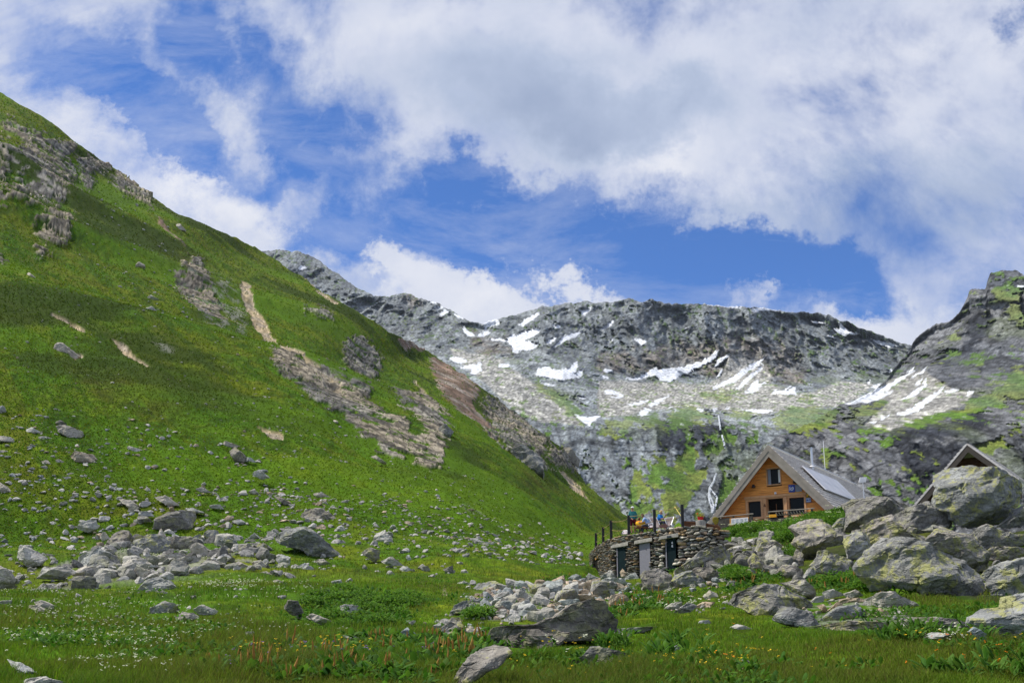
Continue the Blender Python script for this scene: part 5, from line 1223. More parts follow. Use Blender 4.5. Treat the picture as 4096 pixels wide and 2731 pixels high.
BUSH = [('Z2', [(480, 1240), (560, 1130), (760, 1100), (900, 1080), (1000, 1040), (1300, 1020), (1400, 1150), (1350, 1300), (1250, 1400), (900, 1290), (640, 1250)], 46, 1.1), ('Z2', [(1380, 1000), (1560, 920), (1700, 850), (2020, 830), (2040, 960), (1820, 1060), (1600, 1020), (1450, 1020)], 36, 1.1), ('Z7', [(450, 900), (560, 800), (900, 760), (1180, 800), (1120, 930), (800, 940)], 26, .55),
        ('Z3', [(20, 1090), (200, 1050), (260, 1090), (180, 1150), (40, 1160)], 9, .8), ('Z3', [(660, 1130), (900, 1070), (1090, 1060), (1200, 1190), (900, 1170)], 12, .7), ('Z7', [(1550, 900), (1640, 880), (1640, 910), (1560, 920)], 4, .6), ('Z3', [(430, 930), (560, 850), (590, 950), (480, 950)], 5, .8), ('Z1', [(1040, 1450), (1120, 1330), (1160, 1340), (1070, 1470)], 3, .5)]
for fr, q, n, s in BUSH:
    for (u, v) in scatter(fr, q, n):
        k = int(vr.integers(4))
        ps = [('foliage', bush_me[k])]
        if fr == 'Z2' and vr.random() < .35: ps += [('flower_head', umb[int(vr.integers(12))]) for _ in range(3)]
        plant('leafy_bush', None, 'bush', 'lush leafy bushes', (u, v), ps, s * vr.uniform(.6, 1.15))

# flowers: white heads strewn over the meadow, yellow and orange ones nearer
fl = []
def flowers(fr, q, n, size, c, hgt):
    for_ = scatter(fr, q, n)
    if hgt > .2:   # patchy
        pass
    b_ = ground_pt(for_[:, 0], for_[:, 1])
    ok_ = fbm(b_ * .25 + 13, 3) + vr.normal(0, .15, len(b_)) > -.02
    b_ = b_[ok_]
    if not len(b_): return
    n = len(b_)
    b_ = b_ + np.array([0, 0, 1]) * vr.uniform(.6, 1.1, n)[:, None] * hgt
    sz = np.maximum(size * vr.uniform(.7, 1.3, n), b_[:, 1] * .0011)
    for j in range(3):
        a = vr.uniform(0, 6.283, n)
        fl.append(leaves(b_ + vr.normal(0, .3, (n, 3)) * sz[:, None], sz, sz * .9, a, vr.uniform(-.1, .7, n), np.repeat([c], n, 0) * vr.uniform(.8, 1.1, (n, 1))))
W_ = (.66, .68, .50); Y_ = (.70, .48, .02); O_ = (.75, .22, .01); PU = (.25, .10, .40)
flowers('Z6', [(0, 740), (950, 760), (1500, 740), (2352, 780), (2352, 1080), (1500, 1100), (900, 1250), (0, 1180)], 950, .030, W_, .24)
flowers('Z6', [(1300, 690), (1800, 700), (1700, 860), (1350, 860)], 160, .034, W_, .24)
flowers('Z6', [(0, 1180), (900, 1250), (1500, 1396), (0, 1396)], 120, .03, W_, .2)
flowers('Z5', [(0, 520), (900, 600), (2352, 680), (2352, 964), (0, 964)], 80, .03, Y_, .3)
flowers('Z5', [(0, 520), (900, 600), (2352, 680), (2352, 964), (0, 964)], 50, .03, O_, .3)
flowers('Z5', [(1680, 660), (1900, 660), (1950, 800), (1700, 740)], 16, .035, W_, .4)
flowers('Z4', [(800, 640), (1000, 640), (1250, 800), (1000, 860), (500, 840)], 8, .055, W_, .4)
flowers('Z4', [(1400, 420), (2300, 380), (2352, 480), (1400, 520)], 50, .05, W_, .4)
flowers('Z4', [(600, 700), (2352, 600), (2352, 961), (600, 961)], 70, .028, Y_, .3)
flowers('Z7', [(0, 1150), (1500, 1100), (1400, 1303), (0, 1303)], 110, .035, Y_, .4)
flowers('Z7', [(0, 1150), (1500, 1100), (1400, 1303), (0, 1303)], 60, .035, PU, .3)
V, f, c = join(fl)
fo = link('meadow_flowers', np_mesh('meadow_flowers', V, f, M_FLOWER, c))
tag(fo, 'tiny white, yellow and orange flowers strewn through the meadow grass', 'flowers', kind='stuff')
# herb layer between the named plants
hp = []
for fr, q, n in DOCKS + [(a, b, c * 2) for a, b, c, d in BUSH]:
    pt = scatter(fr, q, n * 5); b_ = ground_pt(pt[:, 0], pt[:, 1]); n = len(b_)
    for j in range(4):
        a = vr.uniform(0, 6.283, n); L = vr.uniform(.12, .28, n)
        hp.append(leaves(b_ + np.stack([np.cos(a) * .12, np.sin(a) * .12, vr.random(n) * .12], 1), L, L * .5, a + vr.normal(0, .5, n), vr.uniform(.1, 1.1, n), mix((.03, .10, .008), (.10, .20, .02), vr.random(n)) * np.exp(vr.normal(0, .2, n))[:, None]))
# loose low herbs all over the near meadow
uu = vr.uniform(-60, 1084, 9000); vv = 585 + 140 * vr.random(9000); b_ = ground_pt(uu, vv)
kk = fbm(b_ * .22 + 50, 4) > .12
b_ = b_[kk]; n = len(b_)
for j in range(5):
    a = vr.uniform(0, 6.283, n); L = vr.uniform(.07, .17, n)
    hp.append(leaves(b_ + np.stack([np.cos(a) * .1, np.sin(a) * .1, vr.random(n) * .14], 1), L, L * .5, a + vr.normal(0, .6, n), vr.uniform(.1, 1.2, n), mix((.028, .10, .006), (.09, .19, .016), vr.random(n)) * np.exp(vr.normal(0, .2, n))[:, None]))
V, f, c = join(hp)
ho = link('undergrowth', np_mesh('undergrowth', V, f, M_LEAF, c))
tag(ho, 'low leafy herbs growing thickly between the rocks', 'undergrowth', kind='stuff')
# ---------------------------------------------------------------- building helpers
class MB:
    def __init__(s): s.V, s.F = [], []
    def add(s, V, F):
        o = len(s.V); s.V += [tuple(v) for v in V]; s.F += [tuple(i + o for i in f) for f in F]
    def hexa(s, p):      # 8 corners: bottom quad then top quad
        s.add(p, [(3, 2, 1, 0), (4, 5, 6, 7), (0, 1, 5, 4), (1, 2, 6, 5), (2, 3, 7, 6), (3, 0, 4, 7)])
    def box(s, c, a, b, d):   # centre and three half-edge vectors
        c, a, b, d = map(Vector, (c, a, b, d))
        s.hexa([c - a - b - d, c + a - b - d, c + a + b - d, c - a + b - d, c - a - b + d, c + a - b + d, c + a + b + d, c - a + b + d])
    def bar(s, p, q, w, h=None, up=(0, 0, 1)):
        p, q = Vector(p), Vector(q); d = (q - p)
        x = d.cross(Vector(up));
        if x.length < 1e-6: x = d.cross(Vector((0, 1, 0)))
        x.normalize(); y = x.cross(d).normalized(); h = h or w
        s.box((p + q) / 2, x * w / 2, y * h / 2, d / 2)
    def tube(s, pts, r, k=8, cap=True):
        pts = [Vector(p) for p in pts]; rs = r if isinstance(r, (list, tuple)) else [r] * len(pts)
        V, F = [], []
        for i, p in enumerate(pts):
            d = (pts[min(i + 1, len(pts) - 1)] - pts[max(i - 1, 0)]).normalized()
            x = d.cross(Vector((0, 0, 1)));
            if x.length < 1e-3: x = d.cross(Vector((0, 1, 0)))
            x.normalize(); y = d.cross(x)
            for j in range(k):
                a = 6.28318 * j / k; V.append(p + x * math.cos(a) * rs[i] + y * math.sin(a) * rs[i])
        for i in range(len(pts) - 1):
            for j in range(k): F.append((i * k + j, i * k + (j + 1) % k, (i + 1) * k + (j + 1) % k, (i + 1) * k + j))
        if cap: F += [tuple(range(k))[::-1], tuple((len(pts) - 1) * k + j for j in range(k))]
        s.add(V, F)
    def build(s, name, mat, parent=None, bevel=0, smooth=False):
        me = bpy.data.meshes.new(name)
        org = parent.matrix_world.translation.copy() if False else (Vector(parent['_o']) if parent and '_o' in parent else Vector((0, 0, 0)))
        me.from_pydata([Vector(v) - org for v in s.V], [], s.F); me.update()
        if smooth: me.polygons.foreach_set('use_smooth', [True] * len(me.polygons))
        me.materials.append(mat)
        o = link(name, me, parent)
        if bevel:
            m = o.modifiers.new('bevel', 'BEVEL'); m.width = bevel; m.segments = 2; m.limit_method = 'ANGLE'
        return o
def child_of(part, mb, name, mat, thing_, **k):     # a sub-part: same space as the thing
    o = mb.build(name, mat, thing_, **k); o.parent = part; return o
def thing(name, label, cat, loc, group=None):
    o = bpy.data.objects.new(name, None); C.objects.link(o); o.location = Vector(loc); o.empty_display_size = .2
    tag(o, label, cat, group); o['_o'] = tuple(Vector(loc)); return o

M_LARCH = plain('larch_board', (.82, .30, .065), .65, .3, var=.26, scale=1.6, bump=.15, stretch=(.5, .5, 9))
M_LARCH2 = plain('larch_frame', (.56, .30, .14), .6, .3, var=.14, scale=3, stretch=(1, 1, 5))
M_GREYWOOD = plain('weathered_wood', (.27, .24, .205), .85, .2, var=.13, scale=1.2, bump=.1, stretch=(1, 1, 1))
M_OLDWOOD = plain('dark_weathered_wood', (.075, .068, .058), .9, .15, var=.3, scale=4, bump=.3)
M_BROWNWOOD = plain('brown_wood', (.16, .075, .035), .8, .2, var=.2, scale=4)
M_SHINGLE = None
M_STEEL = plain('galvanised_steel', (.62, .63, .64), .35, .5, metal=.7, var=.05)
M_BLACK = plain('black_steel', (.014, .014, .015), .6, .4, var=.1)
M_GLASS, t, b = new_mat('window_glass', .08, .12); b.inputs['Base Color'].default_value = (.006, .008, .007, 1)
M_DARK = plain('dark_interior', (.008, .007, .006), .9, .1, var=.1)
M_PV, t, b = new_mat('solar_glass', .32, .5)
tc = t.n('ShaderNodeTexCoord'); t.l(t.ramp(t.noise(tc.outputs['Object'], .5, 2), [(.3, (.46, .47, .52)), (.7, (.53, .54, .58))]), b.inputs['Base Color'])
M_WHITE = plain('white_paint', (.76, .76, .78), .6, .3, var=.03)
M_CONC = plain('concrete', (.30, .285, .25), .9, .2, var=.18, scale=5, bump=.2)
M_TEALDOOR = plain('dark_teal_paint', (.004, .014, .017), .7, .12, var=.12)
M_GREYDOOR = plain('grey_paint', (.20, .195, .225), .55, .35, var=.06)
M_YEL = plain('yellow_orange_paint', (.72, .33, .012), .55, .35, var=.05)
M_BLUE = plain('sign_blue', (.012, .05, .30), .5, .4, var=.05)
M_SIGNGREY = plain('sign_grey', (.22, .24, .29), .5, .4, var=.05)
M_GRNSIGN = plain('sign_green', (.10, .22, .03), .6, .3, var=.1)
M_SKYB = plain('sign_pale_blue', (.45, .56, .66), .6, .3, var=.04)

M_SHINGLE, t, b = new_mat('wood_shingle', .75, .3)
tc = t.n('ShaderNodeTexCoord')
mp = t.n('ShaderNodeMapping'); mp.inputs['Scale'].default_value = (5, 5, 1.3); t.l(tc.outputs['Object'], mp.inputs[0])
wn_ = t.n('ShaderNodeTexVoronoi'); wn_.inputs['Scale'].default_value = 1.2; t.l(mp.outputs[0], wn_.inputs['Vector'])
sepc = t.n('ShaderNodeSeparateColor'); t.l(wn_.outputs['Color'], sepc.inputs[0])
nz = t.noise(tc.outputs['Object'], 1.2, 5, .65)
c1 = t.ramp(sepc.outputs[0], [(0, (.44, .41, .38)), (.5, (.60, .57, .54)), (1, (.74, .71, .68))])
t.l(t.mixc(.6, c1, t.ramp(nz, [(.35, (.48, .44, .41)), (.65, (.70, .67, .64))])), b.inputs['Base Color'])

# ---------------------------------------------------------------- the wooden hut
def wedge_axes(phi):
    a = R(phi); return Vector((math.cos(a), -math.sin(a), 0)), Vector((math.sin(a), math.cos(a), 0)), Vector((0, 0, 1))
HA, HB, HZ = wedge_axes(34)
HO = at(768.2, 445.1, 98.0)
def h3(a, b_, c): return HO + HA * a + HB * b_ + HZ * c
def ray_plane(fr, x, y, p0, n):
    u, v = px(fr, [[x, y]])[0]
    e = Vector(EYE.tolist()); d = Vector(rays(np.array(u), np.array(v)).tolist())
    return e + d * ((Vector(p0) - e).dot(n) / d.dot(n))
def hp_(fr, x, y, b_):       # photograph point on the plane b = b_ of the hut -> (a, c)
    q = ray_plane(fr, x, y, h3(0, b_, 0), HB) - HO
    return q.dot(HA), q.dot(HZ)
SL = 1.09; EAVE = 7.0; BASE = -7.75; LEN = 31.0; WB = 1.15
hut = thing('wooden_hut', 'orange larch mountain hut with steep grey shingle roof and solar panels', 'hut', h3(0, WB, BASE))
nrm_r = Vector(HA * SL + HZ).normalized(); nrm_l = Vector(-HA * SL + HZ).normalized()
for side in (-1, 1):
    nr = nrm_r if side > 0 else nrm_l
    m = MB(); n_c = 21; sl_len = EAVE / n_c
    for k in range(n_c):
        a0, a1 = side * k * sl_len, side * (k + 1.12) * sl_len
        lift0, lift1 = .0, .17
        p = [h3(a0, 0, -abs(a0) * SL) + nr * lift0, h3(a1, 0, -abs(a1) * SL) + nr * lift1]
        q = [x + HB * LEN for x in p]
        m.hexa([p[0] - nr * .10, q[0] - nr * .10, q[1] - nr * .16, p[1] - nr * .16, p[0], q[0], q[1], p[1]])
    m.build('roof', M_SHINGLE, hut)
    m = MB(); off = -nr * .2
    p = [h3(side * .0, .05, 0) + off, h3(side * EAVE, .05, -EAVE * SL) + off]
    q = [x + HB * (LEN - .1) for x in p]
    m.hexa([p[0] - nr * .12, q[0] - nr * .12, q[1] - nr * .12, p[1] - nr * .12, p[0], q[0], q[1], p[1]])
    m.build('soffit', M_LARCH, hut)
    # two weathered boards on the gable edge
    for (t0, t1, f0) in ((-.04, .40, -.10), (.40, .78, -.06)):
        m = MB(); tz = math.sqrt(1 + SL * SL)
        e0, e1 = 0.0, EAVE + .05
        P_ = []
        for bb in (f0, .05):
            for (aa, tt0) in ((e0, t0), (e1, t0), (e1, t1), (e0, t1)):
                P_.append(h3(side * aa, bb, -aa * SL - tt0 * tz + .03))
        m.hexa(P_ if side < 0 else P_[3::-1] + P_[:3:-1])
        m.build('rake_board', M_GREYWOOD, hut)
m = MB(); m.bar(h3(0, -.08, .10), h3(0, LEN, .10), .34, .05); m.build('ridge_cap', M_STEEL, hut)
# gable wall in boards, with holes for the openings
W_ATTIC = (988, 372, 1178, 592); W_LEFT = (735, 775, 956, 1022); W_DOOR = (990, 745, 1222, 1040); W_RIGHT = (1252, 705, 1492, 915)
def rect(w, b_=WB):
    x0, y0, x1, y1 = w
    a0 = .5 * (hp_('Z2', x0, y0, b_)[0] + hp_('Z2', x0, y1, b_)[0]); a1 = .5 * (hp_('Z2', x1, y0, b_)[0] + hp_('Z2', x1, y1, b_)[0])
    c1 = .5 * (hp_('Z2', x0, y0, b_)[1] + hp_('Z2', x1, y0, b_)[1]); c0 = .5 * (hp_('Z2', x0, y1, b_)[1] + hp_('Z2', x1, y1, b_)[1])
    return a0, a1, c0, c1
RA, RL, RD, RR = rect(W_ATTIC), rect(W_LEFT), rect(W_DOOR), rect(W_RIGHT)
top_c = (RL[3] + RR[3]) / 2; RL = (RL[0], RL[1], RL[2], top_c); RD = (RD[0], RD[1], BASE + .1, top_c); RR = (RR[0], RR[1], RL[2], top_c)
m = MB(); c = BASE; hb = .19
while c < -.5:
    lim = (-(c + hb / 2)) / SL - .25
    spans = [(-lim, lim)]
    for (a0, a1, c0, c1) in (RA, RL, RD, RR):
        if c + hb > c0 + .02 and c < c1 - .02:
            ns = []
            for s0, s1 in spans:
                if a1 <= s0 or a0 >= s1: ns.append((s0, s1)); continue
                if a0 > s0: ns.append((s0, a0))
                if a1 < s1: ns.append((a1, s1))
            spans = ns
    for s0, s1 in spans:
        if s1 - s0 < .04: continue
        P_ = []
        for bb, z_ in ((WB - .035, 0), (WB + .12, 0)):
            P_ += [h3(s0, bb, c), h3(s1, bb, c)]
        m.hexa([h3(s0, WB - .035, c), h3(s1, WB - .035, c), h3(s1, WB + .12, c), h3(s0, WB + .12, c), h3(s0, WB - .005, c + hb - .012), h3(s1, WB - .005, c + hb - .012), h3(s1, WB + .12, c + hb - .012), h3(s0, WB + .12, c + hb - .012)])
    c += hb
m.build('wall', M_LARCH, hut)
# the long side walls and the back, mostly out of sight
m = MB(); m.hexa([h3(-6.2, WB + .5, BASE - 2), h3(6.2, WB + .5, BASE - 2), h3(6.2, LEN - .6, BASE - 2), h3(-6.2, LEN - .6, BASE - 2), h3(-6.2, WB + .5, -6.95), h3(6.2, WB + .5, -6.95), h3(6.2, LEN - .6, -6.95), h3(-6.2, LEN - .6, -6.95)])
m.build('plinth', M_CONC, hut)
m = MB(); m.add([h3(-6.5, LEN - .5, -7), h3(6.5, LEN - .5, -7), h3(0, LEN - .5, -.4), h3(-6.5, LEN - .4, -7), h3(6.5, LEN - .4, -7), h3(0, LEN - .4, -.4)], [(0, 1, 2), (5, 4, 3), (0, 3, 4, 1), (1, 4, 5, 2), (2, 5, 3, 0)]); m.build('wall', M_LARCH, hut)
def frame(r, wd, b0, b1, mat, name, bottom=True):
    a0, a1, c0, c1 = r; m = MB()
    bc = (b0 + b1) / 2; hb_ = (b1 - b0) / 2
    for (x0, x1, y0, y1) in [(a0, a0 + wd, c0, c1), (a1 - wd, a1, c0, c1), (a0 + wd, a1 - wd, c1 - wd, c1)] + ([(a0 + wd, a1 - wd, c0, c0 + wd)] if bottom else []):
        m.box(h3((x0 + x1) / 2, bc, (y0 + y1) / 2), HA * (x1 - x0) / 2, HB * hb_, HZ * (y1 - y0) / 2)
    return m
def pane(part, r, inset, b_, mat, name):
    a0, a1, c0, c1 = r; m = MB()
    m.box(h3((a0 + a1) / 2, b_, (c0 + c1) / 2), HA * ((a1 - a0) / 2 - inset), HB * .02, HZ * ((c1 - c0) / 2 - inset))
    return child_of(part, m, name, mat, hut)
f = frame(RA, .10, WB - .10, WB + .3, M_LARCH2, 'window').build('window', M_LARCH2, hut, bevel=.01)
pane(f, RA, .1, WB + .28, M_GLASS, 'pane')
m = MB(); m.box(h3(RA[0] + .26, WB + .17, (RA[2] + RA[3]) / 2), HA * .155, HB * .03, HZ * ((RA[3] - RA[2]) / 2 - .1)); child_of(f, m, 'shutter', M_SIGNGREY, hut)
m = MB()
for k in range(4): m.box(h3(RA[1] - .16 - .07 * k, WB + .235 + .012 * (k % 2), (RA[2] + RA[3]) / 2 + .05), HA * .034, HB * .008, HZ * ((RA[3] - RA[2]) / 2 - .24))
child_of(f, m, 'curtain', M_WHITE, hut)
f = frame(RL, .26, WB - .10, WB + .3, M_LARCH2, 'window').build('window', M_LARCH2, hut, bevel=.01); pane(f, RL, .26, WB + .2, M_GLASS, 'pane')
f = frame(RR, .2, WB - .10, WB + .3, M_LARCH2, 'window').build('window', M_LARCH2, hut, bevel=.01); pane(f, RR, .2, WB + .2, M_GLASS, 'pane')
f = frame(RD, .13, WB - .08, WB + .35, M_LARCH2, 'doorway', False).build('doorway', M_LARCH2, hut, bevel=.01)
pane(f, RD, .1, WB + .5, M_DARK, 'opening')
m = MB(); mid = (RD[0] + RD[1]) / 2; m.box(h3(mid - .05, WB + .42, RD[2] + 1.0), HA * .035, HB * .03, HZ * 1.0); child_of(f, m, 'mullion', M_BROWNWOOD, hut)
m = MB(); m.box(h3((RL[0] + RR[1]) / 2, WB - .09, top_c + .12), HA * ((RR[1] - RL[0]) / 2 + .1), HB * .09, HZ * .12); m.build('header_beam', M_LARCH2, hut, bevel=.015)
for (x0, x1) in ((957, 992), (1215, 1254)):
    a0 = hp_('Z2', x0, 880, WB - .15)[0]; a1 = hp_('Z2', x1, 880, WB - .15)[0]
    m = MB(); m.box(h3((a0 + a1) / 2, WB - .16, (BASE + top_c) / 2 - .05), HA * (a1 - a0) / 2, HB * .1, HZ * (top_c - BASE) / 2); m.build('post', M_LARCH2, hut, bevel=.015)
# flue, aerial
def roof_pt(x, y, lift=0): return ray_plane('Z2', x, y, h3(0, 0, 0) + nrm_r * (.05 + lift), nrm_r)
fb = roof_pt(1567, 395)
flue_h = 2.45
m = MB(); m.tube([fb - HZ * .4, fb + HZ * flue_h], .13, 14); fl_ = m.build('flue', M_STEEL, hut, smooth=False)
m = MB(); m.tube([fb + HZ * (flue_h + .12), fb + HZ * (flue_h + .2)], [.42, .38], 18)
for k in range(4): m.bar(fb + HA * .12 * math.cos(k * 1.57) + HB * .12 * math.sin(k * 1.57) + HZ * (flue_h - .1), fb + HA * .14 * math.cos(k * 1.57) + HB * .14 * math.sin(k * 1.57) + HZ * (flue_h + .13), .03)
child_of(fl_, m, 'cap', M_BLACK, hut)
m = MB(); m.tube([fb + HZ * .28, fb + HZ * .40], [.36, .30], 16); child_of(fl_, m, 'collar', M_WHITE, hut)
# solar panels lie on the roof
q = [roof_pt(x, y, .32) for x, y in ((1440, 345), (1872, 528), (2150, 800), (1975, 825))]
q[3] = q[0] + (q[2] - q[1])
M_PVF = plain('panel_frame', (.66, .67, .70), .5, .4, var=.03)
so = thing('solar_panels', 'long pale solar panel array lying on the shingle roof', 'solar panel', q[0])
m = MB(); m.hexa([p - nrm_r * .07 for p in (q[0], q[3], q[2], q[1])] + [q[0], q[3], q[2], q[1]]); m.build('glass_sheet', M_PV, so)
m = MB()
for k in range(1, 4):
    s_ = k / 4; m.bar(q[0].lerp(q[1], s_) + nrm_r * .006, q[3].lerp(q[2], s_) + nrm_r * .006, .035, .012, nrm_r)
for s_ in (0.004, .5, .996): m.bar(q[0].lerp(q[3], s_) + nrm_r * .009, q[1].lerp(q[2], s_) + nrm_r * .009, .045, .014, nrm_r)
for s_ in (0.004, .996): m.bar(q[0].lerp(q[1], s_) + nrm_r * .009, q[3].lerp(q[2], s_) + nrm_r * .009, .045, .014, nrm_r)
m.build('frame', M_PVF, so)
m = MB()
for s_ in (.1, .4, .7, .95):
    for r_ in (.03, .97):
        p = q[0].lerp(q[1], r_).lerp(q[3].lerp(q[2], r_), s_); m.bar(p - nrm_r * .33, p - nrm_r * .07, .06)
m.build('mount', M_BLACK, so)
ab = ray_plane('Z2', 1728, 425, h3(0, 0, .1), HA)
an = thing('antenna_mast', 'thin white antenna mast standing on the hut ridge', 'antenna', ab)
m = MB(); m.tube([ab - HZ * .3, ab + HZ * 3.6], .035, 8); m.build('pole', M_WHITE, an); m = MB(); m.tube([ab + HZ * .2, ab + HZ * .5], .06, 8); m.build('clamp', M_STEEL, an)
sb = at(*px('Z2', [[2213, 735]])[0], 112.0); s1 = at(*px('Z2', [[2202, 545]])[0], 112.0)
dsh = thing('satellite_antenna', 'flat tilted antenna panel on a pole behind the far end of the hut', 'antenna', sb)
m = MB(); m.tube([sb - HZ * 3, Vector((sb.x, sb.y, s1.z - 1.0))], .06, 8); m.tube([Vector((sb.x, sb.y, s1.z - 1.0)), Vector((sb.x, sb.y, s1.z))], .035, 8); m.build('pole', M_STEEL, dsh)
m = MB(); cq = Vector((sb.x, sb.y, s1.z + .2)); m.box(cq, Vector((.42, .05, .03)), Vector((.12, .10, .32)), Vector((-.01, .03, -.008))); m.build('panel', plain('antenna_shell', (.60, .60, .60), .5), dsh, bevel=.02)

# ---- signs on the gable
def facade_box(mb, fr, x0, y0, x1, y1, b_, th):
    a0, c1 = hp_(fr, x0, y0, b_); a1, c0 = hp_(fr, x1, y1, b_)
    mb.box(h3((a0 + a1) / 2, b_, (c0 + c1) / 2), HA * (a1 - a0) / 2, HB * th, HZ * (c1 - c0) / 2)
    return a0, a1, c0, c1
SB = WB - .10
sg = thing('hut_sign', 'blue and grey sign with a white spiral above a yellow strip, on the gable', 'sign', h3(*[hp_('Z2', 1350, 680, SB)[0], SB, hp_('Z2', 1350, 680, SB)[1]]))
m = MB(); A0 = facade_box(m, 'Z2', 1266, 588, 1351, 680, SB, .025); m.build('blue_panel', M_BLUE, sg)
m = MB(); facade_box(m, 'Z2', 1351.5, 584, 1437, 672, SB, .025); m.build('grey_panel', M_SIGNGREY, sg)
m = MB(); facade_box(m, 'Z2', 1268, 681, 1438, 702, SB, .025); m.build('yellow_strip', M_YEL, sg)
m = MB(); ca_, cc_ = (A0[0] + A0[1]) / 2, (A0[2] + A0[3]) / 2; rr_ = (A0[1] - A0[0]) * .30
pts = []
for k in range(52):
    th_ = -1.2 + k / 51 * 9.2; r__ = rr_ * (1 - .86 * k / 51); pts.append((h3(ca_ + r__ * math.cos(th_), SB - .034, cc_ - r__ * math.sin(th_)), .055 * (1 - .6 * abs(k / 51 - .35))))
for (p, w0), (p2, w1) in zip(pts, pts[1:]): m.bar(p, p2, .012, max(w0, .02) * 1.3, HA if False else (p2 - p).cross(HB))
for k in range(5):
    th_ = 2.6 + k * .35; p = h3(ca_ + rr_ * 1.28 * math.cos(th_), SB - .034, cc_ - rr_ * 1.28 * math.sin(th_)); m.box(p, HA * .03, HB * .006, HZ * .03)
m.build('spiral', M_WHITE, sg)
s2 = thing('route_sign', 'small yellow and green square sign beside the right window', 'sign', h3(hp_('Z2', 1507, 740, SB)[0], SB, hp_('Z2', 1507, 740, SB)[1]))
m = MB(); A_ = facade_box(m, 'Z2', 1490, 690, 1526, 740, SB, .02); m.build('plate', M_GRNSIGN, s2)
m = MB(); m.bar(h3(A_[0] + .03, SB - .03, A_[2] + .05), h3(A_[1] - .03, SB - .03, A_[3] - .05), .02, .16, (h3(A_[1], 0, A_[3]) - h3(A_[0], 0, A_[2])).cross(HB)); m.build('stripe', M_YEL, s2)
s3 = thing('info_sign', 'small white framed information sign under the yellow and green sign', 'sign', h3(hp_('Z2', 1520, 800, SB)[0], SB, hp_('Z2', 1520, 800, SB)[1]))
m = MB(); facade_box(m, 'Z2', 1486, 750, 1553, 802, SB, .02); m.build('frame', M_BLUE, s3)
m = MB(); facade_box(m, 'Z2', 1491, 755, 1548, 797, SB - .01, .02); m.build('plate', M_SKYB, s3)
m = MB(); facade_box(m, 'Z2', 1494, 772, 1518, 786, SB - .02, .02); facade_box(m, 'Z2', 1500, 764, 1508, 772, SB - .02, .02)
for k in range(3): facade_box(m, 'Z2', 1522, 764 + k * 9, 1543, 767 + k * 9, SB - .02, .016)
m.build('print', M_BLUE, s3)
for (x, y, lab) in ((830, 605, 'black wall lamp on the gable left of the attic window'), (1345, 550, 'black wall lamp under the right roof edge')):
    a_, c_ = hp_('Z2', x, y, WB - .1); o = thing('wall_lamp', lab, 'lamp', h3(a_, WB, c_), 'black lamps on the gable')
    m = MB(); m.tube([h3(a_, WB - .02, c_ + .05), h3(a_, WB - .28, c_ + .05)], .05, 8); m.build('bracket', M_BLACK, o)
    m = MB(); m.tube([h3(a_ + .05, WB - .28, c_ - .16), h3(a_ + .05, WB - .3, c_ + .16)], [.2, .11], 12); m.build('shade', M_BLACK, o)
a_, c_ = hp_('Z2', 970, 842, WB - .3); o = thing('door_bell', 'small dark bell on the post left of the doorway', 'bell', h3(a_, WB - .27, c_))
m = MB(); m.tube([h3(a_, WB - .36, c_ - .12), h3(a_, WB - .36, c_ + .1)], [.13, .04], 10); m.build('bell', M_BROWNWOOD, o); m = MB(); m.bar(h3(a_, WB - .26, c_ + .14), h3(a_, WB - .4, c_ + .14), .04); m.build('bracket', M_BLACK, o)
a_, c_ = hp_('Z2', 1100, 690, WB - .1); o = thing('sensor', 'small white motion sensor above the doorway beam', 'sensor', h3(a_, WB - .02, c_))
m = MB(); m.tube([h3(a_, WB - .02, c_), h3(a_, WB - .16, c_ - .02)], [.13, .07], 10); m.build('housing', M_WHITE, o); m = MB(); m.box(h3(a_, WB - .035, c_), HA * .1, HB * .012, HZ * .12); m.build('base_plate', M_WHITE, o)
# ---- the deck rails in front of the hut
RB = -2.6
def rp(x, y, b_=RB): a_, c_ = hp_('Z2', x, y, b_); return h3(a_, b_, c_)
dk = thing('wooden_deck', 'weathered timber deck in front of the hut gable', 'deck', h3(0, -1, BASE - .3))
m = MB(); m.hexa([h3(-7.2, RB - .1, BASE - 1.6), h3(7, RB - .1, BASE - 1.6), h3(7, WB, BASE - 1.6), h3(-7.2, WB, BASE - 1.6), h3(-7.2, RB - .1, BASE + .02), h3(7, RB - .1, BASE + .02), h3(7, WB, BASE + .02), h3(-7.2, WB, BASE + .02)]); m.build('platform', M_OLDWOOD, dk)
lr = thing('deck_railing', 'weathered railing with dark boards left of the hut door', 'railing', rp(600, 1100), 'railings of the hut deck')
m = MB(); m.bar(rp(378, 990), rp(826, 948), .16, .10); m.build('top_rail', M_GREYWOOD, lr, bevel=.02)
m = MB()
for (y0, y1) in ((1012, 975), (1045, 1010), (1078, 1043)): m.bar(rp(385, y0 + 14), rp(815, y1 + 14), .05, .26)
m.build('board', M_OLDWOOD, lr)
for x, y in ((395, 992), (575, 975), (806, 952)):
    m = MB(); p = rp(x, y, RB + .08); m.box(p - HZ * .8, HA * .09, HB * .05, HZ * .82); m.build('post', M_OLDWOOD, lr)
rr = thing('deck_railing', 'weathered railing with slanting slats in front of the hut doorway', 'railing', rp(1300, 1010), 'railings of the hut deck')
m = MB(); m.bar(rp(1008, 926), rp(1592, 880), .16, .10); m.build('top_rail', M_GREYWOOD, rr, bevel=.02)
m = MB(); m.bar(rp(1116, 968), rp(1524, 936), .10, .12); m.build('mid_rail', M_OLDWOOD, rr)
m = MB()
for k in range(11):
    x = 1128 + k * 37; y = 962 - k * 2.7; m.bar(rp(x, y + 8, RB - .07), rp(x - 20, y - 26, RB - .25), .05, .07)
m.build('slats', M_GREYWOOD, rr)
m = MB(); m.bar(rp(1010, 1030), rp(1330, 1006), .06, .30); m.build('board', M_OLDWOOD, rr)
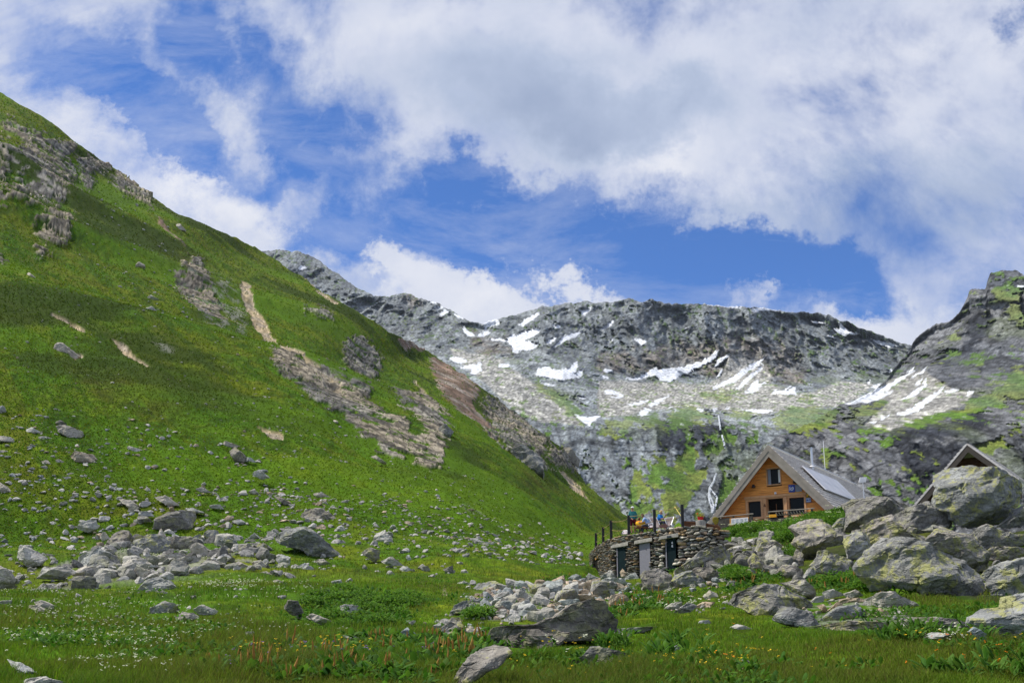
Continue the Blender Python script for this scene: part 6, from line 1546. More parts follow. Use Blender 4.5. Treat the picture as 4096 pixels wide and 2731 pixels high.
for x, y in ((1020, 928), (1278, 907), (1560, 885)):
    m = MB(); p = rp(x, y, RB + .08); m.box(p - HZ * .8, HA * .09, HB * .05, HZ * .82); m.build('post', M_OLDWOOD, rr)
nb = thing('notice_board', 'wooden notice board with four white sheets hung on the left railing', 'notice board', rp(650, 1095, RB - .2))
def rq(mb, x0, y0, x1, y1, sl_, b_, th):    # a slightly tilted board: edges follow the rail
    p = [rp(x0, y1 + sl_ * 0, b_), rp(x1, y1 - sl_, b_), rp(x1, y0 - sl_, b_), rp(x0, y0, b_)]
    mb.hexa([v + HB * th for v in p] + [v - HB * th for v in p])
m = MB(); rq(m, 530, 1006, 768, 1102, 20, RB - .2, .03); m.build('backing', plain('board_wood', (.56, .27, .08), .6, var=.1), nb)
for k in range(4):
    m = MB(); rq(m, 549 + k * 53, 1011 - k * 4.5, 600 + k * 53, 1085 - k * 4.5, 4, RB - .26, .008); pp_ = m.build('paper', M_WHITE, nb)
    m = MB()
    for j in range(6): rq(m, 555 + k * 53, 1022 - k * 4.5 + j * 10, 592 + k * 53 - (j % 3) * 6, 1024.5 - k * 4.5 + j * 10, 3, RB - .275, .003)
    child_of(pp_, m, 'print', M_SIGNGREY, nb)
ys = thing('rail_sign', 'small yellow-orange double sign fixed to the right railing', 'sign', rp(1065, 995, RB - .15))
m = MB(); rq(m, 1021, 960, 1116, 976, 6, RB - .15, .03); m.build('upper_plate', M_YEL, ys); m = MB(); rq(m, 1021, 979, 1116, 995, 6, RB - .15, .03); m.build('lower_plate', M_YEL, ys)

# ---------------------------------------------------------------- second hut, behind the boulders
KA, KB, KZ = wedge_axes(37)
KO = at(*px('Z3', [[1905, 46]])[0], 74.0)
def k3(a, b_, c): return KO + KA * a + KB * b_ + KZ * c
def kfit(x, y):
    q = ray_plane('Z3', x, y, KO, KB) - KO; return q.dot(KA), q.dot(KZ)
h2 = thing('stone_hut', 'second hut with dark weathered gable half hidden behind the huge cracked block', 'hut', k3(0, 0, -6))
M_RAKE2 = plain('dark_rake_wood', (.07, .06, .05), .85, .2, var=.15, scale=1.5)
gl, gr = kfit(1480, 545), kfit(2225, 270)
gr = (gr[0] * 1.25, gr[1] * 1.25)
for (aa, cc), nm in ((gl, 'l'), (gr, 'r')):
    tl = .46 * math.sqrt(1 + (cc / aa) ** 2)
    m = MB(); P_ = []
    for bb in (-.08, .05): P_ += [k3(0, bb, 0), k3(aa, bb, cc), k3(aa, bb, cc - tl), k3(0, bb, -tl)]
    m.hexa(P_); m.build('rake_board', M_RAKE2, h2)
    nn = Vector((KA * (-cc / aa) + KZ)).normalized()
    m = MB(); n_c = 18
    for k in range(n_c):
        p0 = k3(aa * k / n_c, -.1, cc * k / n_c) + nn * .03; p1 = k3(aa * (k + 1.1) / n_c, -.1, cc * (k + 1.1) / n_c) + nn * .11
        m.hexa([p0 - nn * .1, p1 - nn * .18, p1 - nn * .18 + KB * 11, p0 - nn * .1 + KB * 11, p0, p1, p1 + KB * 11, p0 + KB * 11])
    m.build('roof', M_SHINGLE, h2)
m = MB(); wb = 1.1
c = gl[1] + .2
while c < -.9:
    x0 = gl[0] * min(1, (c + .1) / gl[1]) * .97; x1 = gr[0] * min(1, (c + .1) / gr[1]) * .97
    m.hexa([k3(x0, wb - .03, c), k3(x1, wb - .03, c), k3(x1, wb + .1, c), k3(x0, wb + .1, c), k3(x0, wb, c + .19), k3(x1, wb, c + .19), k3(x1, wb + .1, c + .19), k3(x0, wb + .1, c + .19)]); c += .2
m.build('wall', plain('dark_brown_board', (.085, .045, .022), .85, .15, var=.2, scale=3), h2)
m = MB(); a_, c_ = kfit(1640, 490); m.box(k3(a_, wb - .1, c_), KA * .9, KB * .06, KZ * .07); m.build('window_ledge', M_GREYWOOD, h2)

# ---------------------------------------------------------------- the round-cornered stone building under the terrace
WX = np.array([270, 285, 300, 330, 380, 430, 480, 600, 700, 850, 950, 1110, 1300, 1450, 1560])
WY = np.array([76, 74.5, 73, 71.2, 69.2, 67.8, 66.8, 65.6, 64.8, 63.6, 63, 62.2, 61.4, 61, 61])
WT = np.array([1250, 1222, 1200, 1170, 1135, 1105, 1084, 1058, 1047, 1022, 1003, 975, 962, 985, 1010])
WBm = np.array([1460, 1462, 1465, 1470, 1478, 1482, 1482, 1472, 1462, 1445, 1430, 1405, 1370, 1330, 1300])
def wall_xy(x):
    u = (2250 + x * .41463) / 4
    Y = np.interp(x, WX, WY)
    return u, Y
def wall_pt(x, y, back=0):
    u, Y = wall_xy(x); return at(u, (1700 + y * .41463) / 4, Y + back)
tb = thing('stone_building', 'low round-cornered dry-stone building with three doors, carrying the terrace', 'building', wall_pt(700, 1460))
# T3 -> Z1 coordinates
def t3(x, y): return ((2350 + x * .17219 - 2250) / .41463, (2050 + y * .17219 - 1700) / .41463)
DOORS = [(t3(690, 790), t3(898, 1500)), (t3(1222, 690), t3(1468, 1420)), (t3(1832, 590), t3(2066, 1330))]
LINT = [[t3(550, 745), t3(940, 660), t3(940, 752), t3(555, 815)], [t3(1095, 640), t3(1500, 560), t3(1500, 650), t3(1100, 720)], [t3(1680, 540), t3(2110, 455), t3(2110, 552), t3(1690, 612)]]
LITTLE = [t3(170, 1040), t3(285, 940), t3(290, 1000), t3(180, 1085)]
SLOT = (t3(192, 1050), t3(282, 1500))
br = np.random.default_rng(9)
protoS = [rock_proto(70 + k, 2) for k in range(12)]
xs = np.linspace(270, 1560, 600); U_, Yy = wall_xy(xs)
plan = np.array([P3(np.array(a), np.array(500.0), np.array(b_)) for a, b_ in zip(U_, Yy)])[:, :2]
sd = np.concatenate([[0], np.cumsum(np.linalg.norm(np.diff(plan, axis=0), axis=1))])
topz = np.array([wall_pt(x, np.interp(x, WX, WT))[2] for x in xs]); botz = np.array([wall_pt(x, np.interp(x, WX, WBm))[2] for x in xs]) - .6
wV, wF, wC, o_ = [], [], [], 0
PALW = 1.55 * np.array([(.11, .10, .08), (.15, .14, .115), (.075, .075, .07), (.17, .12, .065), (.125, .13, .115), (.21, .195, .16), (.13, .10, .075)])
ncourse = 34
for cidx in range(ncourse):
    s = -br.uniform(0, .3)
    while s < sd[-1]:
        big = 1 + 1.1 * sstep(.66, .8, s / sd[-1])
        L = br.uniform(.18, .48) * (.75 + .3 * big)
        sm = s + L / 2; s += L * .96
        if sm > sd[-1]: break
        i = np.searchsorted(sd, sm).clip(1, len(sd) - 1)
        H = topz[i] - botz[i]; ch = H / ncourse
        if big > 1.6 and cidx % 2: continue
        hh = ch * (1.0 if big < 1.6 else 2.0)
        z = botz[i] + ch * (cidx + .5) + (ch * .5 if big > 1.6 else 0) + br.normal(0, .015)
        x, y = plan[i]
        uu, vv, _ = project(np.array([x, y, z])); zx, zy = (uu * 4 - 2250) / .41463, (vv * 4 - 1700) / .41463
        skip = False
        for (d0, d1) in DOORS + [SLOT]:
            if d0[0] - 9 < zx < d1[0] + 9 and zy > d0[1] - 4: skip = True
        for q_ in LINT + [LITTLE]:
            qa = np.array(q_)
            if inside(qa, np.array([zx]), np.array([zy]))[0]: skip = True
        if skip: continue
        tg = plan[min(i + 3, len(plan) - 1)] - plan[max(i - 3, 0)]; tg /= np.linalg.norm(tg); nn = np.array([tg[1], -tg[0]])
        V, Fc = protoS[br.integers(12)]
        dp = br.uniform(.16, .26)
        Wl = V * np.array([L * .54, dp, hh * .60])
        pr = br.uniform(-.025, .025)
        Wg = np.stack([x + Wl[:, 0] * tg[0] + (Wl[:, 1] + pr) * nn[0], y + Wl[:, 0] * tg[1] + (Wl[:, 1] + pr) * nn[1], z + Wl[:, 2] + Wl[:, 0] * br.normal(0, .05)], 1)
        wV.append(Wg); wF.append(Fc + o_); o_ += len(V)
        base_c = PALW[br.integers(len(PALW))] * (1.0 if big < 1.5 else 1.45)
        wC.append(np.repeat(base_c[None] * br.uniform(.7, 1.3), len(V), 0))
org = np.array(tb['_o'])
wo = link('wall', np_mesh('wall', np.concatenate(wV) - org, np.concatenate(wF), m_small, np.concatenate(wC)), tb)
# rubble core behind the face and the terrace slab on top
m = MB()
for i in range(0, len(xs) - 6, 6):
    j = i + 6
    x0, x1 = xs[i], xs[j]
    hole = [d for d in DOORS + [SLOT] if d[0][0] - 2 < (x0 + x1) / 2 < d[1][0] + 2]
    tg = plan[j] - plan[i]; tg = tg / np.linalg.norm(tg); nn = np.array([-tg[1], tg[0]])
    z0 = botz[i] if not hole else (topz[i] + botz[i]) / 2
    if hole:
        zt = wall_pt((x0 + x1) / 2, hole[0][0][1])[2]; z0 = zt
    a = [plan[i] + nn * .04, plan[j] + nn * .04, plan[j] + nn * .4, plan[i] + nn * .4]
    m.hexa([(*p, z0) for p in a] + [(*p, topz[k_] - .12) for p, k_ in zip(a, (i, j, j, i))])
m.build('core', plain('mortar', (.05, .045, .038), .95, .1, var=.3, scale=6), tb)
m = MB(); back = at(655, 528, 84.0); nb_ = 40
ii = np.linspace(0, len(xs) - 1, nb_).astype(int)
ring = [(plan[i][0], plan[i][1] + .25, topz[i] - .14) for i in ii]
far_ = [(plan[i][0] * 1.16, plan[i][1] * 1.16 + .6, topz[i] - .14 + .2) for i in ii]
V = ring + far_ + [(x, y, z - .25) for x, y, z in ring] + [(x, y, z - 4.0) for x, y, z in far_]
F_ = []
for i in range(nb_ - 1):
    F_ += [(i, i + 1, nb_ + i + 1, nb_ + i), (nb_ + i, nb_ + i + 1, 3 * nb_ + i + 1, 3 * nb_ + i)]
m.add(V, F_); m.build('terrace_slab', plain('terrace_gravel', (.24, .19, .14), .95, .1, var=.2, scale=8), tb)
for q_, nm in zip(LINT, range(3)):
    m = MB(); fr_ = [wall_pt(x, y, -.36) for x, y in q_]; bk = [v + Vector((0, .5, 0)) for v in fr_]
    m.hexa([fr_[3], fr_[2], bk[2], bk[3], fr_[0], fr_[1], bk[1], bk[0]]); lo_ = m.build('lintel', M_CONC, tb, bevel=.02)
    if nm == 2:
        m = MB(); pq = [t3(1845, 530), t3(1945, 522), t3(1945, 566), t3(1845, 576)]; fr_ = [wall_pt(x, y, -.40) for x, y in pq]; bk = [v + Vector((0, .04, 0)) for v in fr_]
        m.hexa([fr_[3], fr_[2], bk[2], bk[3], fr_[0], fr_[1], bk[1], bk[0]]); child_of(lo_, m, 'plate', M_TEALDOOR, tb)
        m = MB()
        for k in range(3):
            pq = wall_pt(*t3(1868 + 22 * k, 553 - 2 * k), -.43); m.box(pq, Vector((.035, 0, 0)), Vector((0, .006, 0)), Vector((0, 0, .014)))
        child_of(lo_, m, 'print', M_SIGNGREY, tb)
m = MB(); fr_ = [wall_pt(x, y, -.2) for x, y in LITTLE]; bk = [v + Vector((.2, .5, 0)) for v in fr_]
m.hexa([fr_[3], fr_[2], bk[2], bk[3], fr_[0], fr_[1], bk[1], bk[0]]); m.build('lintel', plain('ochre_lintel', (.42, .22, .06), .8, var=.25), tb)
for k, ((x0, y0), (x1, y1)) in enumerate(DOORS):
    mat_ = M_GREYDOOR if k == 1 else M_TEALDOOR
    def bx(xa, xb, ya, yb, back, th):
        p = [wall_pt(xa, yb, back), wall_pt(xb, yb, back), wall_pt(xb, ya, back), wall_pt(xa, ya, back)]
        p[3].x, p[3].y = p[0].x, p[0].y; p[2].x, p[2].y = p[1].x, p[1].y
        p[2].z = p[3].z = (p[2].z + p[3].z) / 2; p[0].z = p[1].z = min(p[0].z, p[1].z)
        m_ = MB(); q_ = [v + Vector((0, th, 0)) for v in p]; m_.hexa([p[0], p[1], q_[1], q_[0], p[3], p[2], q_[2], q_[3]]); return m_
    wj = (x1 - x0) * .1
    d_ = bx(x0 + (wj if k != 1 else 0), x1, y0 - 4, y1, .0, .05).build('door', mat_, tb, bevel=.01)
    tag(d_, ['dark teal door, half hidden by boulders', 'plain grey door', 'dark teal door with a white emblem'][k])
    if k != 1: bx(x0, x0 + wj * .9, y0 - 4, y1, -.05, .1).build('door_jamb', M_GREYDOOR, tb)
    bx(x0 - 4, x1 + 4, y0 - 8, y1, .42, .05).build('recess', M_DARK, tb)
    if k == 1:
        m = MB(); c_ = wall_pt(*t3(1375, 838), -.04); m.tube([c_, c_ + Vector((0, .06, 0))], .06, 12); m.build('emblem', M_BLACK, tb)
    if k == 2:
        for dz_, r_ in ((.1, .075), (-.1, .085)):
            m = MB(); c_ = wall_pt(*t3(1980, 725), -.05) + Vector((0, 0, dz_)); m.tube([c_, c_ + Vector((0, .06, 0))], r_, 12); child_of(d_, m, 'emblem', M_WHITE, tb)
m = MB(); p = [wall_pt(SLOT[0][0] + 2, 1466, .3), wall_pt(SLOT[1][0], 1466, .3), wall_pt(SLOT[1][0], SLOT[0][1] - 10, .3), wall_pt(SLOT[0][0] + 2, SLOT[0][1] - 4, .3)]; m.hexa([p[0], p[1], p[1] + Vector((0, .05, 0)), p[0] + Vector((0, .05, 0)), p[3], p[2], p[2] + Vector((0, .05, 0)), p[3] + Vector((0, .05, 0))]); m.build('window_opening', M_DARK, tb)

# fence of black posts and ropes along the terrace edge
POSTS = [(322, 1035, 1180), (391, 980, 1130), (467, 915, 1070), (637, 865, 1042), (885, 810, 996), (1153, 760, 952)]
fe = thing('rope_fence', 'row of black posts strung with thin ropes along the terrace edge', 'fence', wall_pt(467, 1070, .3))
tops = []
for x, y0, y1 in POSTS:
    p1 = wall_pt(x, y0, .35); p0 = wall_pt(x, y1, .35); p0 = Vector((p1.x, p1.y, p0.z - .25)); tops.append((p0, p1))
    m = MB(); m.box((p0 + p1) / 2, Vector((.085, 0, 0)), Vector((0, .085, 0)), Vector((0, 0, (p1.z - p0.z) / 2))); m.build('post', M_BLACK, fe, bevel=.01)
M_ROPE = plain('rope', (.34, .25, .12), .9, .1, var=.15)
for fr_ in (.96, .52):
    m = MB(); pts = []
    for (a0, a1), (b0_, b1) in zip(tops, tops[1:]):
        A_, B_ = a0.lerp(a1, fr_), b0_.lerp(b1, fr_ if b1 is not tops[3][1] else fr_ - .1)
        for k in range(8): s_ = k / 8; pts.append(A_.lerp(B_, s_) - Vector((0, 0, .45 * s_ * (1 - s_))))
    m.tube(pts, .016, 5); m.build('rope', M_ROPE, fe)
yp0, yp1 = at(*px('T1', [[1305, 285]])[0], 63.5), tops[5][0].lerp(tops[5][1], .42)
m = MB(); m.tube([yp1, yp0], .02, 6); m.tube([yp0, yp0 + (yp0 - yp1) * .06], .05, 6)
o = thing('walking_pole', 'thin yellow pole slanting against the last terrace post', 'pole', yp1); m.build('shaft', plain('pale_yellow', (.62, .50, .12), .6), o); m = MB(); m.tube([yp0, yp0 + (yp0 - yp1) * .08], .035, 6); m.build('grip', M_ROPE, o)
# ---------------------------------------------------------------- the terrace: people, chairs, table, pots
SKIN = plain('skin', (.42, .22, .15), .6, .3, var=.06)
def cloth(n, c): return plain(n, c, .9, .1, var=.14, scale=9, bump=.2)
def skinned(name, verts, edges, radii, mat, parent, sub=2):
    me = bpy.data.meshes.new(name); me.from_pydata(verts, edges, []); me.update()
    o = link(name, me, parent)
    sk = o.modifiers.new('skin', 'SKIN'); sk.use_smooth_shade = True
    lay = me.skin_vertices[0].data if me.skin_vertices else None
    if lay is None:
        import bmesh as _b
        bm = _b.new(); bm.from_mesh(me); bm.verts.layers.skin.verify(); bm.to_mesh(me); bm.free(); lay = me.skin_vertices[0].data
    for i, r_ in enumerate(radii):
        lay[i].radius = (r_, r_) if not isinstance(r_, tuple) else r_
        lay[i].use_root = i == 0
    ss = o.modifiers.new('sub', 'SUBSURF'); ss.levels = ss.render_levels = sub
    me.materials.append(mat)
    return o
def body(J, parent):
    """one continuous figure from named joints; hands get a palm, a thumb and four fingers"""
    names = ['pelvis', 'waist', 'chest', 'neck', 'head0', 'head1']
    V = [J[n] for n in names]; Rr = [.13, .125, (.165, .12), .055, .082, .088]
    E = [(0, 1), (1, 2), (2, 3), (3, 4), (4, 5)]
    for s in ('l', 'r'):
        o = len(V); V += [J['sh' + s], J['el' + s], J['wr' + s]]; Rr += [.062, .044, .030]; E += [(2, o), (o, o + 1), (o + 1, o + 2)]
        w_, e_ = Vector(J['wr' + s]), Vector(J['el' + s]); d = (w_ - e_).normalized(); pl = w_ + d * .07
        V.append(tuple(pl)); Rr.append(.030); E.append((o + 2, o + 3))
        sx = Vector((1, 0, 0)) if abs(d.x) < .7 else Vector((0, 0, 1)); sx = (sx - d * sx.dot(d)).normalized(); cu = d.cross(sx)
        for k, ln in enumerate((.062, .072, .068, .052)):
            a = pl + sx * (k - 1.5) * .019 + d * .02; b = a + d * ln * .55 + cu * .006; c = b + d * ln * .45 + cu * .02
            i = len(V); V += [tuple(a), tuple(b), tuple(c)]; Rr += [.010, .009, .007]; E += [(o + 3, i), (i, i + 1), (i + 1, i + 2)]
        a = w_ + d * .03 - sx * .035; b = a + d * .04 - sx * .015; i = len(V); V += [tuple(a), tuple(b)]; Rr += [.011, .009]; E += [(o + 2, i), (i, i + 1)]
        o = len(V); V += [J['hp' + s], J['kn' + s], J['an' + s], J['to' + s]]; Rr += [.088, .058, .040, .034]; E += [(0, o), (o, o + 1), (o + 1, o + 2), (o + 2, o + 3)]
    return skinned('body', V, E, Rr, SKIN, parent)
def face(J, parent, look):
    h = (Vector(J['head0']) + Vector(J['head1'])) / 2; f = Vector(look).normalized(); r_ = f.cross(Vector((0, 0, 1))).normalized()
    def blob(c, s, nm, mat):
        V, Fc = ico(2); me = np_mesh(nm, V * np.array(s), Fc, mat); o = link(nm, me, parent); o.location = c; return o
    for s in (-1, 1):
        blob(h + f * .088 + r_ * .033 * s + Vector((0, 0, .0)), (.011, .011, .008), 'eye', M_BLACK)
        blob(h + r_ * .095 * s, (.014, .022, .032), 'ear', SKIN)
    blob(h + f * .10 - Vector((0, 0, .03)), (.014, .014, .026), 'nose', SKIN)
    blob(h + f * .085 - Vector((0, 0, .066)), (.026, .014, .007), 'mouth', plain('lips', (.35, .12, .10), .6))
def hair(J, parent, mat, look, s=1.0, drop=.0):
    h = (Vector(J['head0']) + Vector(J['head1'])) / 2; f = Vector(look).normalized()
    V, Fc = ico(4); V = V.copy(); d = V @ np.array(f)
    n = 1 + .10 * fbm(V * 4 + h.x, 3)
    V = V * n[:, None] * np.array([.108, .112, .125]) * s
    V[:, 2] -= drop * np.clip(-V[:, 2] * 8, 0, 1) * (d < .2)
    k = (d > .25) & (V[:, 2] < .03); V[k] *= .72
    o = link('hair', np_mesh('hair', V, Fc, mat), parent); o.location = h + Vector((0, 0, .03)) - f * .012
# standing figure
FY = 66.6
ft = at(*px('T1', [[310, 885]])[0], FY); k_ = (at(*px('T1', [[300, 252]])[0], FY).z - ft.z) / 1.80
ps = thing('person', 'person standing at the rope fence in white cap, teal shirt and burgundy shorts', 'person', ft); del ps['_o']
ps.scale = (k_, k_, k_)
J = dict(pelvis=(0, 0, .95), waist=(0, 0, 1.10), chest=(0, .01, 1.34), neck=(-.005, 0, 1.50), head0=(-.01, -.01, 1.60), head1=(-.01, -.015, 1.69),
         shl=(-.17, .01, 1.41), ell=(-.24, .0, 1.15), wrl=(-.10, -.13, .98), shr=(.17, .01, 1.41), elr=(.25, .02, 1.14), wrr=(.23, -.06, .92),
         hpl=(-.09, 0, .88), knl=(-.10, -.02, .48), anl=(-.10, .02, .08), tol=(-.12, -.13, .03), hpr=(.09, 0, .88), knr=(.11, -.02, .48), anr=(.12, .02, .08), tor=(.14, -.13, .03))
body(J, ps); face(J, ps, (-.25, -1, -.05))
skinned('shirt', [(0, 0, .86), (0, 0, 1.10), (0, .01, 1.36), (0, 0, 1.47), (-.18, .01, 1.41), (-.25, .0, 1.15), (-.12, -.12, 1.0), (.18, .01, 1.41), (.26, .02, 1.14), (.235, -.05, .96)], [(0, 1), (1, 2), (2, 3), (2, 4), (4, 5), (5, 6), (2, 7), (7, 8), (8, 9)], [(.225, .17), (.20, .155), (.20, .145), .075, .085, .075, .055, .085, .075, .055], cloth('teal_cloth', (.035, .17, .18)), ps)
skinned('shorts', [(0, 0, .92), (-.10, 0, .84), (-.115, -.02, .46), (.10, 0, .84), (.125, -.02, .46)], [(0, 1), (1, 2), (0, 3), (3, 4)], [(.17, .14), .115, .105, .115, .105], cloth('burgundy_cloth', (.075, .008, .018)), ps)
V, Fc = ico(3); V = V * np.array([.118, .122, .10]); V[:, 2] = np.maximum(V[:, 2], -.012)
cp = link('cap', np_mesh('cap', V, Fc, cloth('white_cloth', (.72, .72, .74))), ps); cp.location = (-.01, -.015, 1.70)
V, Fc = ico(3); V = V * np.array([.075, .09, .008]); br_ = link('brim', np_mesh('brim', V, Fc, cp.data.materials[0]), cp); br_.location = (-.03, -.13, -.008)
for s, x in (('l', -.11), ('r', .13)):
    skinned('shoe', [(x, .06, .045), (x, -.05, .04), (x * 1.1, -.15, .03)], [(0, 1), (1, 2)], [.05, .05, .035], M_BLACK, ps)

def seated(fr, x, y, Y, label, shirt, hairm, look, lean, face_dir, hs=1.0, pants=(.05, .06, .09), arm_up=False, size=1.0):
    p = at(*px(fr, [[x, y]])[0], Y)         # seat height point
    o = thing('person', label, 'person', p); del o['_o']; o.scale = (size,) * 3
    f = Vector((look[0], look[1], 0)).normalized(); r_ = Vector((f.y, -f.x, 0))
    def q(a, b, c): v = r_ * a + f * b; return (v.x, v.y, c)
    L = lean
    J = dict(pelvis=q(0, 0, .10), waist=q(0, L * .12, .26), chest=q(0, L * .36, .47), neck=q(0, L * .5, .62), head0=q(0, L * .58 + .02, .71), head1=q(0, L * .62 + .03, .80),
             shl=q(-.17, L * .42, .54), ell=q(-.22, L * .42 + .12, .30), wrl=q(-.12, L * .42 + .32, .30 if not arm_up else .52), shr=q(.17, L * .42, .54), elr=q(.22, L * .42 + .14, .30), wrr=q(.10, L * .42 + .33, .32),
             hpl=q(-.1, .08, .09), knl=q(-.13, .46, .12), anl=q(-.13, .50, -.34), tol=q(-.14, .64, -.38), hpr=q(.1, .08, .09), knr=q(.13, .46, .12), anr=q(.13, .50, -.34), tor=q(.14, .64, -.38))
    body(J, o); face(J, o, face_dir); hair(J, o, hairm, face_dir, hs)
    skinned('shirt', [q(0, 0, .10), J['waist'], J['chest'], J['neck'], J['shl'], J['ell'], J['shr'], J['elr']], [(0, 1), (1, 2), (2, 3), (2, 4), (4, 5), (2, 6), (6, 7)], [(.19, .16), (.185, .155), (.20, .15), .07, .09, .068, .09, .068], shirt, o)
    skinned('trousers', [q(0, 0, .10), J['hpl'], J['knl'], J['anl'], J['hpr'], J['knr'], J['anr']], [(0, 1), (1, 2), (2, 3), (0, 4), (4, 5), (5, 6)], [.16, .11, .08, .06, .11, .08, .06], cloth('trousers', pants), o)
    return o
BLOND = plain('blond_hair', (.62, .44, .20), .7, .3, var=.15, scale=20); DKH = plain('dark_hair', (.035, .022, .014), .7, .3, var=.2, scale=20); BRN = plain('brown_hair', (.14, .055, .022), .7, .3, var=.2, scale=20)
seated('T1', 905, 668, 66.3, 'blond person in a bright blue top resting chin on hand beside the big deck chair', cloth('blue_cloth', (.03, .22, .62)), BLOND, (.8, -.6), .35, (.75, -.65, -.3), 1.0, arm_up=True)
seated('T1', 700, 735, 65.9, 'person in a light blue shirt bending over the terrace table', cloth('light_blue_cloth', (.30, .42, .66)), DKH, (-.8, .25), .75, (-.9, .2, -.7), 1.0)
seated('T1', 440, 760, 66.8, 'small brown-haired person in red at the terrace table', cloth('red_cloth', (.60, .02, .02)), BRN, (.5, .8), .2, (.5, .8, 0), 1.1, size=.78)
# yellow bag
bp = at(*px('T1', [[525, 752]])[0], 66.2)
bg_ = thing('yellow_bag', 'bright yellow bag lying on the terrace table', 'bag', bp)
V, Fc = rock_proto(91, 3); W_2 = V * np.array([.44, .22, .24]); W_2[:, 2] += .2
o = link('pouch', np_mesh('pouch', W_2, Fc, cloth('yellow_cloth', (.66, .36, .02))), bg_)
m = MB(); m.tube([bp + Vector((-.25, -.1, .33)), bp + Vector((-.1, -.16, .47)), bp + Vector((.12, -.16, .46)), bp + Vector((.26, -.1, .32))], .025, 6); m.build('strap', plain('bag_strap', (.45, .22, .02), .8), bg_)
# table
tp0, tp1 = at(*px('T1', [[375, 752]])[0], 66.2), at(*px('T1', [[760, 762]])[0], 66.2)
ta = thing('terrace_table', 'brown folding table beside the standing person', 'table', (tp0 + tp1) / 2 - Vector((0, 0, .7)))
m = MB(); m.box((tp0 + tp1) / 2, (tp1 - tp0) / 2, Vector((0, .45, 0)), Vector((0, 0, .03))); m.build('table_top', M_BROWNWOOD, ta, bevel=.01)
for x in (.15, .85):
    for s in (-1, 1):
        p = tp0.lerp(tp1, x); m = MB(); m.bar(p + Vector((.2 * s, -.35 * s, -.03)), p + Vector((-.2 * s, .35 * s, -.72)), .04); m.build('leg', M_BLACK, ta)
# deck chairs: a sling on a tube frame
M_SLING = cloth('taupe_sling', (.30, .25, .235)); M_SLING2 = cloth('lilac_sling', (.42, .37, .38)); M_SEAT = cloth('brown_sling', (.22, .13, .11))
def deck_chair(label, pts, Y, depth, mat, mat2, seat=None):
    """back panel from an outline in the photograph (T1), set at its distance with real width"""
    q = [at(*px('T1', [p])[0], Y) for p in pts]
    base = Vector((sum(v.x for v in q) / 4, Y, min(v.z for v in q)))
    o = thing('deck_chair', label, 'deck chair', base, 'sling deck chairs on the terrace')
    # q: top-left, top-right, bottom-right, bottom-left ; tilt the panel back in depth
    dv = Vector((0, depth, 0))
    tl, tr, brr, bl = q[0] + dv, q[1] + dv * .8, q[2], q[3]
    m = MB(); n = 6; V, F_ = [], []
    for i in range(n + 1):
        for j in range(n + 1):
            a, b_ = i / n, j / n
            p = tl.lerp(tr, b_).lerp(bl.lerp(brr, b_), a) + Vector((0, .10 * math.sin(a * 3.14), -.02 * math.sin(b_ * 3.14)))
            V.append(p)
    for i in range(n):
        for j in range(n): F_.append((i * (n + 1) + j, i * (n + 1) + j + 1, (i + 1) * (n + 1) + j + 1, (i + 1) * (n + 1) + j))
    m.add(V, F_); s_ = m.build('sling', mat, o, smooth=True); sm_ = s_.modifiers.new('solid', 'SOLIDIFY'); sm_.thickness = .02
    m = MB(); m.tube([bl, tl], .022, 6); m.tube([brr, tr], .022, 6); m.tube([tl, tr], .022, 6); m.build('back_frame', M_STEEL, o)
    if seat:
        sq = [at(*px('T1', [p])[0], Y - .35) for p in seat]
        m = MB(); dn = Vector((0, .02, -.03)); m.hexa([v + dn for v in (sq[3], sq[2], sq[1], sq[0])] + [sq[3], sq[2], sq[1], sq[0]]); m.build('seat', mat2, o)
    gz = base.z - .25
    for a, b_ in ((bl, (-.1, .35)), (brr, (.1, .35)), (bl, (.05, -.35)), (brr, (-.05, -.35))):
        m = MB(); m.tube([a + Vector((0, 0, .12)), Vector((a.x + b_[0], a.y + b_[1], gz))], .018, 6); m.build('leg', M_BLACK, o)
    return o
deck_chair('tall taupe sling chair turned its back, behind the middle fence post', [(700, 500), (868, 492), (965, 745), (850, 780)], 65.4, .45, M_SLING, M_SEAT)
deck_chair('taupe sling chair standing empty right of the blond person', [(1070, 520), (1288, 478), (1190, 722), (1112, 726)], 65.0, .35, M_SLING, M_SEAT, seat=[(915, 690), (1085, 655), (1132, 728), (950, 752)])
deck_chair('low lilac sling chair in front of the bending person', [(680, 660), (778, 640), (782, 742), (672, 748)], 65.1, .25, M_SLING2, M_SEAT)
deck_chair('pale lilac lounger at the left end of the terrace, beside the first tall post', [(95, 812), (182, 800), (178, 900), (38, 905)], 67.2, .5, M_SLING2, M_SEAT)
# stone block with pots, plank benches, panel
cb0 = at(*px('T1', [[1898, 700]])[0], 62.2); ch = at(*px('T1', [[1898, 590]])[0], 62.2).z - cb0.z
cb = thing('concrete_block', 'round grey concrete block under the red flower pot', 'block', cb0)
m = MB(); m.tube([cb0 - Vector((0, 0, .2)), cb0 + Vector((0, 0, ch))], .31, 24); m.build('drum', M_CONC, cb, bevel=.03); m = MB(); m.tube([cb0 + Vector((0, 0, ch)), cb0 + Vector((0, 0, ch + .025))], .26, 20); m.build('rim', M_CONC, cb)
rp0 = at(*px('T1', [[1896, 588]])[0], 62.2)
pot = thing('flower_pot', 'red flower pot with yellow-green plant on the concrete block', 'flower pot', rp0)
m = MB(); m.tube([rp0, rp0 + Vector((0, 0, .23))], [.14, .19], 18); m.tube([rp0 + Vector((0, 0, .2)), rp0 + Vector((0, 0, .24))], [.2, .2], 18); m.build('pot', plain('red_glaze', (.55, .015, .012), .4, .5, var=.05), pot)
